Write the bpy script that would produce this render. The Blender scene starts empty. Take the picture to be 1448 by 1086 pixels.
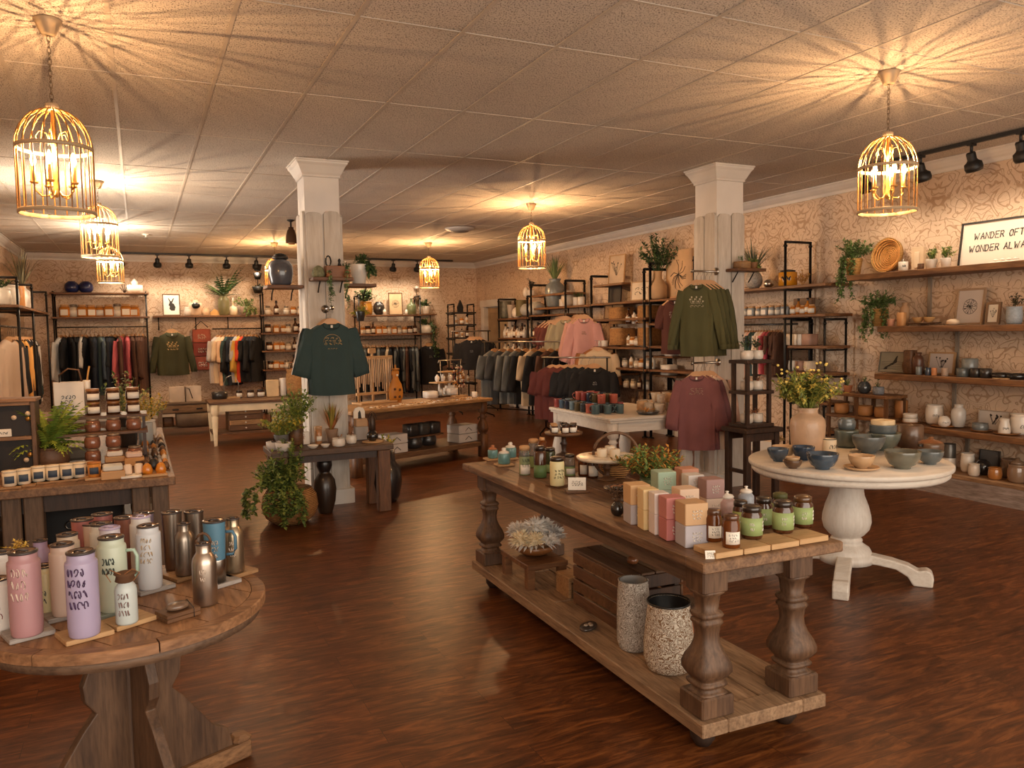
import bpy, math, random
from mathutils import Vector, Matrix
RND = random.Random(11)
PI = math.pi
C = bpy.context.scene.collection
SC = bpy.context.scene

# ------------------------------------------------------------------ camera
FPX, YAW, PITCH, ROLL, H = 1120.2, .4392, .0662, .0167, 1.5
def _rot():
    f = Vector((math.sin(YAW)*math.cos(PITCH), math.cos(YAW)*math.cos(PITCH), -math.sin(PITCH)))
    r = Vector((math.cos(YAW), -math.sin(YAW), 0)); d = f.cross(r)
    return r*math.cos(ROLL)+d*math.sin(ROLL), -r*math.sin(ROLL)+d*math.cos(ROLL), f
CR, CD, CF = _rot()
cam = bpy.data.cameras.new('camera'); camo = bpy.data.objects.new('camera', cam); C.objects.link(camo)
cam.sensor_width = 36; cam.lens = FPX*36/1448; cam.clip_end = 100; cam.clip_start = .05
camo.matrix_world = Matrix(((CR.x, -CD.x, -CF.x, 0), (CR.y, -CD.y, -CF.y, 0), (CR.z, -CD.z, -CF.z, H), (0, 0, 0, 1)))
SC.camera = camo
def ray(u, v): return CF + CR*((u-724)/FPX) + CD*((v-543)/FPX)
def Zp(u, v, z): k = ray(u, v); k = k*((z-H)/k.z); return (k.x, k.y)          # where a pixel meets a level surface
def Yp(u, v, y): k = ray(u, v); k = k*(y/k.y); return (k.x, k.z+H)
def Xp(u, v, x): k = ray(u, v); k = k*(x/k.x); return (k.y, k.z+H)
def onX(u, z, x):            # y of a point on the plane x at height z seen in column u
    n = CR*FPX - CF*(u-724); return -(n.x*x + n.z*(z-H))/n.y
def onY(u, z, y):
    n = CR*FPX - CF*(u-724); return -(n.y*y + n.z*(z-H))/n.x

def keep(p, c, a, hw, hd):   # hold a point inside a table's top
    dx, dy = p[0]-c[0], p[1]-c[1]; ca, sa = math.cos(a), math.sin(a); q = max(-hw, min(hw, dx*ca+dy*sa)); r = max(-hd, min(hd, dy*ca-dx*sa))
    return (c[0]+q*ca-r*sa, c[1]+q*sa+r*ca)+tuple(p[2:])
# ------------------------------------------------------------------ room sizes
XR, YF, XL, ZC, YB = 6.74, 16.1, -1.78, 3.0, -1.6

# ------------------------------------------------------------------ light and exposure
vs = SC.view_settings
vs.view_transform = 'Standard'; vs.look = 'None'; vs.gamma = 1; vs.use_curve_mapping = False
vs.exposure = 0.85
SC.cycles.use_denoising = True
SC.cycles.max_bounces = 6; SC.cycles.diffuse_bounces = 4; SC.cycles.glossy_bounces = 3
SC.cycles.transmission_bounces = 4; SC.cycles.transparent_max_bounces = 6
SC.cycles.sample_clamp_indirect = 3; SC.cycles.caustics_reflective = False; SC.cycles.caustics_refractive = False
world = bpy.data.worlds.new('world'); SC.world = world; world.use_nodes = True
world.node_tree.nodes['Background'].inputs[0].default_value = (1, .86, .70, 1)
world.node_tree.nodes['Background'].inputs[1].default_value = .35
def light(name, kind, loc, energy, col, **k):
    l = bpy.data.lights.new(name, kind); l.energy = energy; l.color = col
    for a, b in k.items(): setattr(l, a, b)
    o = bpy.data.objects.new(name, l); o.location = loc; C.objects.link(o); return o
# unseen fill light added behind the camera, as daylight from an assumed shopfront
sf = light('assumed_shopfront_fill', 'AREA', (2.2, YB+.12, 1.55), 140, (1, .88, .74), shape='RECTANGLE', size=7.4, size_y=2.5)
sf.rotation_euler = (PI/2, 0, 0)
# unseen fill light added by the left wall to brighten the middle of the room
lw = light('side_fill_light', 'AREA', (XL+.06, 8.7, 1.6), 42, (1, .90, .79), shape='RECTANGLE', size=3.0, size_y=1.2, spread=2.1)
lw.rotation_euler = (0, -PI/2, 0)
WARM = (1, .56, .25)
NEUT = (1, .74, .50)

# ------------------------------------------------------------------ materials
def lin(c):
    return tuple(((x/255)/12.92 if x/255 <= .04045 else ((x/255+.055)/1.055)**2.4) for x in c)+(1,)
_M = {}
def nd(nt, t, **k):
    n = nt.nodes.new(t)
    for a, b in k.items():
        if a.startswith('_'): setattr(n, a[1:], b)
        else: n.inputs[a.replace('__', ' ')].default_value = b
    return n
def newmat(name):
    m = bpy.data.materials.new(name); m.use_nodes = True; nt = m.node_tree
    b = nt.nodes['Principled BSDF']; return m, nt, b
def mat(col, rough=.6, metal=0, var=.12, vs_=6, bump=0, bs=60, trans=0, coat=0, emit=0, ecol=None, alpha=1, sheen=0):
    key = (col, rough, metal, var, vs_, bump, bs, trans, coat, emit, ecol, alpha, sheen)
    if key in _M: return _M[key]
    m, nt, b = newmat('surface_%02x%02x%02x' % tuple(int(x) for x in col)); L = nt.links
    b.inputs['Base Color'].default_value = lin(col); b.inputs['Roughness'].default_value = rough
    b.inputs['Metallic'].default_value = metal
    if trans: b.inputs['Transmission Weight'].default_value = trans; b.inputs['IOR'].default_value = 1.3
    if coat: b.inputs['Coat Weight'].default_value = coat; b.inputs['Coat Roughness'].default_value = .1
    if sheen: b.inputs['Sheen Weight'].default_value = sheen
    if alpha < 1: b.inputs['Alpha'].default_value = alpha
    if emit:
        b.inputs['Emission Color'].default_value = lin(ecol or col); b.inputs['Emission Strength'].default_value = emit
        m.cycles.emission_sampling = 'NONE'
    if var or bump:
        tc = nd(nt, 'ShaderNodeTexCoord')
    if var:
        n = nd(nt, 'ShaderNodeTexNoise', Scale=float(vs_), Detail=4.0); L.new(tc.outputs['Object'], n.inputs['Vector'])
        r = nd(nt, 'ShaderNodeValToRGB'); c = lin(col)
        r.color_ramp.elements[0].position = .3; r.color_ramp.elements[1].position = .7
        r.color_ramp.elements[0].color = (c[0]*(1-var), c[1]*(1-var), c[2]*(1-var), 1)
        r.color_ramp.elements[1].color = (min(1, c[0]*(1+var)), min(1, c[1]*(1+var)), min(1, c[2]*(1+var)), 1)
        L.new(n.outputs['Fac'], r.inputs['Fac']); L.new(r.outputs['Color'], b.inputs['Base Color'])
    if bump:
        n = nd(nt, 'ShaderNodeTexNoise', Scale=float(bs), Detail=3.0); L.new(tc.outputs['Object'], n.inputs['Vector'])
        u = nd(nt, 'ShaderNodeBump', Strength=bump, Distance=.005); L.new(n.outputs['Fac'], u.inputs['Height']); L.new(u.outputs['Normal'], b.inputs['Normal'])
    _M[key] = m; return m
def wood(c1, c2, axis='x', sc=1.0, rough=.55, contrast=.5, coords='Object', bump=.25):
    key = ('w', c1, c2, axis, sc, rough, contrast, coords, bump)
    if key in _M: return _M[key]
    m, nt, b = newmat('wood_%02x%02x%02x' % tuple(int(x) for x in c1)); L = nt.links
    tc = nd(nt, 'ShaderNodeTexCoord'); mp = nd(nt, 'ShaderNodeMapping'); L.new(tc.outputs[coords], mp.inputs['Vector'])
    s = [14*sc]*3; s['xyz'.index(axis)] = 1.6*sc
    mp.inputs['Scale'].default_value = s
    n = nd(nt, 'ShaderNodeTexNoise', Scale=1.6, Detail=6.0, Roughness=.65, Distortion=.6); L.new(mp.outputs[0], n.inputs['Vector'])
    n2 = nd(nt, 'ShaderNodeTexNoise', Scale=7.0, Detail=4.0); L.new(mp.outputs[0], n2.inputs['Vector'])
    r = nd(nt, 'ShaderNodeValToRGB'); e = r.color_ramp.elements
    e[0].position = .5-.3*(1-contrast)-.05; e[1].position = .5+.3*(1-contrast)+.05
    e[0].color = lin(c2); e[1].color = lin(c1)
    L.new(n.outputs['Fac'], r.inputs['Fac'])
    mx = nd(nt, 'ShaderNodeMixRGB', _blend_type='MULTIPLY', Fac=.55); L.new(r.outputs['Color'], mx.inputs[1])
    dk = 1.0 if c1[0] > 200 else .45
    r2 = nd(nt, 'ShaderNodeValToRGB'); r2.color_ramp.elements[0].position = .35; r2.color_ramp.elements[0].color = (.45, .4, .36, 1) if dk < 1 else (.88, .85, .82, 1); r2.color_ramp.elements[1].position = .55
    L.new(n2.outputs['Fac'], r2.inputs['Fac']); L.new(r2.outputs['Color'], mx.inputs[2]); L.new(mx.outputs[0], b.inputs['Base Color'])
    b.inputs['Roughness'].default_value = rough
    u = nd(nt, 'ShaderNodeBump', Strength=bump, Distance=.004); L.new(n2.outputs['Fac'], u.inputs['Height']); L.new(u.outputs['Normal'], b.inputs['Normal'])
    _M[key] = m; return m

# ------------------------------------------------------------------ mesh builder
class MB:
    def __init__(s): s.v = []; s.f = []; s.m = []; s.s = []
    def add(s, vs_, fs, m=0, sm=False):
        o = len(s.v); s.v += [tuple(x) for x in vs_]
        for f in fs: s.f.append(tuple(i+o for i in f)); s.m.append(m); s.s.append(sm)
        return o
    def box(s, x, y, z, sx, sy, sz, m=0, rz=0, rx=0, ry=0, b=0):
        """centre x,y; bottom z; full sizes; chamfered top and upright edges when b > 0"""
        hx, hy = sx/2, sy/2
        if b <= 0:
            p = [(-hx,-hy,0),(hx,-hy,0),(hx,hy,0),(-hx,hy,0),(-hx,-hy,sz),(hx,-hy,sz),(hx,hy,sz),(-hx,hy,sz)]
            f = [(3,2,1,0),(4,5,6,7),(0,1,5,4),(1,2,6,5),(2,3,7,6),(3,0,4,7)]
        else:
            p = []
            def oct_(ix, zz, c):
                a, d = hx-ix, hy-ix
                return [(-a+c,-d,zz),(a-c,-d,zz),(a,-d+c,zz),(a,d-c,zz),(a-c,d,zz),(-a+c,d,zz),(-a,d-c,zz),(-a,-d+c,zz)]
            for ix, zq, c in ((b, 0, b), (0, b, b), (0, sz-b, b), (b, sz, b)): p += oct_(ix, zq, c)
            f = [tuple(range(7, -1, -1)), tuple(range(24, 32))]
            for k in range(3):
                for i in range(8):
                    j = (i+1) % 8; f.append((k*8+i, k*8+j, k*8+8+j, k*8+8+i))
        M = Matrix.Translation((x, y, z)) @ Matrix.Rotation(rz, 4, 'Z')
        if rx or ry: M = M @ Matrix.Rotation(ry, 4, 'Y') @ Matrix.Rotation(rx, 4, 'X')
        s.add([M @ Vector(q) for q in p], f, m); return s
    def lathe(s, prof, seg=16, x=0, y=0, z=0, m=0, sm=True, sq=0, caps=True, rz=0, ms=None, sx=1, sy=1):
        """profile [(r, z)...]; sq > 0 squares the section"""
        p = []; n = len(prof)
        for r, zz in prof:
            for i in range(seg):
                a = 2*PI*i/seg + rz + (PI/seg if sq else 0)
                ca, sa = math.cos(a-rz), math.sin(a-rz)
                k = 1
                if sq: k = 1/((abs(ca)**sq+abs(sa)**sq)**(1/sq))
                p.append((x+sx*r*k*math.cos(a), y+sy*r*k*math.sin(a), z+zz))
        o = len(s.v); s.v += p
        for j in range(n-1):
            for i in range(seg):
                i2 = (i+1) % seg
                s.f.append((o+j*seg+i, o+j*seg+i2, o+(j+1)*seg+i2, o+(j+1)*seg+i)); s.m.append(ms[j] if ms else m); s.s.append(sm)
        if caps:
            if prof[0][0] > 1e-5: s.f.append(tuple(o+i for i in range(seg-1, -1, -1))); s.m.append(ms[0] if ms else m); s.s.append(False)
            if prof[-1][0] > 1e-5: s.f.append(tuple(o+(n-1)*seg+i for i in range(seg))); s.m.append(ms[-1] if ms else m); s.s.append(False)
        return s
    def cyl(s, x, y, z, r, h, seg=14, m=0, sm=True): return s.lathe([(r, 0), (r, h)], seg, x, y, z, m, sm)
    def tube(s, pts, r, seg=6, m=0, cap=True, taper=None):
        pts = [Vector(q) for q in pts]; n = len(pts); rings = []
        up = Vector((0, 0, 1))
        for i, q in enumerate(pts):
            t = (pts[min(i+1, n-1)]-pts[max(i-1, 0)])
            t = t.normalized() if t.length > 1e-9 else Vector((0, 0, 1))
            a = t.cross(up if abs(t.z) < .95 else Vector((1, 0, 0))).normalized(); b_ = t.cross(a)
            rr = r if taper is None else r*(1+(taper-1)*i/(n-1))
            rings.append([q+a*(rr*math.cos(2*PI*k/seg))+b_*(rr*math.sin(2*PI*k/seg)) for k in range(seg)])
        o = len(s.v)
        for g in rings: s.v += [tuple(q) for q in g]
        for j in range(n-1):
            for i in range(seg):
                i2 = (i+1) % seg; s.f.append((o+j*seg+i, o+(j+1)*seg+i, o+(j+1)*seg+i2, o+j*seg+i2)); s.m.append(m); s.s.append(True)
        if cap:
            s.f.append(tuple(o+i for i in range(seg))); s.m.append(m); s.s.append(False)
            s.f.append(tuple(o+(n-1)*seg+i for i in range(seg-1, -1, -1))); s.m.append(m); s.s.append(False)
        return s
    def prism(s, poly, t, M=None, m=0):
        """poly in local XZ, extruded along local Y from 0 to t"""
        n = len(poly); M = M or Matrix()
        p = [M @ Vector((a, 0, b)) for a, b in poly] + [M @ Vector((a, t, b)) for a, b in poly]
        f = [tuple(range(n)), tuple(range(2*n-1, n-1, -1))]+[((i+1) % n, i, n+i, n+(i+1) % n) for i in range(n)]
        s.add(p, f, m); return s
    def xform(s, M, start=0):
        for i in range(start, len(s.v)): s.v[i] = tuple(M @ Vector(s.v[i]))
        return s
    def add_fan(s, pts): n = len(pts); return s.add([tuple(q) for q in pts]+[(q[0]*.98, q[1]+.006, q[2]+.002) for q in pts], [tuple(range(n)), tuple(range(2*n-1, n-1, -1))]+[((i+1) % n, i, n+i, n+(i+1) % n) for i in range(n)]) and s or s
    def mesh(s, name, mats):
        me = bpy.data.meshes.new(name); me.from_pydata(s.v, [], s.f)
        for q in (mats if isinstance(mats, (list, tuple)) else [mats]): me.materials.append(q)
        me.polygons.foreach_set('material_index', s.m); me.polygons.foreach_set('use_smooth', s.s); me.update()
        return me
    def obj(s, name, mats, parent=None, bevel=0):
        o = bpy.data.objects.new(name, s.mesh(name, mats)); C.objects.link(o)
        if parent: o.parent = parent
        if bevel:
            b = o.modifiers.new('bevel', 'BEVEL'); b.width = bevel; b.segments = 2; b.limit_method = 'ANGLE'
        return o
def tag(o, label=None, cat=None, group=None, kind=None):
    if label: o['label'] = label
    if cat: o['category'] = cat
    if group: o['group'] = group
    if kind: o['kind'] = kind
    return o
def thing(name, label, cat, loc=(0, 0, 0), rz=0, group=None):
    o = bpy.data.objects.new(name, None); C.objects.link(o); o.empty_display_size = .05
    o.location = loc; o.rotation_euler = (0, 0, rz); return tag(o, label, cat, group)
def struct(name, mb, mats, parent=None, bevel=0):
    o = mb.obj(name, mats, parent, bevel)
    if not parent: o['kind'] = 'structure'
    return o
class Proto:
    """a kind of thing, built once; spawn() makes one more instance with its own root and parts"""
    def __init__(s, name, cat, parts):
        s.name = name; s.cat = cat; s.parts = parts      # parts: [(name, mesh, parent index or -1)], name None = the root's own mesh
    def spawn(s, loc, rz=0, sc=1, label='', group=None, mats=None, skip=(), rot=None):
        root = s.parts[0]
        own = root[0] is None
        o = bpy.data.objects.new(s.name, root[1] if own else None); C.objects.link(o)
        o.location = loc; o.rotation_euler = rot or (0, 0, rz); o.scale = (sc, sc, sc) if not isinstance(sc, tuple) else sc
        tag(o, label, s.cat, group); made = [o]; mats = mats or {}
        if own and None in mats: setm(o, mats[None])
        for nm, me, pi in s.parts[(1 if own else 0):]:
            if nm in skip: made.append(None); continue
            c = bpy.data.objects.new(nm, me); C.objects.link(c)
            c.parent = o if pi < 0 else made[pi+(1 if not own else 0)]
            if nm in mats: setm(c, mats[nm])
            made.append(c)
        return o
def setm(o, m):
    ms = m if isinstance(m, (list, tuple)) else [m]
    for i, q in enumerate(ms):
        if q is None or i >= len(o.material_slots): continue
        o.material_slots[i].link = 'OBJECT'; o.material_slots[i].material = q
ORD = 'first second third fourth fifth sixth seventh eighth ninth tenth eleventh twelfth thirteenth fourteenth fifteenth sixteenth seventeenth eighteenth nineteenth twentieth twenty-first twenty-second twenty-third twenty-fourth twenty-fifth twenty-sixth twenty-seventh twenty-eighth twenty-ninth thirtieth'.split()
# ------------------------------------------------------------------ floor, ceiling, walls
def floor_mat():
    m, nt, b = newmat('floor_planks'); L = nt.links
    tc = nd(nt, 'ShaderNodeTexCoord')
    br = nd(nt, 'ShaderNodeTexBrick', Scale=1.0, Brick__Width=1.22, Row__Height=.125, Mortar__Size=.0012, Mortar__Smooth=.3)
    br.inputs['Color1'].default_value = (0, 0, 0, 1); br.inputs['Color2'].default_value = (1, 1, 1, 1); br.inputs['Mortar'].default_value = (.5, .5, .5, 1); br.offset = .37
    L.new(tc.outputs['Object'], br.inputs['Vector'])
    # shift the grain of each plank
    vm = nd(nt, 'ShaderNodeVectorMath', _operation='MULTIPLY_ADD'); vm.inputs[1].default_value = (5, .0, 9)
    L.new(br.outputs['Color'], vm.inputs[0]); L.new(tc.outputs['Object'], vm.inputs[2])
    mp = nd(nt, 'ShaderNodeMapping'); mp.inputs['Scale'].default_value = (1.5, 8, 1); L.new(vm.outputs[0], mp.inputs['Vector'])
    n = nd(nt, 'ShaderNodeTexNoise', Scale=2.4, Detail=7.0, Roughness=.66, Distortion=1.6); L.new(mp.outputs[0], n.inputs['Vector'])
    r = nd(nt, 'ShaderNodeValToRGB'); e = r.color_ramp.elements
    e[0].position = .32; e[0].color = lin((56, 29, 13)); e[1].position = .68; e[1].color = lin((138, 83, 42))
    q = e.new(.5); q.color = lin((94, 52, 25))
    L.new(n.outputs['Fac'], r.inputs['Fac'])
    mx = nd(nt, 'ShaderNodeMixRGB', _blend_type='MULTIPLY', Fac=.35); L.new(r.outputs['Color'], mx.inputs[1])
    rr = nd(nt, 'ShaderNodeValToRGB'); rr.color_ramp.elements[0].color = (.8, .78, .76, 1); rr.color_ramp.elements[1].color = (1, 1, 1, 1)
    L.new(br.outputs['Color'], rr.inputs['Fac']); L.new(rr.outputs['Color'], mx.inputs[2])
    m2 = nd(nt, 'ShaderNodeMixRGB'); m2.inputs[2].default_value = lin((40, 20, 12)); L.new(br.outputs['Fac'], m2.inputs[0]); L.new(mx.outputs[0], m2.inputs[1])
    L.new(m2.outputs[0], b.inputs['Base Color'])
    mr = nd(nt, 'ShaderNodeMapRange'); mr.inputs['To Min'].default_value = .42; mr.inputs['To Max'].default_value = .28
    L.new(n.outputs['Fac'], mr.inputs['Value']); L.new(mr.outputs[0], b.inputs['Roughness'])
    u = nd(nt, 'ShaderNodeBump', Strength=.2, Distance=.003); L.new(n.outputs['Fac'], u.inputs['Height']); L.new(u.outputs['Normal'], b.inputs['Normal'])
    b.inputs['Specular IOR Level'].default_value = .45
    return m
def ceil_mat():
    m, nt, b = newmat('ceiling_tile'); L = nt.links
    tc = nd(nt, 'ShaderNodeTexCoord')
    mp = nd(nt, 'ShaderNodeMapping'); mp.inputs['Scale'].default_value = (1, .6, 1); L.new(tc.outputs['Object'], mp.inputs['Vector'])
    v = nd(nt, 'ShaderNodeTexNoise', Scale=150.0, Detail=2.5, Roughness=.55, Distortion=.4); L.new(mp.outputs[0], v.inputs['Vector'])
    r = nd(nt, 'ShaderNodeValToRGB'); e = r.color_ramp.elements; e[0].position = .37; e[0].color = lin((112, 98, 84)); e[1].position = .46; e[1].color = lin((226, 214, 200))
    L.new(v.outputs['Fac'], r.inputs['Fac'])
    n = nd(nt, 'ShaderNodeTexNoise', Scale=1.2, Detail=3.0); L.new(tc.outputs['Object'], n.inputs['Vector'])
    mx = nd(nt, 'ShaderNodeMixRGB', _blend_type='MULTIPLY', Fac=.25); L.new(r.outputs['Color'], mx.inputs[1]); L.new(n.outputs['Fac'], mx.inputs[2])
    L.new(mx.outputs[0], b.inputs['Base Color']); b.inputs['Roughness'].default_value = .9
    u = nd(nt, 'ShaderNodeBump', Strength=.5, Distance=.003); L.new(r.outputs['Color'], u.inputs['Height']); L.new(u.outputs['Normal'], b.inputs['Normal'])
    return m
def wall_mat():
    # damask scroll paper: mirrored repeats of warped contour lines, slightly raised
    m, nt, b = newmat('damask_wallpaper'); L = nt.links
    tc = nd(nt, 'ShaderNodeTexCoord'); sp = nd(nt, 'ShaderNodeSeparateXYZ'); L.new(tc.outputs['Object'], sp.inputs[0])
    ad = nd(nt, 'ShaderNodeMath', _operation='ADD'); L.new(sp.outputs['X'], ad.inputs[0]); L.new(sp.outputs['Y'], ad.inputs[1])
    pp = nd(nt, 'ShaderNodeMath', _operation='PINGPONG'); L.new(ad.outputs[0], pp.inputs[0]); pp.inputs[1].default_value = .42
    fl = nd(nt, 'ShaderNodeMath', _operation='WRAP'); L.new(sp.outputs['Z'], fl.inputs[0]); fl.inputs[1].default_value = 1.1; fl.inputs[2].default_value = 0
    cb = nd(nt, 'ShaderNodeCombineXYZ'); L.new(pp.outputs[0], cb.inputs['X']); L.new(fl.outputs[0], cb.inputs['Y'])
    hs = None
    outs = []
    for scl, fr, w, dist in ((3.6, 4.5, .07, 1.3), (8.0, 2.5, .05, .6)):
        n = nd(nt, 'ShaderNodeTexNoise', Scale=scl, Detail=1.2, Distortion=dist, Roughness=.4); L.new(cb.outputs[0], n.inputs['Vector'])
        a = nd(nt, 'ShaderNodeMath', _operation='MULTIPLY'); L.new(n.outputs['Fac'], a.inputs[0]); a.inputs[1].default_value = fr*2
        p = nd(nt, 'ShaderNodeMath', _operation='PINGPONG'); L.new(a.outputs[0], p.inputs[0]); p.inputs[1].default_value = .5
        r = nd(nt, 'ShaderNodeValToRGB'); e = r.color_ramp.elements; e[0].position = w*.6; e[0].color = (0, 0, 0, 1); e[1].position = w*1.5; e[1].color = (1, 1, 1, 1)
        L.new(p.outputs[0], r.inputs['Fac']); outs.append(r)
    mn = nd(nt, 'ShaderNodeMixRGB', _blend_type='DARKEN', Fac=1.0); L.new(outs[0].outputs[0], mn.inputs[1]); L.new(outs[1].outputs[0], mn.inputs[2])
    fine = nd(nt, 'ShaderNodeTexNoise', Scale=160.0, Detail=2.0); L.new(tc.outputs['Object'], fine.inputs['Vector'])
    cr = nd(nt, 'ShaderNodeMixRGB'); L.new(mn.outputs[0], cr.inputs[0]); cr.inputs[1].default_value = lin((196, 160, 128)); cr.inputs[2].default_value = lin((232, 204, 176))
    c2 = nd(nt, 'ShaderNodeMixRGB', _blend_type='MULTIPLY', Fac=.3); L.new(cr.outputs[0], c2.inputs[1]); L.new(fine.outputs['Fac'], c2.inputs[2])
    L.new(c2.outputs[0], b.inputs['Base Color']); b.inputs['Roughness'].default_value = .5
    u = nd(nt, 'ShaderNodeBump', Strength=.5, Distance=.006); L.new(mn.outputs[0], u.inputs['Height']); L.new(u.outputs['Normal'], b.inputs['Normal'])
    return m
M_floor, M_ceil, M_wall = floor_mat(), ceil_mat(), wall_mat()
M_white = mat((226, 218, 208), .5, var=.04)
M_grid = mat((196, 183, 168), .6, var=.05)
M_black = mat((22, 20, 19), .5, var=.1)
M_pipe = mat((34, 30, 27), .38, metal=.6, var=.2)
M_glass = mat((235, 240, 240), .05, var=0, trans=.9)

mb = MB(); mb.box((XL+XR)/2, (YB+YF)/2, -.1, XR-XL+.2, YF-YB+.2, .1); struct('floor', mb, M_floor)
mb = MB(); mb.box((XL+XR)/2, (YB+YF)/2, ZC, XR-XL+.2, YF-YB+.2, .1)
x = -.063-.533*3
while x < XR:
    if x > XL: mb.box(x, (YB+YF)/2, ZC-.004, .021, YF-YB, .006, m=1)
    x += .533
for y in [3.786-1.322*k for k in (1, 2, 3)] + [3.125] + [3.786+1.322*k for k in range(0, 10)]:
    if YB < y < YF: mb.box((XL+XR)/2, y, ZC-.003, XR-XL, .016, .004, m=1)
struct('ceiling', mb, [M_ceil, M_grid])
mb = MB(); mb.box((XL+XR)/2, YF+.05, 0, XR-XL+.2, .1, ZC); struct('wall_far', mb, M_wall)
mb = MB(); mb.box(XL-.05, (YB+YF)/2, 0, .1, YF-YB, ZC); struct('wall_left', mb, M_wall)
# right wall with the doorway near its far end
DY0, DY1, DZ = 14.35, 15.62, 2.02
mb = MB(); mb.box(XR+.05, (YB+DY0)/2, 0, .1, DY0-YB, ZC); mb.box(XR+.05, (DY1+YF)/2, 0, .1, YF-DY1, ZC); mb.box(XR+.05, (DY0+DY1)/2, DZ, .1, DY1-DY0, ZC-DZ)
struct('wall_right', mb, M_wall)
mb = MB()
mb.box(XR+.02, DY0-.05, 0, .16, .14, DZ+.05, b=.01); mb.box(XR+.02, DY1+.05, 0, .16, .14, DZ+.05, b=.01); mb.box(XR+.02, (DY0+DY1)/2, DZ, .18, DY1-DY0+.3, .15, b=.012)
d1 = struct('door_1', mb, M_white)
mb = MB(); mb.box(XR+.075, (DY0+DY1)/2, .0, .04, DY1-DY0-.02, DZ-.005); o = mb.obj('door_panel', mat((190, 160, 122), .5), d1)
mb = MB()
for z0, hh in ((.15, .75), (1.05, .85)):
    for yy in (DY0+.33, DY1-.33): mb.box(XR+.052, yy, z0, .012, .44, hh, b=.004)
mb.obj('door_moulding', mat((176, 148, 112), .5), d1)
# back wall with an assumed wide shop window, unseen behind the camera
mb = MB(); mb.box((XL+XR)/2, YB-.05, 0, XR-XL+.2, .1, .3); mb.box((XL+XR)/2, YB-.05, 2.8, XR-XL+.2, .1, .2)
mb.box(XL+.15, YB-.05, .3, .5, .1, 2.5); mb.box(XR-.25, YB-.05, .3, .7, .1, 2.5); struct('wall_back', mb, M_wall)
mb = MB()
for xx in (XL+.42, .9, 3.4, XR-.62): mb.box(xx, YB-.05, .3, .07, .08, 2.5)
mb.box((XL+XR)/2-.1, YB-.05, .3, 7.5, .09, .06); mb.box((XL+XR)/2-.1, YB-.05, 2.74, 7.5, .09, .06)
w1 = struct('assumed_window_1', mb, M_white)
mb = MB(); mb.box((XL+XR)/2-.1, YB-.08, .33, 7.4, .01, 2.44); mb.obj('window_pane', M_glass, w1)
mb = MB()
for yy in (7.1, 8.7, 10.3): mb.box(XL+.02, yy, .95, .05, .08, 1.6)
for zz in (.95, 2.5): mb.box(XL+.02, 8.7, zz, .06, 3.28, .08)
w2 = struct('added_window_2', mb, M_white); MB().box(XL+.012, 8.7, 1.0, .01, 3.2, 1.5).obj('window_pane', mat((214, 220, 224), .1), w2)  # unseen window added on the solid wall to go with the side fill light
# crown mouldings, swept profile
def crown(name, p0, p1, inward, s=.085):
    prof = [(0, -.0), (1, 0), (1, -.12), (.86, -.2), (.72, -.42), (.45, -.68), (.22, -.82), (.14, -1.0), (.14, -1.12), (0, -1.12)]
    d = Vector(inward); mb = MB(); a, b = Vector(p0), Vector(p1); n = len(prof)
    v = [a+d*(s*q)+Vector((0, 0, s*1.0*z)) for q, z in prof]+[b+d*(s*q)+Vector((0, 0, s*1.0*z)) for q, z in prof]
    mb.add(v, [(i, i+n, (i+1) % n+n, (i+1) % n) for i in range(n)]+[tuple(range(n)), tuple(range(2*n-1, n-1, -1))]); struct(name, mb, M_white)
crown('trim_1', (XL, YF, ZC-.002), (XR, YF, ZC-.002), (0, -1, 0), .1)
crown('trim_2', (XR, YB, ZC-.002), (XR, YF, ZC-.002), (-1, 0, 0), .1)
crown('trim_3', (XL, YB, ZC-.002), (XL, YF, ZC-.002), (1, 0, 0), .1)
mb = MB(); mb.box(XR-.01, (YB+DY0)/2-.05, 0, .02, DY0-YB-.1, .14); struct('baseboard_right', mb, M_white)
mb = MB(); mb.box((XL+XR)/2, YF-.01, 0, XR-XL, .02, .14); struct('baseboard_far', mb, M_white)
mb = MB(); mb.box(XL+.01, (YB+YF)/2, 0, .02, YF-YB, .14); struct('baseboard_left', mb, M_white)

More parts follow.
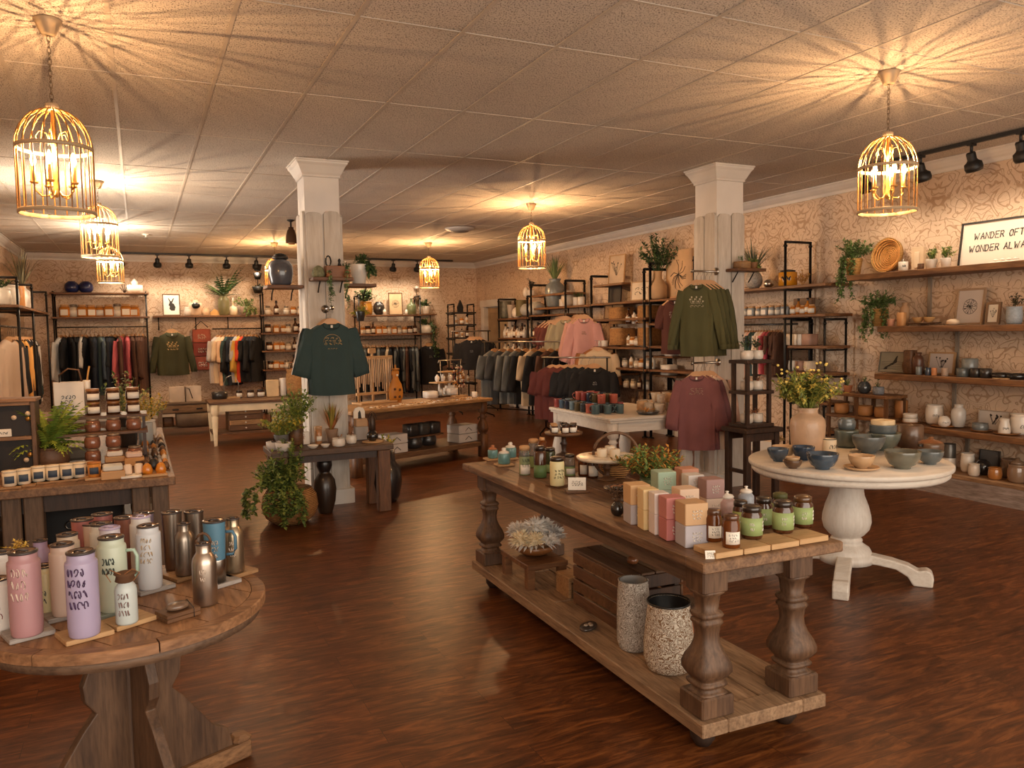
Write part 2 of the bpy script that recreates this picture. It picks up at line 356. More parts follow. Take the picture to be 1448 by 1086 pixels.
# ------------------------------------------------------------------ columns
M_barn = wood((222, 214, 203), (188, 176, 162), 'z', .8, .6, .35)
def column(name, cx, cy, w):
    mb = MB(); h = w/2
    mb.box(cx, cy, 0, w, w, ZC)
    o = struct(name, mb, mat((232, 224, 215), .5, var=.03))
    # capital, flared
    mb = MB(); prof = [(h+.002, ZC-.145), (h+.012, ZC-.14), (h+.012, ZC-.125), (h+.022, ZC-.11), (h+.034, ZC-.085), (h+.052, ZC-.05), (h+.068, ZC-.03), (h+.07, ZC-.016), (h+.078, ZC-.014), (h+.078, ZC-.001)]
    v = []
    for r, z in prof: v += [(cx-r, cy-r, z), (cx+r, cy-r, z), (cx+r, cy+r, z), (cx-r, cy+r, z)]
    mb.add(v, [(k*4+i, k*4+(i+1) % 4, k*4+4+(i+1) % 4, k*4+4+i) for k in range(len(prof)-1) for i in range(4)]); mb.obj('capital', M_white, o)
    # plank cladding with clipped tops, two per side
    mb = MB(); zt = 2.57; pw = w*.47
    for fx, fy, rz in ((0, -1, 0), (1, 0, PI/2), (0, 1, PI), (-1, 0, -PI/2)):
        for sgn in (-1, 1):
            t = .022; c = .03; z1 = zt + (.0 if sgn > 0 else -.015)
            poly = [(-pw/2, .0), (pw/2, .0), (pw/2, z1-c), (pw/2-c*.7, z1-.006), (0, z1), (-pw/2+c*.7, z1-.006), (-pw/2, z1-c)]
            M = Matrix.Translation((cx, cy, 0)) @ Matrix.Rotation(rz, 4, 'Z') @ Matrix.Translation((sgn*(pw/2+.006), -h-t, 0))
            mb.prism(poly, t, M)
    mb.obj('cladding', M_barn, o, .003)
    mb = MB()
    for fx, fy, rz in ((0, -1, 0), (1, 0, PI/2), (0, 1, PI), (-1, 0, -PI/2)):
        M = Matrix.Translation((cx, cy, 0)) @ Matrix.Rotation(rz, 4, 'Z') @ Matrix.Translation((0, -h-.036, 0))
        k = len(mb.v); mb.box(0, 0, 0, w+.08, .03, .13); mb.xform(M, k)
    mb.obj('plinth', M_white, o)
    return o
C1 = (1.49, 7.13, .30); C2 = (5.03, 6.03, .31)
column('column_1', *C1); column('column_2', *C2)

# ------------------------------------------------------------------ ceiling fittings
mb = MB(); vx, vy = Zp(650, 323, 3.0)
t = thing('ceiling_vent', 'round white ceiling vent beyond the middle of the room', 'vent', (vx, vy, ZC))
mb.lathe([(.02, -.05), (.17, -.035), (.21, -.012), (.22, 0)], 24); mb.obj('outer_ring', M_white, t)
mb = MB(); mb.lathe([(.0, -.062), (.10, -.055), (.13, -.045), (.13, -.037)], 24); mb.obj('inner_disc', mat((150, 140, 128), .5), t)
sx, sy = Zp(206, 331, 3.0)
t = thing('fire_sprinkler', 'small white fire sprinkler on the ceiling over the left racks', 'sprinkler', (sx, sy, ZC))
MB().lathe([(.05, -.0), (.05, -.012), (.015, -.015), (.012, -.05), (0, -.05)], 12).obj('escutcheon', M_white, t)
MB().lathe([(0, -.06), (.035, -.058), (.035, -.054), (0, -.054)], 12).obj('deflector', mat((160, 150, 140), .3, metal=.8), t)

# track lights
def track(name, a, b, heads, label, inward, energy, tgt=None):
    a, b = Vector(a), Vector(b); mid = (a+b)/2; d = b-a
    t = thing('track_light', label, 'track light', (a.x, a.y, ZC-.002))
    rz = math.atan2(d.y, d.x); mb = MB(); mb.box(0, 0, -.035, d.length, .035, .03, rz=rz); mb.xform(Matrix.Translation((d.x/2, d.y/2, 0))); mb.obj('rail', M_black, t)
    ins = Vector(inward)
    for k in heads:
        p = d*k
        tilt = -.38
        h = MB(); h.cyl(0, 0, -.10, .012, .07, 8); h.box(0, 0, -.05, .07, .04, .02)
        k0 = len(h.v)
        h.lathe([(.0, .03), (.03, .03), (.036, .02), (.036, -.03), (.045, -.045), (.066, -.06), (.07, -.10), (.062, -.125), (.05, -.12), (0, -.11)], 14, caps=False)
        M = Matrix.Translation((0, 0, -.13)) @ Matrix.Rotation(tilt, 4, Vector((-ins.y, ins.x, 0)))
        h.xform(M, k0); o = h.obj('lamp_head', M_black, t); o.location = p
        tip = M @ Vector((0, 0, -.14))
        if energy:
            l = light('spot', 'SPOT', (a.x+p.x+tip.x, a.y+p.y+tip.y, ZC+tip.z), energy, (1, .80, .58), spot_size=2.2, spot_blend=1.0, shadow_soft_size=.05)
            l.rotation_euler = (M.to_3x3() @ Vector((0, 0, -1))).to_track_quat('-Z', 'Y').to_euler()
fy = YF-.62
def onfar(u): return onY(u, 3.0, fy)
a, b = onfar(165), onfar(394)
track('t', (onfar(150), fy, 0), (b, fy, 0), [(onfar(u)-onfar(150))/(b-onfar(150)) for u in (170, 222, 267, 320, 362)], 'black track light above the left part of the far wall', (0, 1, 0), 20)
a, b = onfar(516), onfar(640)
track('t', (a, fy, 0), (b, fy, 0), [(onfar(u)-a)/(b-a) for u in (522, 556, 590)], 'black track light above the middle of the far wall', (0, 1, 0), 20)
xr = XR-.52; y0, y1 = onX(1215, 3, xr), 2.7
track('t', (xr, y0, 0), (xr, y1, 0), [(onX(u, 3, xr)-y0)/(y1-y0) for u in (1223, 1302, 1374, 1444)]+[.93], 'black track light above the right wall shelves', (1, 0, 0), 11)
# ------------------------------------------------------------------ birdcage pendants
M_cage = mat((140, 98, 46), .4, var=.08)
M_cagew = mat((176, 152, 120), .5, var=.05)
M_bulb = mat((255, 214, 150), .4, var=0, emit=26, ecol=(255, 205, 130))
M_candle = mat((232, 190, 120), .5, var=.05)
def cage(u, v, ztop, zbot, label, energy, nb=20, col=WARM):
    x, y = Zp(u, v, ZC)
    t = thing('birdcage_pendant', label, 'pendant light', (x, y, ZC), RND.random())
    R_ = .163; hh = ztop-zbot; zt, zb = ztop-ZC, zbot-ZC; zm = zt-.185
    MB().lathe([(0, 0), (.058, 0), (.062, -.008), (.05, -.03), (.034, -.068), (.028, -.074), (0, -.076)], 20, caps=False).obj('canopy', M_cagew, t)
    mb = MB(); n = max(3, int((-.076-zt-.03)/-.026)) if 0 else int((abs(zt)-.1)/.026); z = -.076
    for i in range(n):
        zc = -.076-(i+.5)*(abs(zt)-.095)/n; ll = (abs(zt)-.095)/n*.72; k0 = len(mb.v)
        mb.tube([(0.008*math.cos(q), 0, ll*math.sin(q)) for q in [PI*2*j/8 for j in range(9)]], .0018, 4, cap=False)
        mb.xform(Matrix.Translation((0, 0, zc)) @ Matrix.Rotation(PI/2*(i % 2), 4, 'Z'), k0)
    mb.obj('chain', mat((120, 100, 76), .4, metal=.7), t)
    MB().lathe([(0, zt+.025), (.026, zt+.025), (.03, zt+.02), (.03, zt-.005), (.0, zt-.005)], 16, caps=False).obj('top_cap', M_cagew, t)
    mb = MB()
    for i in range(nb):
        a = 2*PI*i/nb; pts = []
        for j in range(9):
            q = j/8*PI/2; pts.append((R_*math.sin(q)**.9*math.cos(a), R_*math.sin(q)**.9*math.sin(a), zm+(zt-zm)*math.cos(q)**1.0))
        pts.append((R_*math.cos(a), R_*math.sin(a), zb))
        mb.tube(pts, .0034, 5, cap=False)
    mb.obj('cage_wires', M_cage, t)
    for z in (zm, zb):
        m2 = MB(); m2.lathe([(R_-.003, z-.008), (R_+.004, z-.008), (R_+.004, z+.010), (R_-.003, z+.010), (R_-.003, z-.008)], 36, caps=False); m2.obj('hoop', M_cagew, t)
    mb = MB(); zc = zb+.12
    mb.lathe([(0, zc-.05), (.012, zc-.04), (.02, zc-.02), (.012, zc), (.009, zc+.03), (.014, zc+.05), (.009, zc+.08), (.008, zt), (0, zt)], 10, caps=False)
    for i in range(5):
        a = 2*PI*i/5+.3; ca, sa = math.cos(a), math.sin(a)
        mb.tube([(ca*r, sa*r, zc+z_) for r, z_ in ((.01, -.01), (.03, -.04), (.06, -.045), (.085, -.02), (.09, .015))], .0042, 5)
        mb.tube([(ca*r, sa*r, zc+z_+.06) for r, z_ in ((.01, .13), (.03, .19), (.06, .2), (.075, .17), (.065, .15))], .0022, 5)
        mb.lathe([(0, .012), (.016, .012), (.02, .02), (.008, .022)], 8, ca*.09, sa*.09, zc)
    ch = mb.obj('chandelier', mat((206, 160, 88), .35, metal=.5), t)
    for i in range(5):
        a = 2*PI*i/5+.3; ca, sa = math.cos(a), math.sin(a)
        m2 = MB(); m2.cyl(ca*.09, sa*.09, zc+.022, .0085, .07, 8); cd = m2.obj('candle_sleeve', M_candle, t)
        m2 = MB(); m2.lathe([(.005, .092), (.012, .108), (.014, .12), (.009, .14), (.002, .158)], 8, ca*.09, sa*.09, zc); m2.obj('bulb', M_bulb, t)
    if energy:
        rr = t.rotation_euler.z
        for i in range(3):
            a = 2*PI*i/5*(1, 2, 4)[i]+.3+rr
            light('bulb_light', 'POINT', (x+.06*math.cos(a), y+.06*math.sin(a), ZC+zc+.168), energy/3, col, shadow_soft_size=.002)
    return t
CE = 46
cage(67, 27, 2.585, 2.10, 'largest birdcage pendant lamp, hanging at the far left front', CE*.55)
cage(137, 256, 2.77, 2.28, 'birdcage pendant lamp directly behind the largest left one', CE, col=(1, .72, .46))
cage(153, 320, 2.72, 2.25, 'small birdcage pendant low above the left far clothes rack', CE, col=(1, .82, .62))
cage(388, 343, 2.75, 2.27, 'birdcage pendant lamp behind the grey jar left of the first pillar', CE)
cage(606, 343, 2.75, 2.26, 'birdcage pendant lamp near the far wall right of the first pillar', CE)
cage(751, 288, 2.75, 2.25, 'birdcage pendant lamp hanging in the middle between the two pillars', CE)
cage(1257, 101, 2.62, 2.18, 'birdcage pendant lamp hanging at the right above the round white table', CE*.55)
# ------------------------------------------------------------------ wood and common materials
W_rust = wood((164, 122, 84), (104, 72, 48), 'x', 1.0, .55, .5)
W_rusty = wood((150, 114, 82), (88, 62, 44), 'y', 1.0, .55, .5)
W_rustz = wood((114, 84, 60), (72, 50, 35), 'z', 1.0, .55, .5)
W_grey = wood((152, 128, 104), (112, 92, 74), 'y', 1.0, .65, .4)
W_greyx = wood((150, 128, 106), (108, 90, 74), 'x', 1.0, .65, .4)
W_shelf = wood((150, 104, 62), (96, 60, 34), 'y', .9, .55, .5)
W_shelfx = wood((140, 96, 58), (92, 58, 34), 'x', .9, .55, .5)
W_dark = wood((74, 48, 32), (40, 26, 18), 'z', 1.0, .5, .4)
W_mid = wood((122, 84, 52), (78, 50, 30), 'x', 1.0, .5, .5)
W_midz = wood((120, 78, 44), (76, 48, 26), 'z', 1.0, .5, .5)
W_light = wood((204, 166, 120), (172, 132, 88), 'x', 1.6, .6, .4)
W_tan = wood((178, 138, 94), (140, 102, 66), 'x', 1.4, .6, .4)
W_greywash = wood((186, 178, 172), (158, 150, 144), 'x', 1.4, .7, .3)
W_whitew = wood((228, 220, 208), (206, 194, 180), 'x', .8, .5, .3)
W_whitez = wood((222, 214, 204), (198, 188, 176), 'z', .8, .5, .3)

# ------------------------------------------------------------------ central farmhouse table
CTX, CTY, CTR, CTZ, CSZ = 1.996, 3.205, -.024, .722, .142
t = thing('console_table', 'long rustic wooden table with baluster legs and low shelf in the foreground', 'table', (CTX, CTY, 0), CTR)
CT = t
def ct(dx, dy):  # table coordinates to world
    c, s = math.cos(CTR), math.sin(CTR); return (CTX+dx*c-dy*s, CTY+dx*s+dy*c)
TW, TL, SW, SL = .62, 2.30, .56, 2.21
mb = MB()
for i in range(4): mb.box(-TW/2+TW/8+i*TW/4, 0, CTZ-.036, TW/4-.003, TL-.2, .036, b=.003)
mb.box(0, -TL/2+.05, CTZ-.038, TW, .1, .038, b=.004); mb.box(0, TL/2-.05, CTZ-.038, TW, .1, .038, b=.004)
mb.obj('tabletop', W_rusty, t)
mb = MB()
for sx_ in (-1, 1): mb.box(sx_*(SW/2-.055), 0, CTZ-.125, .028, SL-.3, .088)
for sy_ in (-1, 1): mb.box(0, sy_*(SL/2-.09), CTZ-.125, SW-.22, .028, .088)
mb.obj('apron', wood((112, 86, 66), (80, 60, 46), 'y', 1, .6, .4), t)
mb = MB()
mb.box(-SW/2+.055, 0, CSZ-.05, .11, SL, .05, b=.004); mb.box(SW/2-.055, 0, CSZ-.05, .11, SL, .05, b=.004)
mb.box(0, -SL/2+.05, CSZ-.05, SW-.222, .10, .05, b=.004); mb.box(0, SL/2-.05, CSZ-.05, SW-.222, .10, .05, b=.004)
mb.obj('shelf_frame', wood((168, 136, 104), (118, 90, 66), 'y', 1, .65, .45), t)
mb = MB()
yy = -SL/2+.102
while yy < SL/2-.12:
    ln = .62 if yy < 0 else .5
    ln = min(ln, SL/2-.102-yy)
    for i in range(3): mb.box(-SW/2+.11+(SW-.22)/6*(2*i+1), yy+ln/2, CSZ-.04, (SW-.22)/3-.004, ln-.004, .034+.002*((i*7+int(yy*10)) % 3), b=.003)
    yy += ln
mb.obj('shelf_board', wood((176, 144, 112), (112, 82, 56), 'y', 1, .7, .5), t)
LEGP = [(.052, .585), (.052, .575), (.040, .565), (.036, .54), (.034, .512), (.046, .505), (.050, .496), (.046, .487), (.037, .483), (.046, .476), (.048, .466), (.040, .455), (.036, .425), (.038, .400), (.048, .372), (.066, .340), (.075, .315), (.074, .295), (.060, .275), (.050, .266), (.052, .258), (.060, .254), (.060, .246), (.046, .240), (.044, .232), (.052, .222), (.066, .214)]
for sx_, sy_ in ((-1, -1), (1, -1), (-1, 1), (1, 1)):
    x, y = sx_*(SW/2-.085), sy_*(SL/2-.09)
    mb = MB(); mb.box(x, y, .58, .108, .108, CTZ-.036-.58, b=.006)
    k = len(mb.v); mb.lathe([(r*1.0, z) for r, z in reversed(LEGP)], 20, x, y, 0, sq=4.5, sm=True, rz=0)
    mb.box(x, y, CSZ, .138, .138, .075, b=.006); mb.obj('leg', W_rustz, t)
for sx_, sy_ in ((-1, -1), (1, -1), (-1, 1), (1, 1)):
    mb = MB(); mb.lathe([(0, 0), (.028, .003), (.045, .03), (.046, .055), (.034, .085), (.02, .092)], 14, sx_*(SW/2-.09), sy_*(SL/2-.12), 0, caps=False); mb.obj('bun_foot', mat((52, 38, 30), .5), t)

# ------------------------------------------------------------------ round white pedestal table
WTX, WTY, WTR, WTZ = 3.775, 3.375, .562, .708
t = thing('pedestal_table', 'round white table on a turned pedestal with four scrolled feet', 'table', (WTX, WTY, 0), -.25)
MB().lathe([(0, WTZ-.03), (WTR-.006, WTZ-.03), (WTR, WTZ-.024), (WTR, WTZ-.006), (WTR-.006, WTZ), (0, WTZ)], 64, caps=False).obj('tabletop', wood((232, 224, 212), (212, 200, 184), 'x', .6, .45, .3), t)
MB().lathe([(0, WTZ-.031), (WTR-.02, WTZ-.031), (WTR-.018, WTZ-.06), (WTR-.03, WTZ-.072), (0, WTZ-.072)], 64, caps=False).obj('apron', W_whitew, t)
MB().lathe([(0, WTZ-.073), (.16, WTZ-.073), (.155, WTZ-.085), (.125, WTZ-.10), (.118, .585), (.095, .572), (.09, .56), (.098, .50), (.12, .44), (.135, .38), (.138, .34), (.128, .30), (.10, .265), (.078, .25), (.075, .243), (.088, .238), (.09, .228), (.082, .222), (.10, .205), (.13, .185), (.14, .165), (.14, .15), (.15, .148), (.15, .10), (0, .10)], 32, caps=False).obj('pedestal', W_whitez, t)
for k in range(4):
    a = k*PI/2-.9+.25
    prof = [(.05, .10), (.17, .10), (.27, .085), (.33, .05), (.36, .0), (.46, .0), (.465, .05), (.455, .085), (.43, .10), (.40, .095), (.385, .09), (.33, .118), (.24, .14), (.14, .155), (.05, .155)]
    mb = MB(); mb.prism(prof, .085, Matrix.Rotation(a, 4, 'Z') @ Matrix.Translation((0, -.0425, 0))); mb.obj('foot', W_whitew, t, .008)

# ------------------------------------------------------------------ round plank table, front left
BTX, BTY, BTR, BTZ = -.055, 2.74, .415, .66
_c = Zp(182, 852, BTZ); BTX, BTY = _c
t = thing('pedestal_table', 'round plank-topped wooden table on a braced trestle base, front left', 'table', (BTX, BTY, 0), 0)
mb = MB(); Ri = BTR-.045; n = 6; w_ = 2*Ri/n
ang = .62
for i in range(n):
    x0, x1 = -Ri+i*w_+.0022, -Ri+(i+1)*w_-.0022; pl = []
    for j in range(9):
        x = x0+(x1-x0)*j/8; pl.append((x, math.sqrt(max(0, Ri*Ri-x*x))))
    for j in range(9):
        x = x1-(x1-x0)*j/8; pl.append((x, -math.sqrt(max(0, Ri*Ri-x*x))))
    nn = len(pl); vv = [(a, b, BTZ-.03) for a, b in pl]+[(a, b, BTZ) for a, b in pl]
    mb.add(vv, [tuple(range(nn)), tuple(range(2*nn-1, nn-1, -1))]+[((q+1) % nn, q, nn+q, nn+(q+1) % nn) for q in range(nn)])
mb.xform(Matrix.Rotation(ang, 4, 'Z'))
mb.obj('plank_field', wood((186, 138, 96), (126, 86, 56), 'y', .9, .5, .5), t)
mb = MB()
for i in range(8):   # segmented outer ring
    a0, a1 = 2*PI*i/8+.2, 2*PI*(i+1)/8+.2-.01; v = []; m_ = 10
    for j in range(m_+1):
        a = a0+(a1-a0)*j/m_
        for r, z in ((Ri+.002, BTZ-.03), (BTR, BTZ-.03), (BTR, BTZ-.004), (BTR-.004, BTZ), (Ri+.002, BTZ)): v.append((r*math.cos(a), r*math.sin(a), z))
    f = [(j*5+q, (j+1)*5+q, (j+1)*5+(q+1) % 5, j*5+(q+1) % 5) for j in range(m_) for q in range(5)]
    mb.add(v, f+[(4, 3, 2, 1, 0), tuple(m_*5+q for q in range(5))])
mb.obj('rim', wood((176, 130, 92), (120, 84, 56), 'x', .9, .55, .5), t)
MB().lathe([(0, BTZ-.031), (BTR-.018, BTZ-.031), (BTR-.018, BTZ-.062), (0, BTZ-.062)], 48, caps=False).obj('apron', wood((128, 100, 78), (92, 70, 54), 'x', 1, .6, .4), t)
mb = MB(); mb.box(0, 0, .06, .05, .05, BTZ-.122, b=.004); mb.obj('post', W_rustz, t)
for k in range(4):
    a = k*PI/2+.42
    prof = [(.02, .06), (.33, .06), (.31, .13), (.26, .16), (.16, .30), (.12, .345), (.15, .39), (.155, .44), (.13, .50), (.14, .56), (.18, BTZ-.062), (.02, BTZ-.062)]
    mb = MB(); mb.prism(prof, .034, Matrix.Rotation(a, 4, 'Z') @ Matrix.Translation((0, -.017, 0))); mb.obj('bracket', W_rustz, t, .004)
    mb = MB(); M = Matrix.Rotation(a, 4, 'Z'); k0 = len(mb.v)
    mb.box(.20, 0, .0, .38, .07, .06, b=.006); mb.box(.36, 0, .055, .07, .07, .03, b=.012); mb.xform(M, k0); mb.obj('foot', W_rust, t)

# ------------------------------------------------------------------ jar table, left
JX0, JX1, JY0, JY1, JZ = -1.32, .155, 4.79, 7.5, .72
t = thing('display_table', 'wide rustic table full of candle jars at the left', 'table', ((JX0+JX1)/2, (JY0+JY1)/2, 0))
mb = MB(); w_, d_ = JX1-JX0, JY1-JY0
for i in range(6): mb.box(-w_/2+w_/12*(2*i+1), 0, JZ-.045, w_/6-.004, d_-.24, .045, b=.003)
for s_ in (-1, 1): mb.box(0, s_*(d_/2-.06), JZ-.047, w_, .12, .047, b=.004)
mb.obj('tabletop', W_rusty, t)
mb = MB()
for s_ in (-1, 1): mb.box(0, s_*(d_/2-.12), JZ-.15, w_-.3, .03, .1); mb.box(s_*(w_/2-.1), 0, JZ-.15, .03, d_-.3, .1)
mb.obj('apron', W_dark, t)
for sx_ in (-1, -.02, 1):
    for sy_ in (-1, 1):
        if sx_ == -.02 and sy_ == 1: continue
        mb = MB(); x, y = sx_*(w_/2-.13), sy_*(d_/2-.13); mb.box(x-.05, y, 0, .09, .13, JZ-.047, b=.006); mb.box(x+.05, y, .0, .09, .13, JZ-.047, b=.006); mb.obj('leg', wood((118, 92, 70), (84, 64, 48), 'z', 1, .6, .4), t)
mb = MB(); mb.box(0, 0, .14, w_-.35, d_-.2, .03); mb.obj('lower_shelf', W_dark, t)

# ------------------------------------------------------------------ low bench in front of the first pillar
NX, NY, NZ = 1.41, 6.66, .575
t = thing('display_bench', 'low dark wooden table against the first white pillar', 'table', (NX, NY, 0))
mb = MB(); mb.box(0, 0, NZ-.05, 1.0, .46, .05, b=.005); mb.obj('tabletop', wood((108, 80, 58), (72, 52, 36), 'x', 1, .55, .4), t)
for sx_ in (-1, 1):
    for sy_ in (-1, 1):
        mb = MB(); mb.box(sx_*.42, sy_*.17, 0, .105, .09, NZ-.05, b=.005); mb.obj('leg', W_midz, t)
mb = MB(); mb.box(0, -.17, NZ-.11, .74, .03, .06); mb.box(0, .17, NZ-.11, .74, .03, .06); mb.obj('apron', W_dark, t)

# ------------------------------------------------------------------ long jewellery table beyond
FL, FRr = Zp(497, 583, .70), Zp(697, 563, .70)
fdx, fdy = FRr[0]-FL[0], FRr[1]-FL[1]; FA = math.atan2(fdy, fdx); FLn = math.hypot(fdx, fdy)
FC = ((FL[0]+FRr[0])/2-math.sin(FA)*.36, (FL[1]+FRr[1])/2+math.cos(FA)*.36)
t = thing('farmhouse_table', 'long wooden table with turned legs and low shelf right of the first pillar', 'table', (FC[0], FC[1], 0), FA)
mb = MB(); mb.box(0, 0, .665, FLn, .72, .04, b=.006); mb.obj('tabletop', wood((182, 138, 88), (128, 90, 52), 'x', 1, .5, .45), t)
mb = MB()
for s_ in (-1, 1): mb.box(0, s_*.29, .58, FLn-.3, .03, .085); mb.box(s_*(FLn/2-.11), 0, .58, .03, .5, .085)
mb.obj('apron', W_mid, t)
mb = MB(); mb.box(0, 0, .13, FLn-.16, .6, .055, b=.005); mb.obj('low_shelf', wood((126, 92, 60), (86, 60, 38), 'x', 1, .6, .4), t)
LP2 = [(.055, 0), (.055, .13), (.055, .26), (.03, .275), (.05, .30), (.062, .34), (.05, .40), (.032, .44), (.03, .46), (.042, .475), (.03, .49), (.028, .52), (.045, .535), (.05, .55), (.05, .665)]
for sx_ in (-1, 1):
    for sy_ in (-1, 1): MB().lathe(LP2, 16, sx_*(FLn/2-.1), sy_*.28, 0, sq=4).obj('leg', W_midz, t)
FT = t
def ft(dx, dy): c, s = math.cos(FA), math.sin(FA); return (FC[0]+dx*c-dy*s, FC[1]+dx*s+dy*c)

# ------------------------------------------------------------------ cream-legged table and drawer console, far left aisle
KX, KY, KZ = .86, 11.45, .60
t = thing('side_table', 'cream table with square tapered legs and brown top near the far wall', 'table', (KX+.72, KY+.33, 0))
mb = MB(); mb.box(0, 0, KZ-.03, 1.5, .72, .035, b=.005); mb.obj('tabletop', W_mid, t)
CRM = mat((226, 206, 172), .5)
mb = MB()
for s_ in (-1, 1): mb.box(0, s_*.31, KZ-.13, 1.34, .025, .10); mb.box(s_*.69, 0, KZ-.13, .025, .62, .10)
mb.obj('apron', CRM, t)
for sx_ in (-1, 1):
    for sy_ in (-1, 1): MB().lathe([(.026, 0), (.022, .01), (.045, KZ-.20), (.03, KZ-.185), (.048, KZ-.17), (.05, KZ-.14), (.05, KZ-.03)], 12, sx_*.68, sy_*.30, 0, sq=6, rz=0).obj('leg', CRM, t)
mb = MB(); mb.box(0, 0, .15, 1.42, .55, .03); mb.obj('low_shelf', W_mid, t)
DX = (Zp(228, 620, 0)[0]+Zp(300, 620, 0)[0])/2; DX = .62; DYc = 13.0
t = thing('drawer_console', 'weathered wooden console with one drawer row under the green sweatshirt', 'console', (.64, 13.3, 0))
mb = MB(); mb.box(0, 0, .47, .90, .42, .03, b=.004); mb.obj('top', W_greyx, t)
mb = MB(); mb.box(0, 0, .33, .84, .38, .14); mb.obj('drawer_case', W_greyx, t)
mb = MB(); mb.box(0, -.2, .345, .70, .02, .105, b=.003); d = mb.obj('drawer', wood((160, 128, 92), (118, 90, 62), 'x'), t)
for q in (-.17, .17): MB().box(q, -.218, .385, .09, .018, .02, b=.004).obj('handle', M_black, d)
for sx_ in (-1, 1):
    for sy_ in (-1, 1): MB().box(sx_*.39, sy_*.16, 0, .06, .05, .34).obj('leg', W_grey, t)
MB().box(0, 0, .10, .8, .36, .025).obj('low_shelf', W_greyx, t)

# ------------------------------------------------------------------ white rectangular table with mugs
mx_, my_ = Zp(862, 592, .70); WA = -.05; WW, WD = .95, 1.30
QX, QY = mx_+WW/2*math.cos(WA)-WD/2*math.sin(WA), my_+WW/2*math.sin(WA)+WD/2*math.cos(WA)
t = thing('white_table', 'white rectangular table with turned legs holding stacked mugs', 'table', (QX, QY, 0), WA)
def qt(dx, dy): c, s = math.cos(WA), math.sin(WA); return (QX+dx*c-dy*s, QY+dx*s+dy*c)
mb = MB(); mb.box(0, 0, .67, WW, WD, .03, b=.006); mb.box(0, 0, .652, WW-.03, WD-.03, .018); mb.obj('tabletop', W_whitew, t)
mb = MB()
for s_ in (-1, 1): mb.box(0, s_*(WD/2-.06), .56, WW-.14, .025, .092); mb.box(s_*(WW/2-.06), 0, .56, .025, WD-.14, .092)
mb.obj('apron', W_whitew, t)
LP3 = [(.05, 0), (.05, .08), (.03, .10), (.045, .14), (.062, .22), (.065, .28), (.05, .36), (.032, .42), (.032, .45), (.046, .465), (.032, .48), (.034, .50), (.052, .51), (.052, .655)]
for sx_ in (-1, 1):
    for sy_ in (-1, 1): MB().lathe(LP3, 16, sx_*(WW/2-.075), sy_*(WD/2-.075), 0).obj('leg', W_whitez, t)

# ------------------------------------------------------------------ pipe racks
def rack(label, cx, cy, rz, wd, dp, ht, shelves, name='pipe_rack', mat_s=None, rail=None, pr=.014, xs=None, base=0):
    q_ = xs or (-wd/2, wd/2)
    """upright pipe frames at +-wd/2 with plank shelves; rail = height of a garment rail"""
    t = thing(name, label, 'shelving rack', (cx, cy, 0), rz)
    for x in (xs or (-wd/2, wd/2)):
        mb = MB()
        for y in (-dp/2, dp/2):
            mb.tube([(x, y, base), (x, y, ht)], pr, 8)
            for s_ in list(shelves)+[ht-.01]: mb.lathe([(pr*1.5, -.022), (pr*1.5, .0)], 8, x, y, s_-.03)
            mb.lathe([(pr*2.4, 0), (pr*2.4, .01), (pr*1.5, .02)], 8, x, y, base)
        mb.tube([(x, -dp/2, ht-.01), (x, dp/2, ht-.01)], pr, 8)
        for s_ in shelves: mb.tube([(x, -dp/2, s_-.045), (x, dp/2, s_-.045)], pr*.8, 6)
        mb.obj('upright_frame', M_pipe, t)
    for s_ in shelves:
        MB().box(0, 0, s_-.03, wd+.09, dp+.03, .03, b=.003).obj('shelf', mat_s or W_shelfx, t)
    if rail: MB().tube([(q_[0], 0, rail), (q_[-1], 0, rail)], .011, 8).obj('garment_rail', mat((90, 86, 82), .3, metal=.8), t)
    return t
x0, x1 = onY(76, 2, YF-.35), onY(207, 2, YF-.35)
R2C, R2W = ((x0+x1)/2, YF-.26), x1-x0
rack('black pipe clothes rack with two upper shelves at the far wall, left end', R2C[0], R2C[1], 0, R2W, .36, 2.32, (2.30, 1.88), rail=1.70)
x0, x1 = onY(506, 2, YF-.35), onY(592, 2, YF-.35)
R5C, R5W = ((x0+x1)/2, YF-.26), x1-x0
rack('black pipe clothes rack at the far wall right of the first pillar', R5C[0], R5C[1], 0, R5W, .36, 2.27, (1.88, 1.49), rail=1.38)
# wall shelf between, and the open shelving left of the pillar
x0, x1 = onY(216, 1.9, YF-.3), onY(366, 1.9, YF-.3)
t = thing('wall_shelf', 'long plank wall shelf holding the palm vase on the far wall', 'shelf', ((x0+x1)/2, YF-.17, 1.86))
MB().box(0, 0, 0, x1-x0, .30, .035, b=.003).obj('board', W_shelfx, t)
for q in (-.5, -.12, .22): 
    mb = MB(); mb.tube([(q*(x1-x0)*.9, .14, -.22), (q*(x1-x0)*.9, -.06, -.22), (q*(x1-x0)*.9, -.06, 0)], .012, 8); mb.obj('bracket', M_pipe, t)
WSX0, WSX1 = x0, x1
x0, x1 = onY(372, 1.9, YF-.35), onY(446, 1.9, YF-.35)
R3C, R3W = ((x0+x1)/2, YF-.22), x1-x0
rack('tall open shelving of amber jars left of the first pillar at far wall', R3C[0], R3C[1], 0, R3W, .3, 2.33, (1.90, 1.55, 1.21, .85, .5), xs=(-R3W/2, R3W/2))
# tall narrow black etagere near the doorway
t = rack('tall narrow black shelving tower left of the doorway', 5.83, 14.75, 0, .42, .34, 2.06, (1.9, 1.66, 1.4, 1.1, .8, .5, .2), mat_s=mat((40, 32, 28), .5))
# left wall clothes rack
rack('black pipe clothes rack along the left wall', XL+.36, 12.25, PI/2, 3.2, .38, 2.22, (1.90,), rail=1.66, xs=(-1.6, -.2, 1.6))
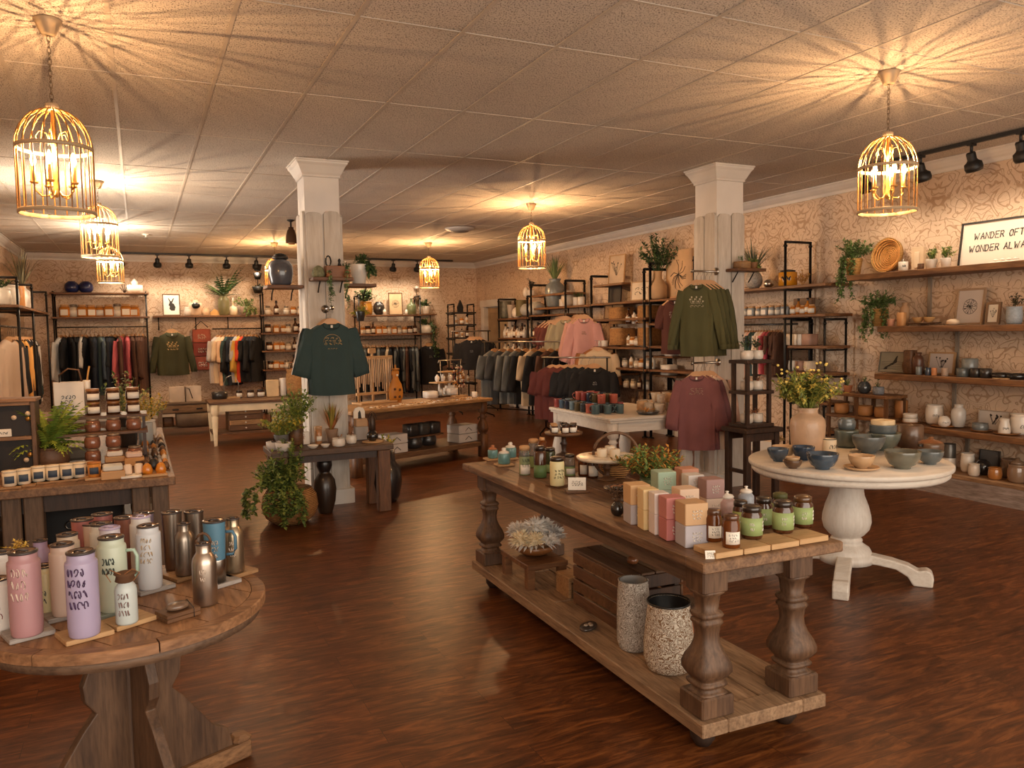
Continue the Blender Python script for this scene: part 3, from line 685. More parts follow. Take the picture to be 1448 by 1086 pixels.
# stepped pipe racks on the right wall
RRX = XR-.24
def rackR(label, y0, y1, ht, shelves, rail=None, dp=.36, x=RRX): return rack(label, x, (y0+y1)/2, PI/2, abs(y1-y0), dp, ht, shelves, rail=rail, pr=.019 if ht > 2 else .012)
rackR('black pipe rack of bottles at right wall, nearest the doorway', 12.75, 14.0, 2.13, (1.75, 1.38, 1.05, .7))
rackR('taller pipe rack of bottles with an upper ledge, second from the doorway', 11.35, 12.6, 2.32, (1.78, 1.40, 1.07, .7))
t = thing('wall_shelf', 'plank wall shelf with grey vase above the pink sweatshirts', 'shelf', (XR-.19, (10.62+12.9)/2, 1.87))
MB().box(0, 0, 0, .32, 12.9-10.62, .035, b=.003).obj('board', W_shelf, t)
for q in (-.9, -.2, .6): MB().tube([(.18, q, -.22), (-.06, q, -.22), (-.06, q, 0)], .012, 8).obj('bracket', M_pipe, t)
rackR('tall ladder rack of prints with wood shelves, centre of right wall', 9.1, 10.5, 2.33, (1.90, 1.66, 1.25, .95), dp=.4)
rackR('tall ladder rack with brown baskets left of the second pillar', 8.05, 9.0, 2.4, (1.90, 1.58, 1.27, .95, .65), dp=.34)
rack('pipe clothes rack with two upper shelves right of the second pillar', RRX, 6.88, PI/2, 1.8, .36, 2.42, (1.94, 1.63), rail=1.53, xs=(-.38, .86))
rackR('low pipe shelving of folded stock beside the small clothes rail, right wall', 5.98, 6.44, 1.58, (1.30, 1.02, .72, .42, .2), dp=.3)
# long wall shelf ledge continuing to pillar
# ------------------------------------------------------------------ right wall plank shelves
for z, u0, lab, nm in ((2.0, 1197, 'top plank wall shelf with the framed saying, right wall', 1), (1.49, 1240, 'second plank wall shelf from the top, right wall', 2), (1.04, 1236, 'third plank wall shelf holding small pots, right wall', 3), (.575, 1257, 'fourth plank wall shelf holding white pitchers, right wall', 4)):
    y1 = onX(u0, z, XR-.35); y0 = 2.7
    t = thing('wall_shelf', lab, 'shelf', (XR-.175, (y0+y1)/2, z))
    MB().box(0, 0, -.055, .35, y1-y0, .055, b=.004).obj('board', W_shelf, t)
    for q in (.28, -.25):
        yy = (y1-y0)*q; MB().box(.155, yy, -.46, .02, .03, .40).obj('wall_standard', mat((150, 140, 128), .4, metal=.5), t)
y1 = onX(1285, .2, XR-.35); t = thing('base_plinth', 'whitewashed plank plinth shelf on the floor under the right shelves', 'plinth', (XR-.19, (2.7+y1)/2, 0))
MB().box(0, 0, .16, .40, y1-2.7, .035, b=.004).obj('top_board', wood((176, 136, 98), (128, 94, 64), 'y'), t)
MB().box(-.18, 0, 0, .03, y1-2.7, .16).obj('front_board', wood((176, 160, 150), (128, 112, 102), 'y', 1, .7, .5), t)
# ------------------------------------------------------------------ dark etagere on a dark stool table by the second pillar
EX, EY = 4.93, 5.52
t = thing('stool_table', 'small dark wooden stand at the right of the second pillar', 'table', (4.80, 5.32, 0), -.02)
MB().box(0, 0, .60, .40, .34, .04, b=.006).obj('top', W_dark, t)
for sx_ in (-1, 1):
    for sy_ in (-1, 1): MB().box(sx_*.155, sy_*.12, 0, .05, .05, .60, b=.004).obj('leg', W_dark, t)
mb = MB(); mb.box(0, -.12, .53, .28, .025, .07); mb.box(0, .12, .53, .28, .025, .07); mb.obj('apron', W_dark, t)
for q in (-.155, .155): MB().box(q, 0, .25, .03, .2, .03).obj('stretcher', W_dark, t)
t = thing('small_etagere', 'dark three-tier wooden shelf of white bowls standing on a stand', 'shelf', (4.81, 5.34, .641))
for k, z in enumerate((0, .285, .55)): MB().box(0, 0, z, .30, .24, .03, b=.003).obj('shelf', W_dark, t)
for sx_ in (-1, 1):
    for sy_ in (-1, 1): MB().box(sx_*.12, sy_*.085, .03, .03, .03, .52).obj('post', W_dark, t)
# riser on the wall shelf plank right of the rack
y0, y1 = onX(1262, .8, XR-.3), onX(1176, .8, XR-.3)
t = thing('riser_shelf', 'two-tier brown wooden riser holding cactus pots, right wall', 'shelf', (XR-.24, (y0+y1)/2, .0))
RSY0, RSY1 = y0, y1
for z in (.83, .61, .3): MB().box(0, 0, z-.03, .30, y1-y0, .03, b=.003).obj('shelf', W_shelf, t)
for sx_ in (-1, 1):
    for sy_ in (-1, 0, 1): MB().box(sx_*.12, sy_*((y1-y0)/2-.02), 0, .03, .03, .80).obj('post', W_midz, t)
# small shelves on the pillars
def pillar_shelf(label, x, y, z, w_, d_, rz=0, m=W_shelfx):
    t = thing('pillar_shelf', label, 'shelf', (x, y, z), rz); MB().box(0, 0, -.028, w_, d_, .028, b=.004).obj('board', m, t)
    for q in (-.28, .28): MB().tube([(q*w_, d_/2-.01, -.12), (q*w_, d_/2-.06, -.06), (q*w_, .0, -.03)], .006, 6).obj('bracket', M_pipe, t)
pillar_shelf('narrow shelf on the front of the first pillar above the teal shirt', 1.52, 6.85, 1.985, .34, .20)
pillar_shelf('shelf holding the big grey jar on the left of the first pillar', 1.16, 7.12, 1.93, .30, .26)
pillar_shelf('shelf with white pot on the right side of the first pillar', 1.82, 7.15, 1.95, .30, .24)
pillar_shelf('narrow shelf on the front right of the second pillar', 5.13, 5.77, 2.045, .34, .17)
# left wall low table behind the jar table
t = thing('display_table', 'narrow plank table along the left wall behind the jar table', 'table', (-1.2, 8.6, 0))
MB().box(0, 0, .70-.04, .74, 2.9, .04, b=.005).obj('tabletop', W_rusty, t)
for sx_ in (-1, 1):
    for sy_ in (-1, 1): MB().box(sx_*.3, sy_*1.35, 0, .07, .07, .66).obj('leg', W_rustz, t)
# wooden two-bay display case with chalkboards on the jar table
# ------------------------------------------------------------------ shared small-goods kinds
def gm(c, **k): return mat(c, **k)
G_CLEAR = mat((225, 222, 214), .08, var=0, trans=.85)
G_AMBER = mat((120, 62, 18), .12, var=.1, trans=.35, coat=.4)
G_BROWN = mat((70, 36, 16), .15, var=.1, coat=.5)
G_HONEY = mat((190, 118, 44), .15, var=.1, coat=.4)
P_LABEL = mat((236, 228, 214), .7, var=.03)
P_KRAFT = mat((196, 152, 106), .7, var=.05)
INK = mat((40, 36, 34), .7, var=0)
INKB = mat((60, 74, 92), .7, var=.1)
LIDB = mat((38, 26, 20), .3, var=.1, coat=.5)
CORK = mat((196, 150, 104), .8, var=.15, vs_=30)
WAX = mat((226, 210, 184), .6, var=.04)
CER_W = mat((232, 222, 208), .35, var=.06, vs_=12, coat=.4)
CER_G = mat((120, 126, 126), .3, var=.18, vs_=14, coat=.5)
CER_GR = mat((92, 98, 88), .3, var=.25, vs_=16, coat=.5)
CER_BL = mat((44, 62, 84), .25, var=.25, vs_=10, coat=.6)
CER_BR = mat((96, 70, 50), .35, var=.2, vs_=18, coat=.3)
CER_DK = mat((48, 44, 42), .3, var=.15, coat=.4)
TERRA = mat((170, 108, 70), .75, var=.12, vs_=10)
STEEL = mat((176, 168, 158), .28, metal=1, var=.05)
TAN_POT = mat((196, 160, 128), .65, var=.1, vs_=10)
SOIL = mat((44, 32, 24), .95, var=.2, vs_=40)

def scribble(mb, w, h, rows=3, m=0, y=0, seed=1, t=.0012, thick=None):
    """small strokes standing for illegible lettering, in the local XZ plane"""
    r = random.Random(seed); th = thick or h*.03
    for k in range(rows):
        z = h/2-(k+.5)*h/rows; x = -w/2*r.uniform(.7, 1)
        while x < w/2*.85:
            ww = w*r.uniform(.18, .32); hh = h/rows*.34; p_, q = r.uniform(0, 6), r.choice((.8, 1, 1.4))
            mb.tube([(x+ww*(.5+.5*math.sin(i*.9+p_))*(.4+.08*i), y, z+hh*math.cos(i*.9*q+p_)) for i in range(7)], th, 4, m=m, cap=False); x += ww*1.1
    return mb
def curved_strokes(mb, R_, z0, w, h, rows, seed, m=0, a0=-PI/2, th=.0012):
    """strokes wrapped on a cylinder of radius R_, facing -y"""
    k = len(mb.v); scribble(mb, w, h, rows, m, 0, seed, thick=th)
    for i in range(k, len(mb.v)):
        x, y, z = mb.v[i]; a = a0+x/R_; r = R_+y+.0003; mb.v[i] = (r*math.cos(a), r*math.sin(a), z+z0)
    return mb
def label_patch(mb, R_, z0, z1, arc, m=0, a0=-PI/2, t=.0008):
    v = []; n = int(arc*5)+2
    for i in range(n+1):
        a = a0-arc/2+arc*i/n
        for r, z in ((R_, z0), (R_+t, z0), (R_+t, z1), (R_, z1)): v.append((r*math.cos(a), r*math.sin(a), z))
    f = [(i*4+1, (i+1)*4+1, (i+1)*4+2, i*4+2) for i in range(n)]+[(i*4+2, (i+1)*4+2, (i+1)*4+3, i*4+3) for i in range(n)]+[(i*4, (i+1)*4, (i+1)*4+1, i*4+1) for i in range(n)]
    mb.add(v, f, m, True); return mb

def bottle_proto(name, cat, body, bm, lid=None, lm=None, lab=None, labm=None, extra=(), seg=18, sq=0):
    """body / lid: lathe profiles; lab=(radius, z0, z1, arc)"""
    parts = [(None, MB().lathe(body, seg, sq=sq, caps=False).mesh(name, bm), -1)]
    if lid: parts.append(('lid', MB().lathe(lid, seg, sq=sq, caps=False).mesh('lid', lm), 0 if 0 else -1))
    if lab: parts.append(('label', label_patch(MB(), *lab).mesh('label', labm or P_LABEL), -1))
    for nm, mb, m in extra: parts.append((nm, mb.mesh(nm, m), -1))
    return Proto(name, cat, parts)
def closed(p): return [(0, p[0][1])]+p+[(0, p[-1][1])]
# jars (all around 8-12 cm tall, base at z=0)
P_jarA = bottle_proto('candle_jar', 'jar', closed([(.030, 0), (.034, .004), (.034, .066), (.030, .074)]), G_AMBER, closed([(.031, .074), (.033, .076), (.033, .092), (.030, .095)]), LIDB, (.0345, .012, .056, 2.0))
P_jarH = bottle_proto('candle_jar', 'jar', closed([(.030, 0), (.034, .004), (.034, .060), (.026, .074)]), G_HONEY, closed([(.024, .074), (.026, .076), (.026, .088)]), CORK, (.0345, .010, .052, 2.2))
P_jarC = bottle_proto('glass_jar', 'jar', closed([(.028, 0), (.032, .004), (.032, .062), (.022, .076)]), mat((206, 190, 168), .15, var=.1, coat=.5), closed([(.021, .076), (.024, .078), (.024, .094)]), mat((150, 140, 128), .3, metal=.6), (.0325, .010, .050, 2.2))
P_bot = bottle_proto('glass_bottle', 'bottle', closed([(.022, 0), (.026, .004), (.026, .08), (.010, .105), (.009, .125)]), G_BROWN, closed([(.011, .125), (.012, .127), (.012, .15)]), LIDB, (.0265, .02, .065, 2.0))
P_botW = bottle_proto('soap_bottle', 'bottle', closed([(.020, 0), (.023, .004), (.023, .08), (.009, .095), (.008, .105)]), CER_W, closed([(.009, .105), (.010, .107), (.010, .125)]), LIDB, (.0235, .02, .06, 1.8), labm=P_KRAFT)
P_jarSq = bottle_proto('square_jar', 'jar', closed([(.034, 0), (.037, .004), (.037, .066), (.028, .078)]), G_HONEY, closed([(.026, .078), (.027, .094)]), CORK, None, sq=6, extra=[('label', MB().box(0, -.0385, .012, .05, .002, .044), P_LABEL)])
P_cup = Proto('candle_tumbler', 'candle', [(None, MB().lathe(closed([(.030, 0), (.034, .004), (.036, .078)]), 18, caps=False).mesh('candle_tumbler', WAX), -1),
    ('lid', MB().lathe([(0, .078), (.037, .078), (.037, .086), (0, .087)], 18, caps=False).mesh('lid', WAX), -1), ('label', label_patch(MB(), .0355, .018, .058, 1.4).mesh('label', INKB), -1)])
def mugmesh():
    mb = MB(); mb.lathe([(0, 0), (.034, 0), (.038, .004), (.040, .08), (.041, .088), (.037, .088), (.035, .01), (0, .009)], 18, caps=False)
    return mb
_mh = MB().tube([(.038, 0, .07), (.058, 0, .072), (.068, 0, .055), (.064, 0, .032), (.05, 0, .02), (.037, 0, .018)], .0052, 6)
P_mug = Proto('mug', 'mug', [(None, mugmesh().mesh('mug', CER_BL), -1), ('handle', _mh.mesh('handle', CER_BL), -1)])
def bowlmesh(R_, h, foot=.45, th=.05, seg=28):
    return MB().lathe([(0, 0), (R_*foot, 0), (R_*foot, .006), (R_*.72, h*.25), (R_*.93, h*.62), (R_, h*.97), (R_*.985, h), (R_*.955, h*.97), (R_*.88, h*.62), (R_*.66, h*.27), (R_*.3, h*.12), (0, h*.1)], seg, caps=False)
P_bowl = Proto('bowl', 'bowl', [(None, bowlmesh(.07, .06).mesh('bowl', CER_GR), -1)])
P_bowlD = Proto('bowl', 'bowl', [(None, MB().lathe([(0, 0), (.05, 0), (.064, .012), (.07, .04), (.07, .075), (.072, .085), (.067, .085), (.064, .04), (.05, .016), (0, .012)], 26, caps=False).mesh('bowl', CER_GR), -1)])
P_plate = Proto('wooden_plate', 'plate', [(None, MB().lathe([(0, 0), (.06, 0), (.09, .008), (.10, .016), (.098, .019), (.085, .012), (0, .008)], 24, caps=False).mesh('wooden_plate', W_mid), -1)])
P_box = Proto('soap_box', 'box', [(None, MB().box(0, 0, 0, .075, .075, .075, b=.002).mesh('soap_box', P_KRAFT), -1),
    ('label', scribble(MB(), .034, .036, 3, 0, -.0385, 3, thick=.0009).xform(Matrix.Translation((0, 0, .036))).mesh('label', P_LABEL), -1)])
P_coaster = Proto('coaster', 'coaster', [(None, MB().box(0, 0, 0, .10, .10, .012, b=.0015).mesh('coaster', W_light), -1)])
P_frame = None
def picture(label, loc, w, h, rz, lean=.12, fm=W_mid, pm=P_LABEL, art='sprig', name='picture_frame', cat='picture', fw=.016, seed=1, group=None):
    """framed print, bottom edge centre at loc, facing local -y, leaning back"""
    t = thing(name, label, cat, loc, rz, group); M = Matrix.Rotation(-lean, 4, 'X')
    mb = MB(); d = .02
    mb.box(0, 0, 0, w, d, fw); mb.box(0, 0, h-fw, w, d, fw); mb.box(-w/2+fw/2, 0, fw, fw, d, h-2*fw); mb.box(w/2-fw/2, 0, fw, fw, d, h-2*fw)
    mb.xform(M).obj('frame', fm, t)
    MB().box(0, .003, fw, w-2*fw, .008, h-2*fw).xform(M).obj('print_sheet', pm, t)
    mb = MB(); r = random.Random(seed); y = -.0018; iw, ih = w-2*fw, h-2*fw; cz = h/2
    if art == 'sprig':
        for k in range(9):
            a = r.uniform(-1.2, 1.2); l = ih*r.uniform(.18, .34); x0 = r.uniform(-.06, .06)*iw
            mb.tube([(x0, y, cz-ih*.22), (x0+math.sin(a)*l*.5, y, cz-ih*.22+l*.7), (x0+math.sin(a)*l, y, cz-ih*.2+l*1.4)], w*.006, 4, cap=False)
            mb.lathe([(0, -.0006), (w*.035, -.0006), (w*.035, .0006), (0, .0006)], 8, x0+math.sin(a)*l, y, 0, caps=False) if 0 else mb.box(x0+math.sin(a)*l, y, cz-ih*.2+l*1.4, w*.05, .001, w*.05, ry=.6)
    elif art == 'round':
        for k in range(7):
            a = PI*k/7; mb.tube([(math.cos(a)*iw*.26*q, y, cz+math.sin(a)*iw*.26*q) for q in (-1, -.3, .4, 1)], w*.006, 4, cap=False)
        mb.tube([(math.cos(2*PI*k/18)*iw*.28*r.uniform(.93, 1.05), y, cz+math.sin(2*PI*k/18)*iw*.28) for k in range(19)], w*.007, 4, cap=False)
        for k in range(14):
            a = r.uniform(0, 2*PI); q = r.uniform(.3, .9)*iw*.26; mb.box(math.cos(a)*q, y, cz+math.sin(a)*q, w*.05, .001, w*.02, ry=a)
    elif art == 'hare':
        pl = [(-.02, -.3), (.2, -.3), (.26, -.12), (.16, .05), (.06, .08), (.10, .16), (.2, .34), (.12, .32), (.02, .18), (-.04, .18), (-.16, .34), (-.2, .32), (-.10, .14), (-.14, .04), (-.18, -.02), (-.10, -.08), (-.14, -.2)]
        mb.prism([(a*iw, cz+b*ih) for a, b in pl], .0012, Matrix.Translation((0, y, 0)))
    elif art == 'bird':
        for pl in ([(-.30, -.34), (-.24, -.22), (-.02, .0), (.08, .30), (.14, .36), (.12, .22), (.12, .0), (-.02, -.14)], [(-.36, -.40), (-.22, -.38), (-.20, -.24), (-.28, -.24)]):
            mb.prism([(a*iw, cz+b*ih) for a, b in pl], .0012, Matrix.Translation((0, y, 0)))
        for k in range(6): mb.tube([(-iw*.45+iw*.9*q/6, y, ih*.12+ih*.08*k+math.sin(q+k)*ih*.02+fw) for q in range(7)], w*.004, 4, cap=False)
    elif art == 'text': scribble(mb, iw*.8, ih*.5, 2, 0, 0, seed, thick=h*.012); mb.xform(Matrix.Translation((0, y, cz)))
    if mb.v: mb.xform(M).obj('drawing', INK, t)
    return t

# ------------------------------------------------------------------ plants
def leafmesh(mb, p, d, up, L, W, m=0, bend=.3):
    d = d.normalized(); s = d.cross(up)
    if s.length < 1e-4: s = Vector((1, 0, 0))
    s.normalize(); n = s.cross(d)
    a = p; b = p+d*L*.5+n*L*bend*.25; c = p+d*L-n*L*bend*.3
    mb.add([a, b+s*W/2, c, b-s*W/2, b+n*W*.12], [(0, 1, 4), (1, 2, 4), (2, 3, 4), (3, 0, 4)], m, False)
def bushy(n, R_, hgt, leaf, seed=1, droop=0, z0=0, sq=1.0, wd=.5, nm=2):
    r = random.Random(seed); mb = MB()
    ns = max(6, n//14)
    for k in range(ns):
        a = r.uniform(0, 2*PI); q = r.uniform(.15, 1)*R_; e = r.uniform(.45, 1.0)
        tip = Vector((math.cos(a)*q, math.sin(a)*q*sq, z0+hgt*e*(1-.35*(q/R_)**2)-droop*q))
        b = Vector((math.cos(a)*q*.12, math.sin(a)*q*.12, z0)); mid = (b+tip)/2+Vector((0, 0, hgt*.12))
        mb.tube([b, mid, tip], leaf*.05, 3, m=0, cap=False)
        for j in range(n//ns):
            f = r.uniform(.3, 1.02); p = b*(1-f)**2+mid*2*f*(1-f)+tip*f*f
            d = Vector((r.gauss(0, 1), r.gauss(0, 1), r.gauss(.35, .6)))
            leafmesh(mb, p, d, Vector((0, 0, 1)), leaf*r.uniform(.7, 1.3), leaf*wd*r.uniform(.8, 1.2), m=r.randint(0, nm-1))
    return mb
def trailing(n, strands, L, leaf, seed=1, spread=.08, z0=0, mb=None, dirs=None, nm=2):
    r = random.Random(seed); mb = mb or MB()
    for k in range(strands):
        a = dirs[k % len(dirs)]+r.gauss(0, .25) if dirs else r.uniform(0, 2*PI)
        ll = L*r.uniform(.5, 1); pts = [Vector((0, 0, z0))]
        o = spread*r.uniform(.9, 1.5)
        pts += [Vector((math.cos(a)*o*.6, math.sin(a)*o*.6, z0+.03)), Vector((math.cos(a)*o, math.sin(a)*o, z0-.02))]
        m_ = 6
        for j in range(1, m_+1): pts.append(Vector((math.cos(a)*o*(1+.1*j/m_)+r.gauss(0, .012), math.sin(a)*o*(1+.1*j/m_)+r.gauss(0, .012), z0-.02-ll*j/m_)))
        mb.tube(pts, leaf*.05, 3, m=0, cap=False)
        for j in range(n//strands):
            f = r.uniform(.1, .999)*(len(pts)-1); i = int(f); p = pts[i].lerp(pts[i+1], f-i)
            leafmesh(mb, p, Vector((r.gauss(0, 1), r.gauss(0, 1), r.gauss(-.2, .5))), Vector((0, 0, 1)), leaf*r.uniform(.7, 1.25), leaf*.6, m=r.randint(0, nm-1))
    return mb
def spiky(n, L, W, seed=1, spread=.8, z0=0, droop=.5, nm=2):
    r = random.Random(seed); mb = MB()
    for k in range(n):
        a = 2*PI*k/n+r.gauss(0, .3); e = r.uniform(.05, spread); l = L*r.uniform(.7, 1.05)
        d = Vector((math.cos(a)*e, math.sin(a)*e, 1)).normalized(); s = Vector((-math.sin(a), math.cos(a), 0))
        p = Vector((math.cos(a)*.008, math.sin(a)*.008, z0)); v = []; m_ = 5
        for j in range(m_+1):
            f = j/m_; w = W*(1-f**1.5)*.5+.0004
            q = p+d*(l*f)+Vector((math.cos(a), math.sin(a), 0))*(droop*l*.35*f*f*e)-Vector((0, 0, droop*l*.35*f*f*f*e))
            v += [q-s*w, q+s*w]
        mb.add(v, [(2*j, 2*j+1, 2*j+3, 2*j+2) for j in range(m_)], r.randint(0, nm-1), True)
    return mb
def fern(n, L, seed=1, z0=0, W=.1, arch=1.0, nm=2, up=.6):
    r = random.Random(seed); mb = MB()
    for k in range(n):
        a = 2*PI*k/n+r.gauss(0, .2); l = L*r.uniform(.7, 1.1); u = r.uniform(.3, 1)*up; prev = None
        m_ = 11; h = Vector((math.cos(a), math.sin(a), 0)); s = Vector((-math.sin(a), math.cos(a), 0)); mm = r.randint(0, nm-1)
        for j in range(m_+1):
            f = j/m_; q = h*(l*f*(1-.15*u))+Vector((0, 0, z0+l*(u*1.3*f-arch*.75*f*f)))
            if prev is not None:
                mb.add([prev-s*.0012, prev+s*.0012, q+s*.0012, q-s*.0012], [(0, 1, 2, 3)], mm)
                w = W*math.sin(PI*min(1, f*1.02+.05))**.8*.5+.003
                for sg in (-1, 1):
                    t_ = q+s*sg*w+h*w*.35-Vector((0, 0, w*.25)); mb.add([prev, q, t_], [(0, 1, 2)], mm, False)
            prev = q
    return mb
GR = (mat((94, 120, 58), .6, var=.2), mat((138, 154, 76), .6, var=.2))
GRD = (mat((58, 82, 46), .6, var=.2), mat((92, 114, 62), .6, var=.2))
GRY = (mat((138, 146, 58), .6, var=.2), mat((204, 180, 66), .6, var=.2))
GRE = (mat((90, 112, 74), .65, var=.2), mat((128, 146, 92), .6, var=.2))
YEL = (mat((206, 166, 44), .6, var=.2), mat((228, 196, 96), .6, var=.2))
POTP = {
 'round': [(0, 0), (.36, 0), (.46, .1), (.5, .45), (.47, .8), (.44, .9), (.47, .94), (.47, 1), (.42, 1), (.41, .9), (0, .88)],
 'taper': [(0, 0), (.34, 0), (.36, .02), (.5, .94), (.5, 1), (.46, 1), (.44, .9), (0, .88)],
 'straight': [(0, 0), (.46, 0), (.5, .04), (.5, .98), (.48, 1), (.46, .98), (.45, .9), (0, .88)],
 'vase': [(0, 0), (.28, 0), (.3, .02), (.46, .3), (.5, .5), (.44, .7), (.22, .84), (.17, .9), (.2, 1), (.17, 1), (.13, .9), (0, .88)],
 'urn': [(0, 0), (.36, 0), (.42, .05), (.5, .4), (.5, .65), (.44, .78), (.3, .86), (.26, .9), (.32, 1), (.28, 1), (.24, .92), (0, .9)],
 'ball': [(0, 0), (.2, 0), (.3, .04), (.45, .22), (.5, .45), (.46, .7), (.34, .9), (.24, .96), (.24, 1), (.2, 1), (.2, .95), (0, .94)],
 'bottle': [(0, 0), (.4, 0), (.5, .05), (.5, .5), (.42, .62), (.15, .72), (.12, .8), (.12, .97), (.15, 1), (0, 1)],
 'bowl': [(0, 0), (.2, 0), (.22, .04), (.38, .35), (.48, .8), (.5, 1), (.47, 1), (.42, .75), (0, .7)],
}
def pot(kind, w, h, m, name, parent=None, seg=20, sq=0):
    return MB().lathe([(r*w, z*h) for r, z in POTP[kind]], seg, caps=False, sq=sq).obj(name, m, parent)
def plant(label, loc, kind, pw, ph, pm, foliage, fm, cat='plant', name='potted_plant', rz=0, group=None, sq=0):
    t = thing(name, label, cat, loc, rz, group); pot(kind, pw, ph, pm, 'vase' if kind in ('vase', 'urn', 'bottle') else 'pot', t, sq=sq)
    if foliage: foliage.obj('foliage', list(fm), t)
    return t
def vessel(label, loc, kind, w, h, m, cat='vase', name='vase', rz=0, group=None, sq=0, extra=None):
    t = pot(kind, w, h, m, name, sq=sq); t.location = loc; t.rotation_euler = (0, 0, rz); tag(t, label, cat, group)
    return t
BASK = None
def basket_mat(c1=(186, 130, 72), c2=(110, 70, 34), s=60):
    m, nt, b = newmat('woven_wicker'); L = nt.links; tc = nd(nt, 'ShaderNodeTexCoord')
    ck = nd(nt, 'ShaderNodeTexWave', Scale=float(s), Distortion=1.5, Detail=1.0, _bands_direction='Z'); L.new(tc.outputs['Object'], ck.inputs['Vector'])
    w2 = nd(nt, 'ShaderNodeTexNoise', Scale=float(s)*1.3); L.new(tc.outputs['Object'], w2.inputs['Vector'])
    ad = nd(nt, 'ShaderNodeMath', _operation='MULTIPLY'); L.new(ck.outputs['Fac'], ad.inputs[0]); L.new(w2.outputs['Fac'], ad.inputs[1])
    r = nd(nt, 'ShaderNodeValToRGB'); r.color_ramp.elements[0].color = lin(c2); r.color_ramp.elements[1].color = lin(c1); r.color_ramp.elements[1].position = .5
    L.new(ad.outputs[0], r.inputs['Fac']); L.new(r.outputs['Color'], b.inputs['Base Color']); b.inputs['Roughness'].default_value = .75
    u = nd(nt, 'ShaderNodeBump', Strength=.8, Distance=.006); L.new(ad.outputs[0], u.inputs['Height']); L.new(u.outputs['Normal'], b.inputs['Normal'])
    return m
BASK = basket_mat((214, 158, 94), (104, 64, 32), 26)
BASKG = basket_mat((222, 172, 98), (132, 88, 40), 34)
def carved_mat(light_c, dark_c, scale=70):
    """pale raised maze pattern pressed over a darker ground"""
    m, nt, b = newmat('carved_glaze'); L = nt.links; tc = nd(nt, 'ShaderNodeTexCoord')
    n = nd(nt, 'ShaderNodeTexNoise', Scale=scale*.55, Detail=1.0, Distortion=.9); L.new(tc.outputs['Object'], n.inputs['Vector'])
    a = nd(nt, 'ShaderNodeMath', _operation='MULTIPLY'); a.inputs[1].default_value = 7; L.new(n.outputs['Fac'], a.inputs[0])
    p = nd(nt, 'ShaderNodeMath', _operation='PINGPONG'); p.inputs[1].default_value = .5; L.new(a.outputs[0], p.inputs[0])
    r = nd(nt, 'ShaderNodeValToRGB'); r.color_ramp.elements[0].position = .14; r.color_ramp.elements[0].color = lin(dark_c); r.color_ramp.elements[1].position = .3; r.color_ramp.elements[1].color = lin(light_c)
    L.new(p.outputs[0], r.inputs['Fac']); L.new(r.outputs['Color'], b.inputs['Base Color']); b.inputs['Roughness'].default_value = .6
    u = nd(nt, 'ShaderNodeBump', Strength=.7, Distance=.004); L.new(p.outputs[0], u.inputs['Height']); L.new(u.outputs['Normal'], b.inputs['Normal'])
    return m

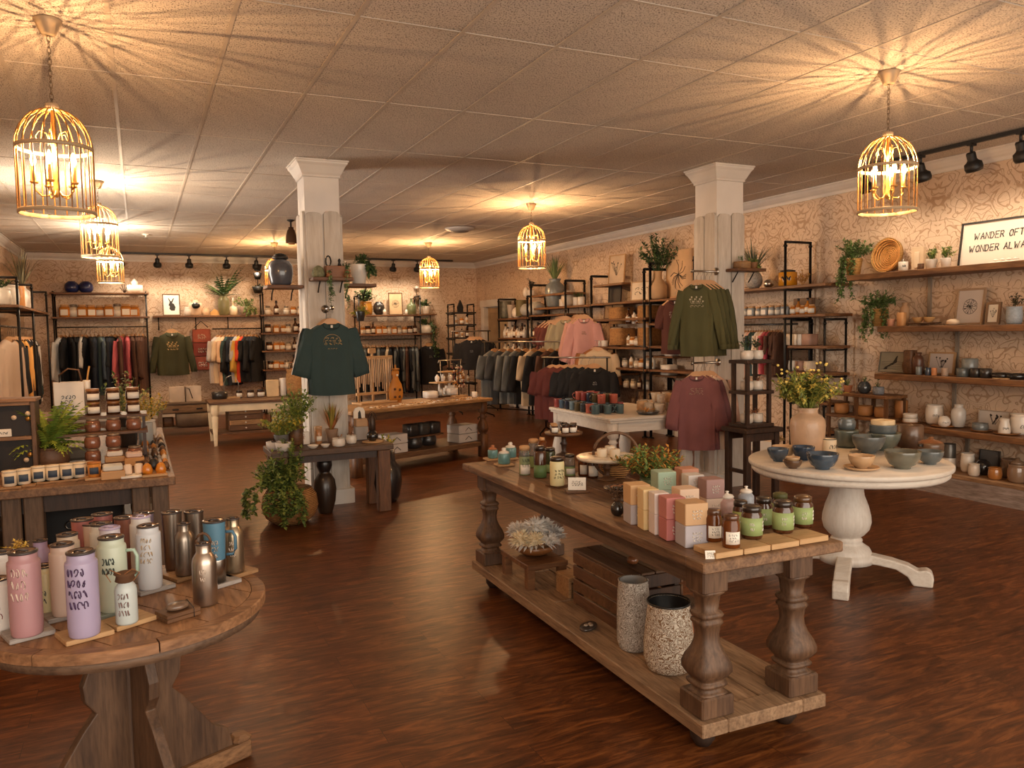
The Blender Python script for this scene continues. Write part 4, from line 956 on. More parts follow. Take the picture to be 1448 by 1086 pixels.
# ------------------------------------------------------------------ garments
def cloth(c): return mat(c, .85, var=.10, vs_=3, bump=.15, bs=220)
def shirt_mesh(seed=1, sleeve='short', length=.70, w=.25, thick=1.0, fold=1.5, splay=.24):
    kw_ = (w/.25)**.8
    r = random.Random(seed); mb = MB(); n = 32
    prof = [(-length, w*1.0, .050), (-length+.03, w*1.0, .052), (-length*.75, w*.985, .046), (-length*.5, w*.97, .046), (-.24, w*.95, .05), (-.16, w*.93, .054), (-.09, w*.88, .052), (-.05, w*.74, .048), (-.02, w*.52, .043), (0, w*.37, .038), (.006, w*.33, .034)]
    ph = r.uniform(0, 6); ph2 = r.uniform(0, 6); v = []
    for z, hw, hd in prof:
        fade = min(1, max(0, (-z-.06)/.35))
        for i in range(n):
            a = 2*PI*i/n; ca, sa = math.cos(a), math.sin(a)
            x = hw*abs(ca)**.75*(1 if ca >= 0 else -1)
            y = hd*thick*abs(sa)**.8*(1 if sa >= 0 else -1)
            y += fold*fade*(.010*math.sin(x*42+ph+z*3)+.008*math.sin(x*23+ph2-z*5))*(abs(sa)**.5)
            v.append((x+fold*fade*.004*math.sin(z*18+ph), y, z-(.008*math.cos(x*8) if z < -length+.02 else 0)-(.03*(1-abs(ca))*(1 if sa < 0 else .4) if z > -.01 else 0)))
    m_ = len(prof)
    mb.add(v, [(j*n+i, j*n+(i+1) % n, (j+1)*n+(i+1) % n, (j+1)*n+i) for j in range(m_-1) for i in range(n)], 0, True)
    # inside of the hem and of the neck
    for s_ in (-1, 1):
        if sleeve == 'none': break
        L_ = {'short': .33, 'half': .50, 'long': .62}[sleeve]*length/.74
        r0, r1 = (.085, .080) if sleeve != 'long' else (.080, .042)
        if sleeve == 'half': r0, r1 = .095, .085
        k = 8; ns = 14; ang = splay if sleeve != 'long' else splay*1.05; r0 *= kw_; r1 *= kw_
        pts = []
        for j in range(k+1):
            f = j/k; px = s_*(w*.80+math.sin(ang)*L_*f*(1.15-.3*f)); pz = -.075-math.cos(ang)*L_*f
            rr = r0+(r1-r0)*f
            for i in range(ns):
                a = 2*PI*i/ns; cx_ = math.cos(a)*rr*(1 if j else .9); cy_ = math.sin(a)*.040*thick*(1-.15*f)
                tw = .006*fold*math.sin(a*3+ph+f*6)
                pts.append((px+cx_*math.cos(ang)*1+tw, cy_+tw, pz+cx_*math.sin(ang)*s_*1.0+(.06 if j == 0 else 0)*0))
        fs = []
        for j in range(k):
            for i in range(ns): fs.append((j*ns+i, j*ns+(i+1) % ns, (j+1)*ns+(i+1) % ns, (j+1)*ns+i))
        mb.add(pts, fs, 0, True)
        o = len(mb.v)-len(pts)
        mb.f.append(tuple(o+k*ns+i for i in range(ns))); mb.m.append(0); mb.s.append(False)
        if sleeve == 'long':
            mb.lathe([(r1*.95, 0), (r1*1.05, .01), (r1*1.05, .05), (r1*.95, .06)], 12, s_*(w*.80+math.sin(ang)*L_*.85), 0, -.075-math.cos(ang)*L_-.01, sy=.75, caps=False)
    return mb
def hanger_mesh(w=.40):
    mb = MB(); pl = [(-w/2, -.085), (-w/2+.01, -.10), (0, -.035), (w/2-.01, -.10), (w/2, -.085), (.05, .022), (0, .035), (-.05, .022)]
    mb.prism(pl, .016, Matrix.Translation((0, -.008, 0)))
    return mb
_hook = MB().tube([(0, 0, .03), (0, 0, .075), (.014, 0, .088), (.024, 0, .105), (.016, 0, .124), (0, 0, .130), (-.014, 0, .122)], .0028, 5)
_hang = hanger_mesh(.36).mesh('hanger', mat((206, 158, 112), .5, var=.1))
_hookm = _hook.mesh('hook', mat((150, 146, 140), .3, metal=.9))
def garment_proto(seed, sleeve, **k):
    return Proto('hanging_shirt' if sleeve != 'long' else 'hanging_sweater', 'shirt' if sleeve != 'long' else 'sweater', [(None, shirt_mesh(seed, sleeve, **k).mesh('garment', cloth((60, 60, 60))), -1), ('hanger', _hang, -1), ('hook', _hookm, 0)])
GAR = [garment_proto(1, 'short'), garment_proto(2, 'short', length=.74), garment_proto(3, 'half'), garment_proto(4, 'long'), garment_proto(5, 'long', length=.66), garment_proto(6, 'half', length=.72, w=.24)]
# the hook meets the rail .13 above the neck
def hang_row(n, p0, p1, zrail, face, sc, cols, place, group, kinds=(0, 1, 2, 3), jit=.2, seed=1, thick=1.0, names=None):
    r = random.Random(seed)
    for i in range(n):
        f = (i+.5)/n; c = cols[i % len(cols)] if not callable(cols) else cols(i)
        cname, rgb = c; k = kinds[r.randrange(len(kinds))]
        P = GAR[k]; kind = 'sweater' if k in (3, 4) else 'shirt'
        x, y = p0[0]+(p1[0]-p0[0])*f, p0[1]+(p1[1]-p0[1])*f
        P.spawn((x, y, zrail-.126*sc), face+r.gauss(0, jit), (sc, sc*thick, sc), '%s %s, %s from left %s' % (cname, kind, ORD[i], place), group, {None: cloth(rgb)})
BLK = ('black', (20, 20, 23)); NAVY = ('dark navy', (28, 34, 46)); WHT = ('white', (214, 212, 208)); CRE = ('cream', (222, 200, 170)); GRYC = ('grey', (100, 102, 100)); MUS = ('mustard yellow', (214, 150, 62))
SAGE = ('sage grey', (112, 124, 116)); RED = ('brick red', (168, 62, 44)); ROSE = ('rose pink', (192, 92, 96)); PNK = ('pale pink', (226, 176, 156)); BRN = ('dark brown', (84, 54, 38)); TEAL = ('dark teal', (48, 72, 72)); OLV = ('olive green', (92, 90, 50)); OAT = ('oatmeal', (200, 176, 144)); MAR = ('maroon', (92, 40, 34)); SLT = ('slate blue', (70, 84, 98))
def shirt(label, loc, rz, sc, col, sleeve='half', print_=None, seed=1, length=.70, w=.25, kind='shirt', group=None, pcol=None, thick=1.0, splay=.24):
    nm = 'hanging_sweater' if kind == 'sweater' else 'hanging_shirt'
    o = shirt_mesh(seed, sleeve, length, w, thick, splay=splay).obj(nm, cloth(col)); o.location = loc; o.rotation_euler = (0, 0, rz); o.scale = (sc,)*3; tag(o, label, kind, group)
    h = bpy.data.objects.new('hanger', _hang); C.objects.link(h); h.parent = o; h.location = (0, 0, .022)
    k = bpy.data.objects.new('hook', _hookm); C.objects.link(k); k.parent = h
    dk = tuple(c*.82 for c in col)
    mb = MB(); pts = []
    for i in range(13):
        a = PI+PI*i/12; pts.append((w*.38*math.cos(a), -.05*thick*(.35+.65*abs(math.sin(a))**.5)-.003, -.012+.062*math.sin(a)))
    mb.tube(pts, .0065, 6); mb.obj('collar', cloth(dk), o)
    MB().add_fan(pts).obj('neck_opening_shade', cloth(tuple(c*.55 for c in col)), o)  # cloth colour darkened to stand for the shade inside the neck opening
    MB().box(0, -.0535*thick, -.052, .022, .003, .03).obj('neck_tag', P_LABEL, o)
    if print_:
        pc = mat(pcol or (216, 180, 120), .7, var=.2); mb = MB(); r = random.Random(seed+5); y = -.0605*thick
        if print_ == 'flowers':
            for i in range(9):
                x = -.075+.15*i/8; hgt = .05+.03*math.sin(i*2.1)
                mb.tube([(x*.7, y, -.235), (x*.9, y, -.235+hgt*.5), (x, y, -.235+hgt)], .0016, 4, cap=False)
                for q in range(4):
                    a = q*PI/2+i; mb.box(x+.006*math.cos(a), y, -.232+hgt+.006*math.sin(a), .008, .0015, .008, ry=.7)
            scribble(mb, .17, .03, 1, 0, y, seed, thick=.0022); mb.xform(Matrix.Translation((0, 0, -.262)), len(mb.v)-0) if 0 else None
        if print_ in ('flowers', 'words', 'arc'):
            k0 = len(mb.v); 
            scribble(mb, .18, .028 if print_ == 'flowers' else .09, 1 if print_ == 'flowers' else 3, 0, 0, seed+2, thick=.0024 if print_ != 'words' else .0016); mb.xform(Matrix.Translation((0, y, -.262 if print_ == 'flowers' else -.20)), k0)
        if print_ == 'arc':
            mb.tube([(.095*math.cos(PI*i/10), y, -.21+.085*math.sin(PI*i/10)) for i in range(11)], .0022, 4, cap=False)
            k0 = len(mb.v); scribble(mb, .10, .02, 1, 0, 0, seed+9, thick=.0012); mb.xform(Matrix.Translation((0, y, -.285)), k0)
        if print_ == 'small': 
            k0 = len(mb.v); scribble(mb, .06, .05, 2, 0, 0, seed+9, thick=.0018); mb.xform(Matrix.Translation((0, y, -.2)), k0)
        # follow the folds of the cloth by staying just proud of it
        mb.obj('chest_print', pc, o)
    return o
def ZP(u, v, z): x, y = Zp(u, v, z); return (x, y, z)
# ================================================================== central table goods
z = CTZ+.001
wc = .012
def slab(label, u, v, w, d, h, rz, m=W_light, z0=None, name='wood_block', group=None):
    zz = z if z0 is None else z0; x, y, _ = ZP(u, v, zz)
    o = MB().box(0, 0, 0, w, d, h, b=.0015).obj(name, m); o.location = (x, y, zz); o.rotation_euler = (0, 0, rz); tag(o, label, 'board', group); return (x, y, zz+h+.0005)
# teal lidded jars on coasters, far end
P_teal = Proto('lidded_jar', 'jar', [(None, MB().lathe(closed([(.036, 0), (.041, .005), (.041, .062), (.038, .068)]), 20, caps=False).mesh('lidded_jar', mat((104, 150, 150), .35, var=.25, vs_=20, coat=.4)), -1),
   ('lid', MB().lathe([(0, .068), (.034, .068), (.034, .078), (.02, .084), (.012, .088), (.016, .098), (.010, .106), (0, .107)], 16, caps=False).mesh('lid', CER_W), -1)])
for i, (u, v, lm, lab) in enumerate(((697, 650, TERRA, 'small teal jar with terracotta lid, leftmost on the central table'), (713, 658, CER_W, 'teal jar with white knob lid, front of the two white-lidded ones'), (722, 649, CER_W, 'teal jar with white knob lid, behind the front teal jar'))):
    p = slab('flat wooden coaster under a teal jar, %s' % ('left end of the table', 'front one', 'rear one')[i], u, v, .10 if i < 2 else .08, .09 if i < 2 else .07, .010, -.1)
    P_teal.spawn(p, i, .88 if i else .75, lab, 'teal jars', {'lid': lm})
def candle_tall(label, u, v, r, h, bm, lidm, lidh=.018, labm=None, z0=None, liquid=None, cat='candle', name='tall_candle', lab=(.25, .75), arc=2.0, neck=None, seg=20, rz=0, group=None, scr=None):
    x, y, zz = ZP(u, v, z if z0 is None else z0)
    if liquid: body = [(r*.93, 0), (r, .004), (r, h*liquid), (r, h*liquid+.001), (r, h*.93), (r*(neck or .93), h)]
    else: body = [(r*.93, 0), (r, .004), (r, h*.93), (r*(neck or .93), h)]
    ms = ([0, 0, 0, 1, 1, 1, 1] if liquid else None)
    o = MB().lathe([(0, 0)]+body+[(0, h)], seg, caps=False, ms=ms).obj(name, bm if isinstance(bm, list) else [bm]); o.location = (x, y, zz); o.rotation_euler = (0, 0, rz+YAW*-1+.2)
    tag(o, label, cat, group)
    if lidm: rn = r*(neck or .93); MB().lathe([(0, h), (rn*1.02, h), (rn*1.02, h+lidh), (rn*.8, h+lidh+.004), (0, h+lidh+.005)], seg, caps=False).obj('lid', lidm, o)
    if labm: label_patch(MB(), r+.0004, h*lab[0], h*lab[1], arc).obj('label', labm, o)
    if scr is not None: curved_strokes(MB(), r+.0014, h*.5, r*1.5, h*.4, scr[1], scr[0], th=scr[2] if len(scr) > 2 else .0008).obj('lettering', scr[3] if len(scr) > 3 else INK, o)
    return o
GRN_L = mat((150, 168, 108), .6, var=.08); GRN_D = mat((96, 124, 74), .5, var=.1)
candle_tall('tall clear glass bottle with cream cap and white label near the left end', 742, 671, .030, .135, [mat((150, 160, 120), .2, coat=.4), G_CLEAR], CORK, .02, P_LABEL, lab=(.05, .42), liquid=.75, scr=(3, 2))
candle_tall('green and clear glass canister with cork lid behind the white-label bottle', 755, 660, .030, .14, [GRN_L, G_CLEAR], CORK, .018, liquid=.45)
candle_tall('dark brown bottle with green label, second row of the central table', 764, 675, .033, .145, G_BROWN, LIDB, .02, GRN_D, lab=(.02, .48), arc=5.5, neck=.8)
candle_tall('amber bottle with dried stems behind the green-labelled bottle', 767, 662, .026, .16, G_AMBER, CORK, .012, neck=.6)
candle_tall('dark green glass canister left of the tall cream candle', 778, 668, .030, .12, mat((58, 62, 34), .2, coat=.5), LIDB, .014, GRN_L, lab=(.05, .4))
p = slab('round-cut wooden base under the tall cream candle', 788, 687, .085, .085, .010, .3, m=W_mid)
o = candle_tall('tall cream pillar candle in glass with black lid', 788, 686, .036, .122, mat((222, 210, 160), .45, var=.05), LIDB, .018, None, z0=p[2], scr=(8, 3, .001))
candle_tall('clear jar with green wax right of the tall cream candle', 806, 672, .028, .10, [GRN_L, G_CLEAR], LIDB, .012, P_LABEL, lab=(.1, .4), liquid=.5)
candle_tall('brown bottle with white label behind the marble cake stand', 838, 675, .030, .11, G_BROWN, CORK, .012, P_LABEL, lab=(.1, .6))
candle_tall('amber apothecary jar with pale label, behind the price card', 826, 672, .032, .10, G_AMBER, LIDB, .012, P_LABEL, lab=(.1, .6))
# price card on block
p = slab('flat wooden block under the folded price card', 816, 696, .11, .055, .010, -.35, m=W_mid)
t = thing('price_card', 'folded white price card with small printing, in front of the cream candle', 'card', p, -.55)
MB().box(0, 0, 0, .085, .004, .060, rx=-.25).obj('card', P_LABEL, t)
scribble(MB(), .05, .026, 3, 0, 0, 5, thick=.0007).xform(Matrix.Translation((0, -.0045, .033)) @ Matrix.Rotation(-.25, 4, 'X')).obj('lettering', INK, t)
# pedestal tray with four label jars
def cakestand(label, u, v, zt, R_, topm, footm, fr=.05, foot='round'):
    x, y, _ = ZP(u, v, zt); t = thing('cake_stand', label, 'stand', (x, y, z))
    hh = zt-z
    MB().lathe([(0, hh-.016), (R_-.008, hh-.016), (R_, hh-.008), (R_, hh), (R_-.006, hh+.003), (0, hh)], 36, caps=False).obj('plate', topm, t)
    MB().lathe([(0, 0), (fr, 0), (fr, .006), (fr*.4, .016), (fr*.28, .03), (fr*.35, hh*.45), (fr*.5, hh*.5), (fr*.3, hh*.6), (fr*.3, hh-.03), (fr*.8, hh-.016), (0, hh-.016)], 20, caps=False).obj('stem', footm, t); return (x, y, zt+.001)
c1 = cakestand('dark wooden pedestal stand carrying small labelled jars', 797, 611, .868, .118, W_mid, W_dark)
P_spice = Proto('labelled_jar', 'jar', [(None, MB().lathe(closed([(.020, 0), (.023, .003), (.023, .038), (.020, .043)]), 16, caps=False).mesh('labelled_jar', G_BROWN), -1), ('lid', MB().lathe(closed([(.021, .043), (.021, .053)]), 16, caps=False).mesh('lid', LIDB), -1), ('label', label_patch(MB(), .0234, .005, .034, 1.9).mesh('label', P_LABEL), -1)])
for i, (dx, dy) in enumerate(((-.07, -.01), (-.02, -.055), (.03, -.06), (.07, .0), (-.045, .05), (.03, .05))):
    P_spice.spawn((c1[0]+dx, c1[1]+dy, c1[2]), -.3, 1, 'small dark jar with white label on the pedestal stand, ' + ('far left', 'front left', 'front right', 'far right', 'back left', 'back right')[i], 'jars on the pedestal stand', {'lid': CORK} if i in (0, 4) else None)
plant('black squat vase with dark buds at the centre of the pedestal stand', (c1[0], c1[1], c1[2]), 'ball', .035, .04, CER_DK, bushy(40, .02, .03, .012, 3, z0=.04), (CER_DK, CER_DK), 'vase', 'bud_vase')
c2 = cakestand('marble-topped cake stand with wooden stem carrying white candles', 858, 645, .846, .158, mat((226, 212, 190), .35, var=.12, vs_=20), W_mid, .05)
P_pil = Proto('pillar_candle', 'candle', [(None, MB().lathe([(0, 0), (.026, 0), (.028, .003), (.028, .042), (.024, .045), (0, .043)], 18, caps=False).mesh('pillar_candle', WAX), -1), ('wick', MB().cyl(0, 0, .042, .0012, .008, 5).mesh('wick', INK), -1)])
for dx, dy, lab in ((-.035, -.01, 'left'), (.015, -.055, 'front'), (.05, .05, 'rear')): P_pil.spawn((c2[0]+dx, c2[1]+dy, c2[2]), 0, .95, 'short cream pillar candle on the marble cake stand, %s one' % lab, 'candles on the cake stand')
t = P_plate.spawn((c2[0]+.068, c2[1]-.005, c2[2]), 0, .42, 'small cream dish of potpourri on the marble cake stand', None, {None: CER_W})
# bowl of black stones under
x, y, _ = ZP(858, 704, z)
t = thing('stone_dish', 'dark glass footed dish of stones below the marble cake stand', 'dish', (x+.05, y-.06, z)); CDX, CDY = x+.05, y-.06
MB().lathe([(0, 0), (.05, 0), (.052, .004), (.03, .012), (.05, .022), (.085, .05), (.09, .056), (.084, .056), (.05, .028), (0, .022)], 30, caps=False).obj('dish', mat((74, 54, 40), .15, coat=.6), t)
r = random.Random(4)
mb = MB()
for i in range(26):
    a = r.uniform(0, 6.3); q = r.uniform(0, .065)
    mb.lathe([(0, -.008), (.011, -.004), (.014, .002), (.008, .008), (0, .009)], 7, q*math.cos(a), q*math.sin(a), .052+r.uniform(-.004, .006), sx=r.uniform(.7, 1.3), m=r.randint(0, 1))
s_ = mb.obj('polished_stones', [mat((50, 44, 40), .25, coat=.5), mat((150, 104, 76), .4)], t); s_['kind'] = 'stuff'
x, y, _ = ZP(873, 729, z)
t = plant('glossy black squat vase of dried twigs beside the soap boxes', (x, y, z), 'ball', .058, .058, mat((26, 24, 22), .15, coat=.6, var=0), bushy(110, .038, .08, .014, 8, z0=.05), (mat((110, 80, 54), .8), mat((60, 42, 30), .8)), 'vase', 'dried_flower_vase')
# fern and loop basket behind
x, y = ct(.235, -.02)
plant('leafy green and orange-tipped fern in a green pot behind the soap boxes', (x, y, z), 'round', .11, .06, mat((78, 96, 60), .4, coat=.3), bushy(1300, .20, .17, .028, 12, z0=.045, sq=.7, nm=3), GR+(mat((190, 130, 50), .6),), 'plant', 'fern_plant')
x, y, _ = ZP(915, 668, z)
t = thing('hoop_basket', 'round bentwood hoop arrangement with a woven bird nest', 'decoration', (*ct(.235, .30), z), -.45)
MB().tube([(.118*math.cos(2*PI*i/36), 0, .122+.118*math.sin(2*PI*i/36)) for i in range(37)], .0075, 8, cap=False).obj('hoop', W_mid, t)
MB().lathe([(0, .004), (.05, .004), (.075, .04), (.08, .07), (.07, .07), (.05, .03), (0, .02)], 20, 0, 0, 0, caps=False, sy=.5).obj('nest_bowl', BASK, t)
bushy(160, .08, .09, .015, 5, z0=.05, sq=.5).obj('dried_stems', [mat((160, 120, 84), .8), mat((120, 96, 60), .8)], t)
# soap boxes
bxl = [(-.19, -.56, .94, ((176, 168, 170), (206, 166, 120)), ('lavender grey', 'tan'), 'left end'),
       (.07, -.37, .94, ((176, 188, 172), (166, 190, 166)), ('pale sage', 'mint green'), 'back row'),
       (.20, -.36, .9, ((180, 130, 110), (190, 134, 108)), ('terracotta', 'terracotta pink'), 'back row'),
       (.13, -.50, .8, ((200, 184, 170), (212, 204, 198)), ('beige', 'pale grey'), 'back row'),
       (.14, -.61, .9, ((206, 180, 160), (158, 124, 118)), ('blush', 'dusty mauve'), 'back right'),
       (-.205, -.665, .72, ((222, 192, 138), (226, 198, 148)), ('cream yellow', 'pale yellow'), 'front row'),
       (-.21, -.745, .66, ((222, 206, 200), (226, 212, 204)), ('pinkish white', 'white'), 'front row'),
       (-.07, -.72, .9, ((210, 180, 150), (216, 186, 160)), ('biscuit', 'sand'), 'middle row'),
       (-.21, -.83, .84, ((186, 112, 108), (194, 124, 118)), ('rose', 'salmon rose'), 'front row'),
       (-.20, -.935, .98, ((180, 174, 180), (196, 158, 118)), ('grey lilac', 'caramel'), 'front right')]
for dx, dy, s_, cols, nms, pos in bxl:
    x, y = ct(dx, dy)
    for i in range(2):
        P_box.spawn((x, y, z+i*.0795), -.22, (s_*1.2, s_*1.2, 1.05), '%s soap box with white motif, %s of its stack, %s' % (nms[i], ('bottom', 'top')[i], pos), 'stacked soap boxes', {None: mat(cols[i], .65, var=.05)})
# blocks and jars at the near right corner
BL = [(1016, 781, .125, .085), (1047, 788, .0, .0)]
c, s = math.cos(CTR), math.sin(CTR)
hb = .020
def cblock(dx, dy, w, d, lab): 
    x, y = ct(dx, dy); o = MB().box(0, 0, 0, w, d, hb, b=.0015).obj('wood_block', W_light); o.location = (x, y, z); o.rotation_euler = (0, 0, CTR); tag(o, lab, 'board', 'pine display blocks'); return z+hb+.0005
yb = -TL/2
zb = cblock(-.185, yb+.085, .115, .125, 'pale pine block under two amber bottles at the near corner')
cblock(-.065, yb+.075, .115, .105, 'pale pine block, second from the near corner, under a green-label jar')
cblock(.06, yb+.085, .125, .125, 'pale pine block, third from the near corner along the end')
cblock(.20, yb+.085, .135, .11, 'pale pine block at the far right corner of the table')
def amb(u, v, lab, r=.024, h=.092, z0=None):
    r *= 1.22; h *= 1.17
    x, y = Zp(u, v, zb); 
    o = MB().lathe([(0, 0), (r*.94, 0), (r, .004), (r, h*.78), (r*.86, h*.88), (r*.84, h*.9)], 20, caps=False).obj('amber_bottle', G_AMBER); o.location = (x, y, zb); o.rotation_euler = (0, 0, -.45); tag(o, lab, 'bottle', 'amber bottles')
    MB().lathe([(r*.84, h*.9), (r*.88, h*.91), (r*.88, h*1.04), (r*.8, h*1.07), (0, h*1.075)], 20, caps=False).obj('lid', mat((86, 52, 30), .3, coat=.5), o); label_patch(MB(), r+.0005, h*.14, h*.55, 1.7).obj('label', P_LABEL, o)
    curved_strokes(MB(), r+.0012, h*.35, r*1.1, h*.28, 3, int(u), th=.0005).obj('lettering', INK, o)
amb(1009, 764, 'amber bottle with white label and dark cap, left of the pair', .024, .09)
amb(1034, 773, 'amber bottle with white label and dark cap, right of the pair', .025, .09)
def gjar(u, v, lab, r=.031, h=.085, z0=None, gl=GRN_L, top=LIDB):
    r *= 1.2; h *= 1.2
    zz = zb if z0 is None else z0
    x, y = Zp(u, v, zz); o = MB().lathe([(0, 0), (r*.92, 0), (r, .006), (r, h*.84), (r*.84, h*.92), (r*.84, h*.94)], 22, caps=False).obj('labelled_jar', G_BROWN); o.location = (x, y, zz); o.rotation_euler = (0, 0, .1); tag(o, lab, 'jar', 'green labelled jars')
    MB().lathe([(r*.80, h*.94), (r*.9, h*.95), (r*.9, h*1.12), (r*.7, h*1.16), (0, h*1.17)], 22, caps=False).obj('lid', top, o)
    label_patch(MB(), r+.0005, h*.14, h*.76, 4.6).obj('label', gl, o)
    lm = MB(); a = .15
    curved_strokes(lm, r+.0018, h*.46, r*.6, h*.4, 3, int(u), a0=-PI/2+.55, th=.0007); curved_strokes(lm, r+.0018, h*.46, r*.5, h*.34, 2, int(u)+3, a0=-PI/2-.75, th=.0006); lm.obj('lettering', P_LABEL, o)
gjar(1063, 760, 'green-labelled brown jar with black lid, front left of the group')
gjar(1107, 752, 'green-labelled brown jar with black lid, front middle of the group')
gjar(1135, 744, 'green-labelled brown jar with amber lid, right end of the table', .030, .085, top=mat((84, 54, 26), .3, coat=.5))
gjar(1080, 745, 'green-labelled brown jar behind the two front jars', .028, .085, z0=z)
gjar(1103, 738, 'green-labelled jar with mossy lid behind the middle jar', .026, .085, z0=z, top=mat((80, 80, 40), .6))
gjar(1047, 750, 'olive-labelled dark jar behind the amber bottles', .024, .085, z0=z, gl=mat((150, 156, 84), .6))
def ceram(u, v, lab, w, h, m, lm):
    w *= 1.2; h *= 1.05
    x, y = Zp(u, v, z); o = MB().lathe([(0, 0), (w*.42, 0), (w*.5, h*.1), (w*.5, h*.6), (w*.36, h*.72), (w*.3, h*.74)], 20, caps=False).obj('ceramic_jar', m); o.location = (x, y, z); tag(o, lab, 'jar')
    MB().lathe([(w*.34, h*.73), (w*.4, h*.78), (w*.34, h*.86), (w*.1, h*.9), (w*.07, h*.94), (w*.12, h), (0, h*1.02)], 16, caps=False).obj('lid', lm, o)
ceram(1028, 730, 'squat lidded ceramic jar in pink and lilac bands', .06, .10, mat((196, 160, 150), .4, var=.3, vs_=18), CER_W)
ceram(1055, 722, 'squat lidded ceramic jar in pale blue and white bands', .055, .10, mat((168, 176, 186), .4, var=.25, vs_=18), CER_W)
x, y = ct(-.255, yb+.035)
t = thing('price_tag', 'tiny white printed price tag hanging at the table corner', 'tag', (x, y, z), -.4)
MB().box(0, 0, 0, .035, .002, .028, rx=-.3).obj('card', P_LABEL, t); scribble(MB(), .026, .018, 3, 0, -.002, 9, thick=.0004).xform(Matrix.Translation((0, 0, .014)) @ Matrix.Rotation(-.3, 4, 'X')).obj('lettering', INK, t)

# ---- lower shelf
z2 = CSZ-.003
def S2(u, v, zz=None): x, y = Zp(u, v, z2 if zz is None else zz); return x, y
x, y = S2(768, 828)
x, y = ct(-.10, .62)
t = thing('riser_stool', 'small wooden riser stool on the low shelf under the flower bowl', 'stool', (x, y, z2+.001), CTR); t.scale = (1.2, 1.2, 1.1)
MB().box(0, 0, .098, .20, .30, .026, b=.003).obj('top', W_shelfx, t)
for q in (-1, 1):
    for p_ in (-1, 1): MB().box(q*.078, p_*.125, 0, .036, .036, .099, b=.002).obj('leg', W_shelfx, t)
RSZ = z2+.139
t = thing('flower_bowl', 'wooden bowl heaped with cream and white dried flowers', 'flower arrangement', (x+.01, y+.0, RSZ), 0); t.scale = (1.32, 1.32, 1.2)
MB().lathe([(0, 0), (.04, 0), (.075, .02), (.092, .05), (.086, .05), (0, .04)], 26, caps=False).obj('bowl', mat((140, 92, 52), .35, coat=.3), t)
r = random.Random(31)
FLM = [mat((246, 230, 196), .8, var=.05), mat((240, 234, 226), .8, var=.05), mat((214, 210, 206), .8), mat((120, 110, 84), .8)]
for i, (dx, dy, dz, R_, mi) in enumerate(((-.075, -.03, .075, .052, 0), (-.03, -.06, .078, .045, 0), (.03, -.065, .072, .045, 1), (.0, .0, .115, .055, 1), (.075, -.02, .08, .052, 2), (.06, .05, .10, .055, 1), (-.05, .05, .095, .05, 1), (.10, .03, .06, .04, 1))):
    mb = MB()
    for k in range(110):
        ph = math.acos(1-r.random()*1.25); a = r.uniform(0, 2*PI); d = Vector((math.sin(ph)*math.cos(a), math.sin(ph)*math.sin(a), math.cos(ph)))
        leafmesh(mb, Vector((dx, dy, dz))+d*R_*.3, d, Vector((r.random(), r.random(), .3)), R_*r.uniform(.6, .95), R_*.24, m=0)
    mb.lathe([(0, -R_*.5), (R_*.5, 0), (0, R_*.5)], 10, dx, dy, dz)
    mb.obj('bloom', FLM[mi], t)
mb = MB()
for k in range(70):
    a = r.uniform(0, 2*PI); d = Vector((math.cos(a), math.sin(a), r.uniform(-.6, .3))); leafmesh(mb, Vector((math.cos(a)*.07, math.sin(a)*.07, .06)), d, Vector((0, 0, 1)), .045, .012)
mb.obj('filler_sprigs', FLM[2], t)
x, y = ct(.03, .30)
t = thing('riser_stool', 'second pale riser stool half hidden behind the crate', 'stool', (x-.03, y+.02, z2+.001), CTR)
MB().box(0, 0, .088, .16, .14, .018, b=.003).obj('top', W_tan, t)
for q in (-1, 1): MB().box(q*.07, 0, 0, .018, .14, .088, b=.002).obj('leg', W_tan, t)
x, y = ct(-.02, .30)
vessel('tiny pale wooden cup beneath the second riser', (x-.03, y, z2+.001), 'taper', .045, .06, W_tan, 'cup', 'cup')
# slatted crate, upside down
def corner(u, v, zz): return Vector((*Zp(u, v, zz), zz))
x, y = ct(.06, -.07)
CRH = .27
t = thing('slatted_crate', 'dark wooden slatted crate turned upside down on the low shelf', 'crate', (x, y, z2+.001), CTR)
cw, cd = .30, .50
for k in range(4):
    zz = .004+k*CRH/4
    MB().box(-cw/2+.006, 0, zz, .012, cd, CRH/4-.010, b=.002).obj('slat', W_mid if k % 2 else wood((116, 78, 50), (72, 46, 30), 'y'), t)
    MB().box(cw/2-.006, 0, zz, .012, cd, CRH/4-.010, b=.002).obj('slat', W_mid, t)
    MB().box(0, -cd/2+.006, zz, cw-.03, .012, CRH/4-.010, b=.002).obj('slat', W_dark, t)
for k in range(4): MB().box(-cw/2+cw/8*(2*k+1), 0, CRH-.004, cw/4-.004, cd, .012, b=.002).obj('top_board', wood((104, 74, 50), (66, 44, 30), 'y'), t)
for q in (-1, 1):
    for p_ in (-1, 1): MB().box(q*(cw/2-.026), p_*(cd/2-.024), .0, .024, .024, CRH-.006).obj('corner_post', W_dark, t)
x, y = ct(.03, -.18)
plant('little brown pot of dried foliage standing on the upturned crate', (x, y, z2+.001+CRH+.009), 'ball', .055, .04, mat((120, 74, 44), .3, coat=.4), bushy(80, .04, .04, .018, 17, z0=.03), (mat((130, 96, 60), .8), mat((96, 70, 42), .8)), 'plant', 'dried_plant')
x, y = S2(832, 889); 
t = thing('pebble_dish', 'flat dark stone tray with polished pebbles on the low shelf edge', 'dish', (x, y, z2+.001), .6)
MB().lathe([(0, 0), (.05, 0), (.06, .008), (.056, .016), (0, .014)], 22, caps=False, sy=.6).obj('tray', mat((64, 54, 48), .3, coat=.4), t)
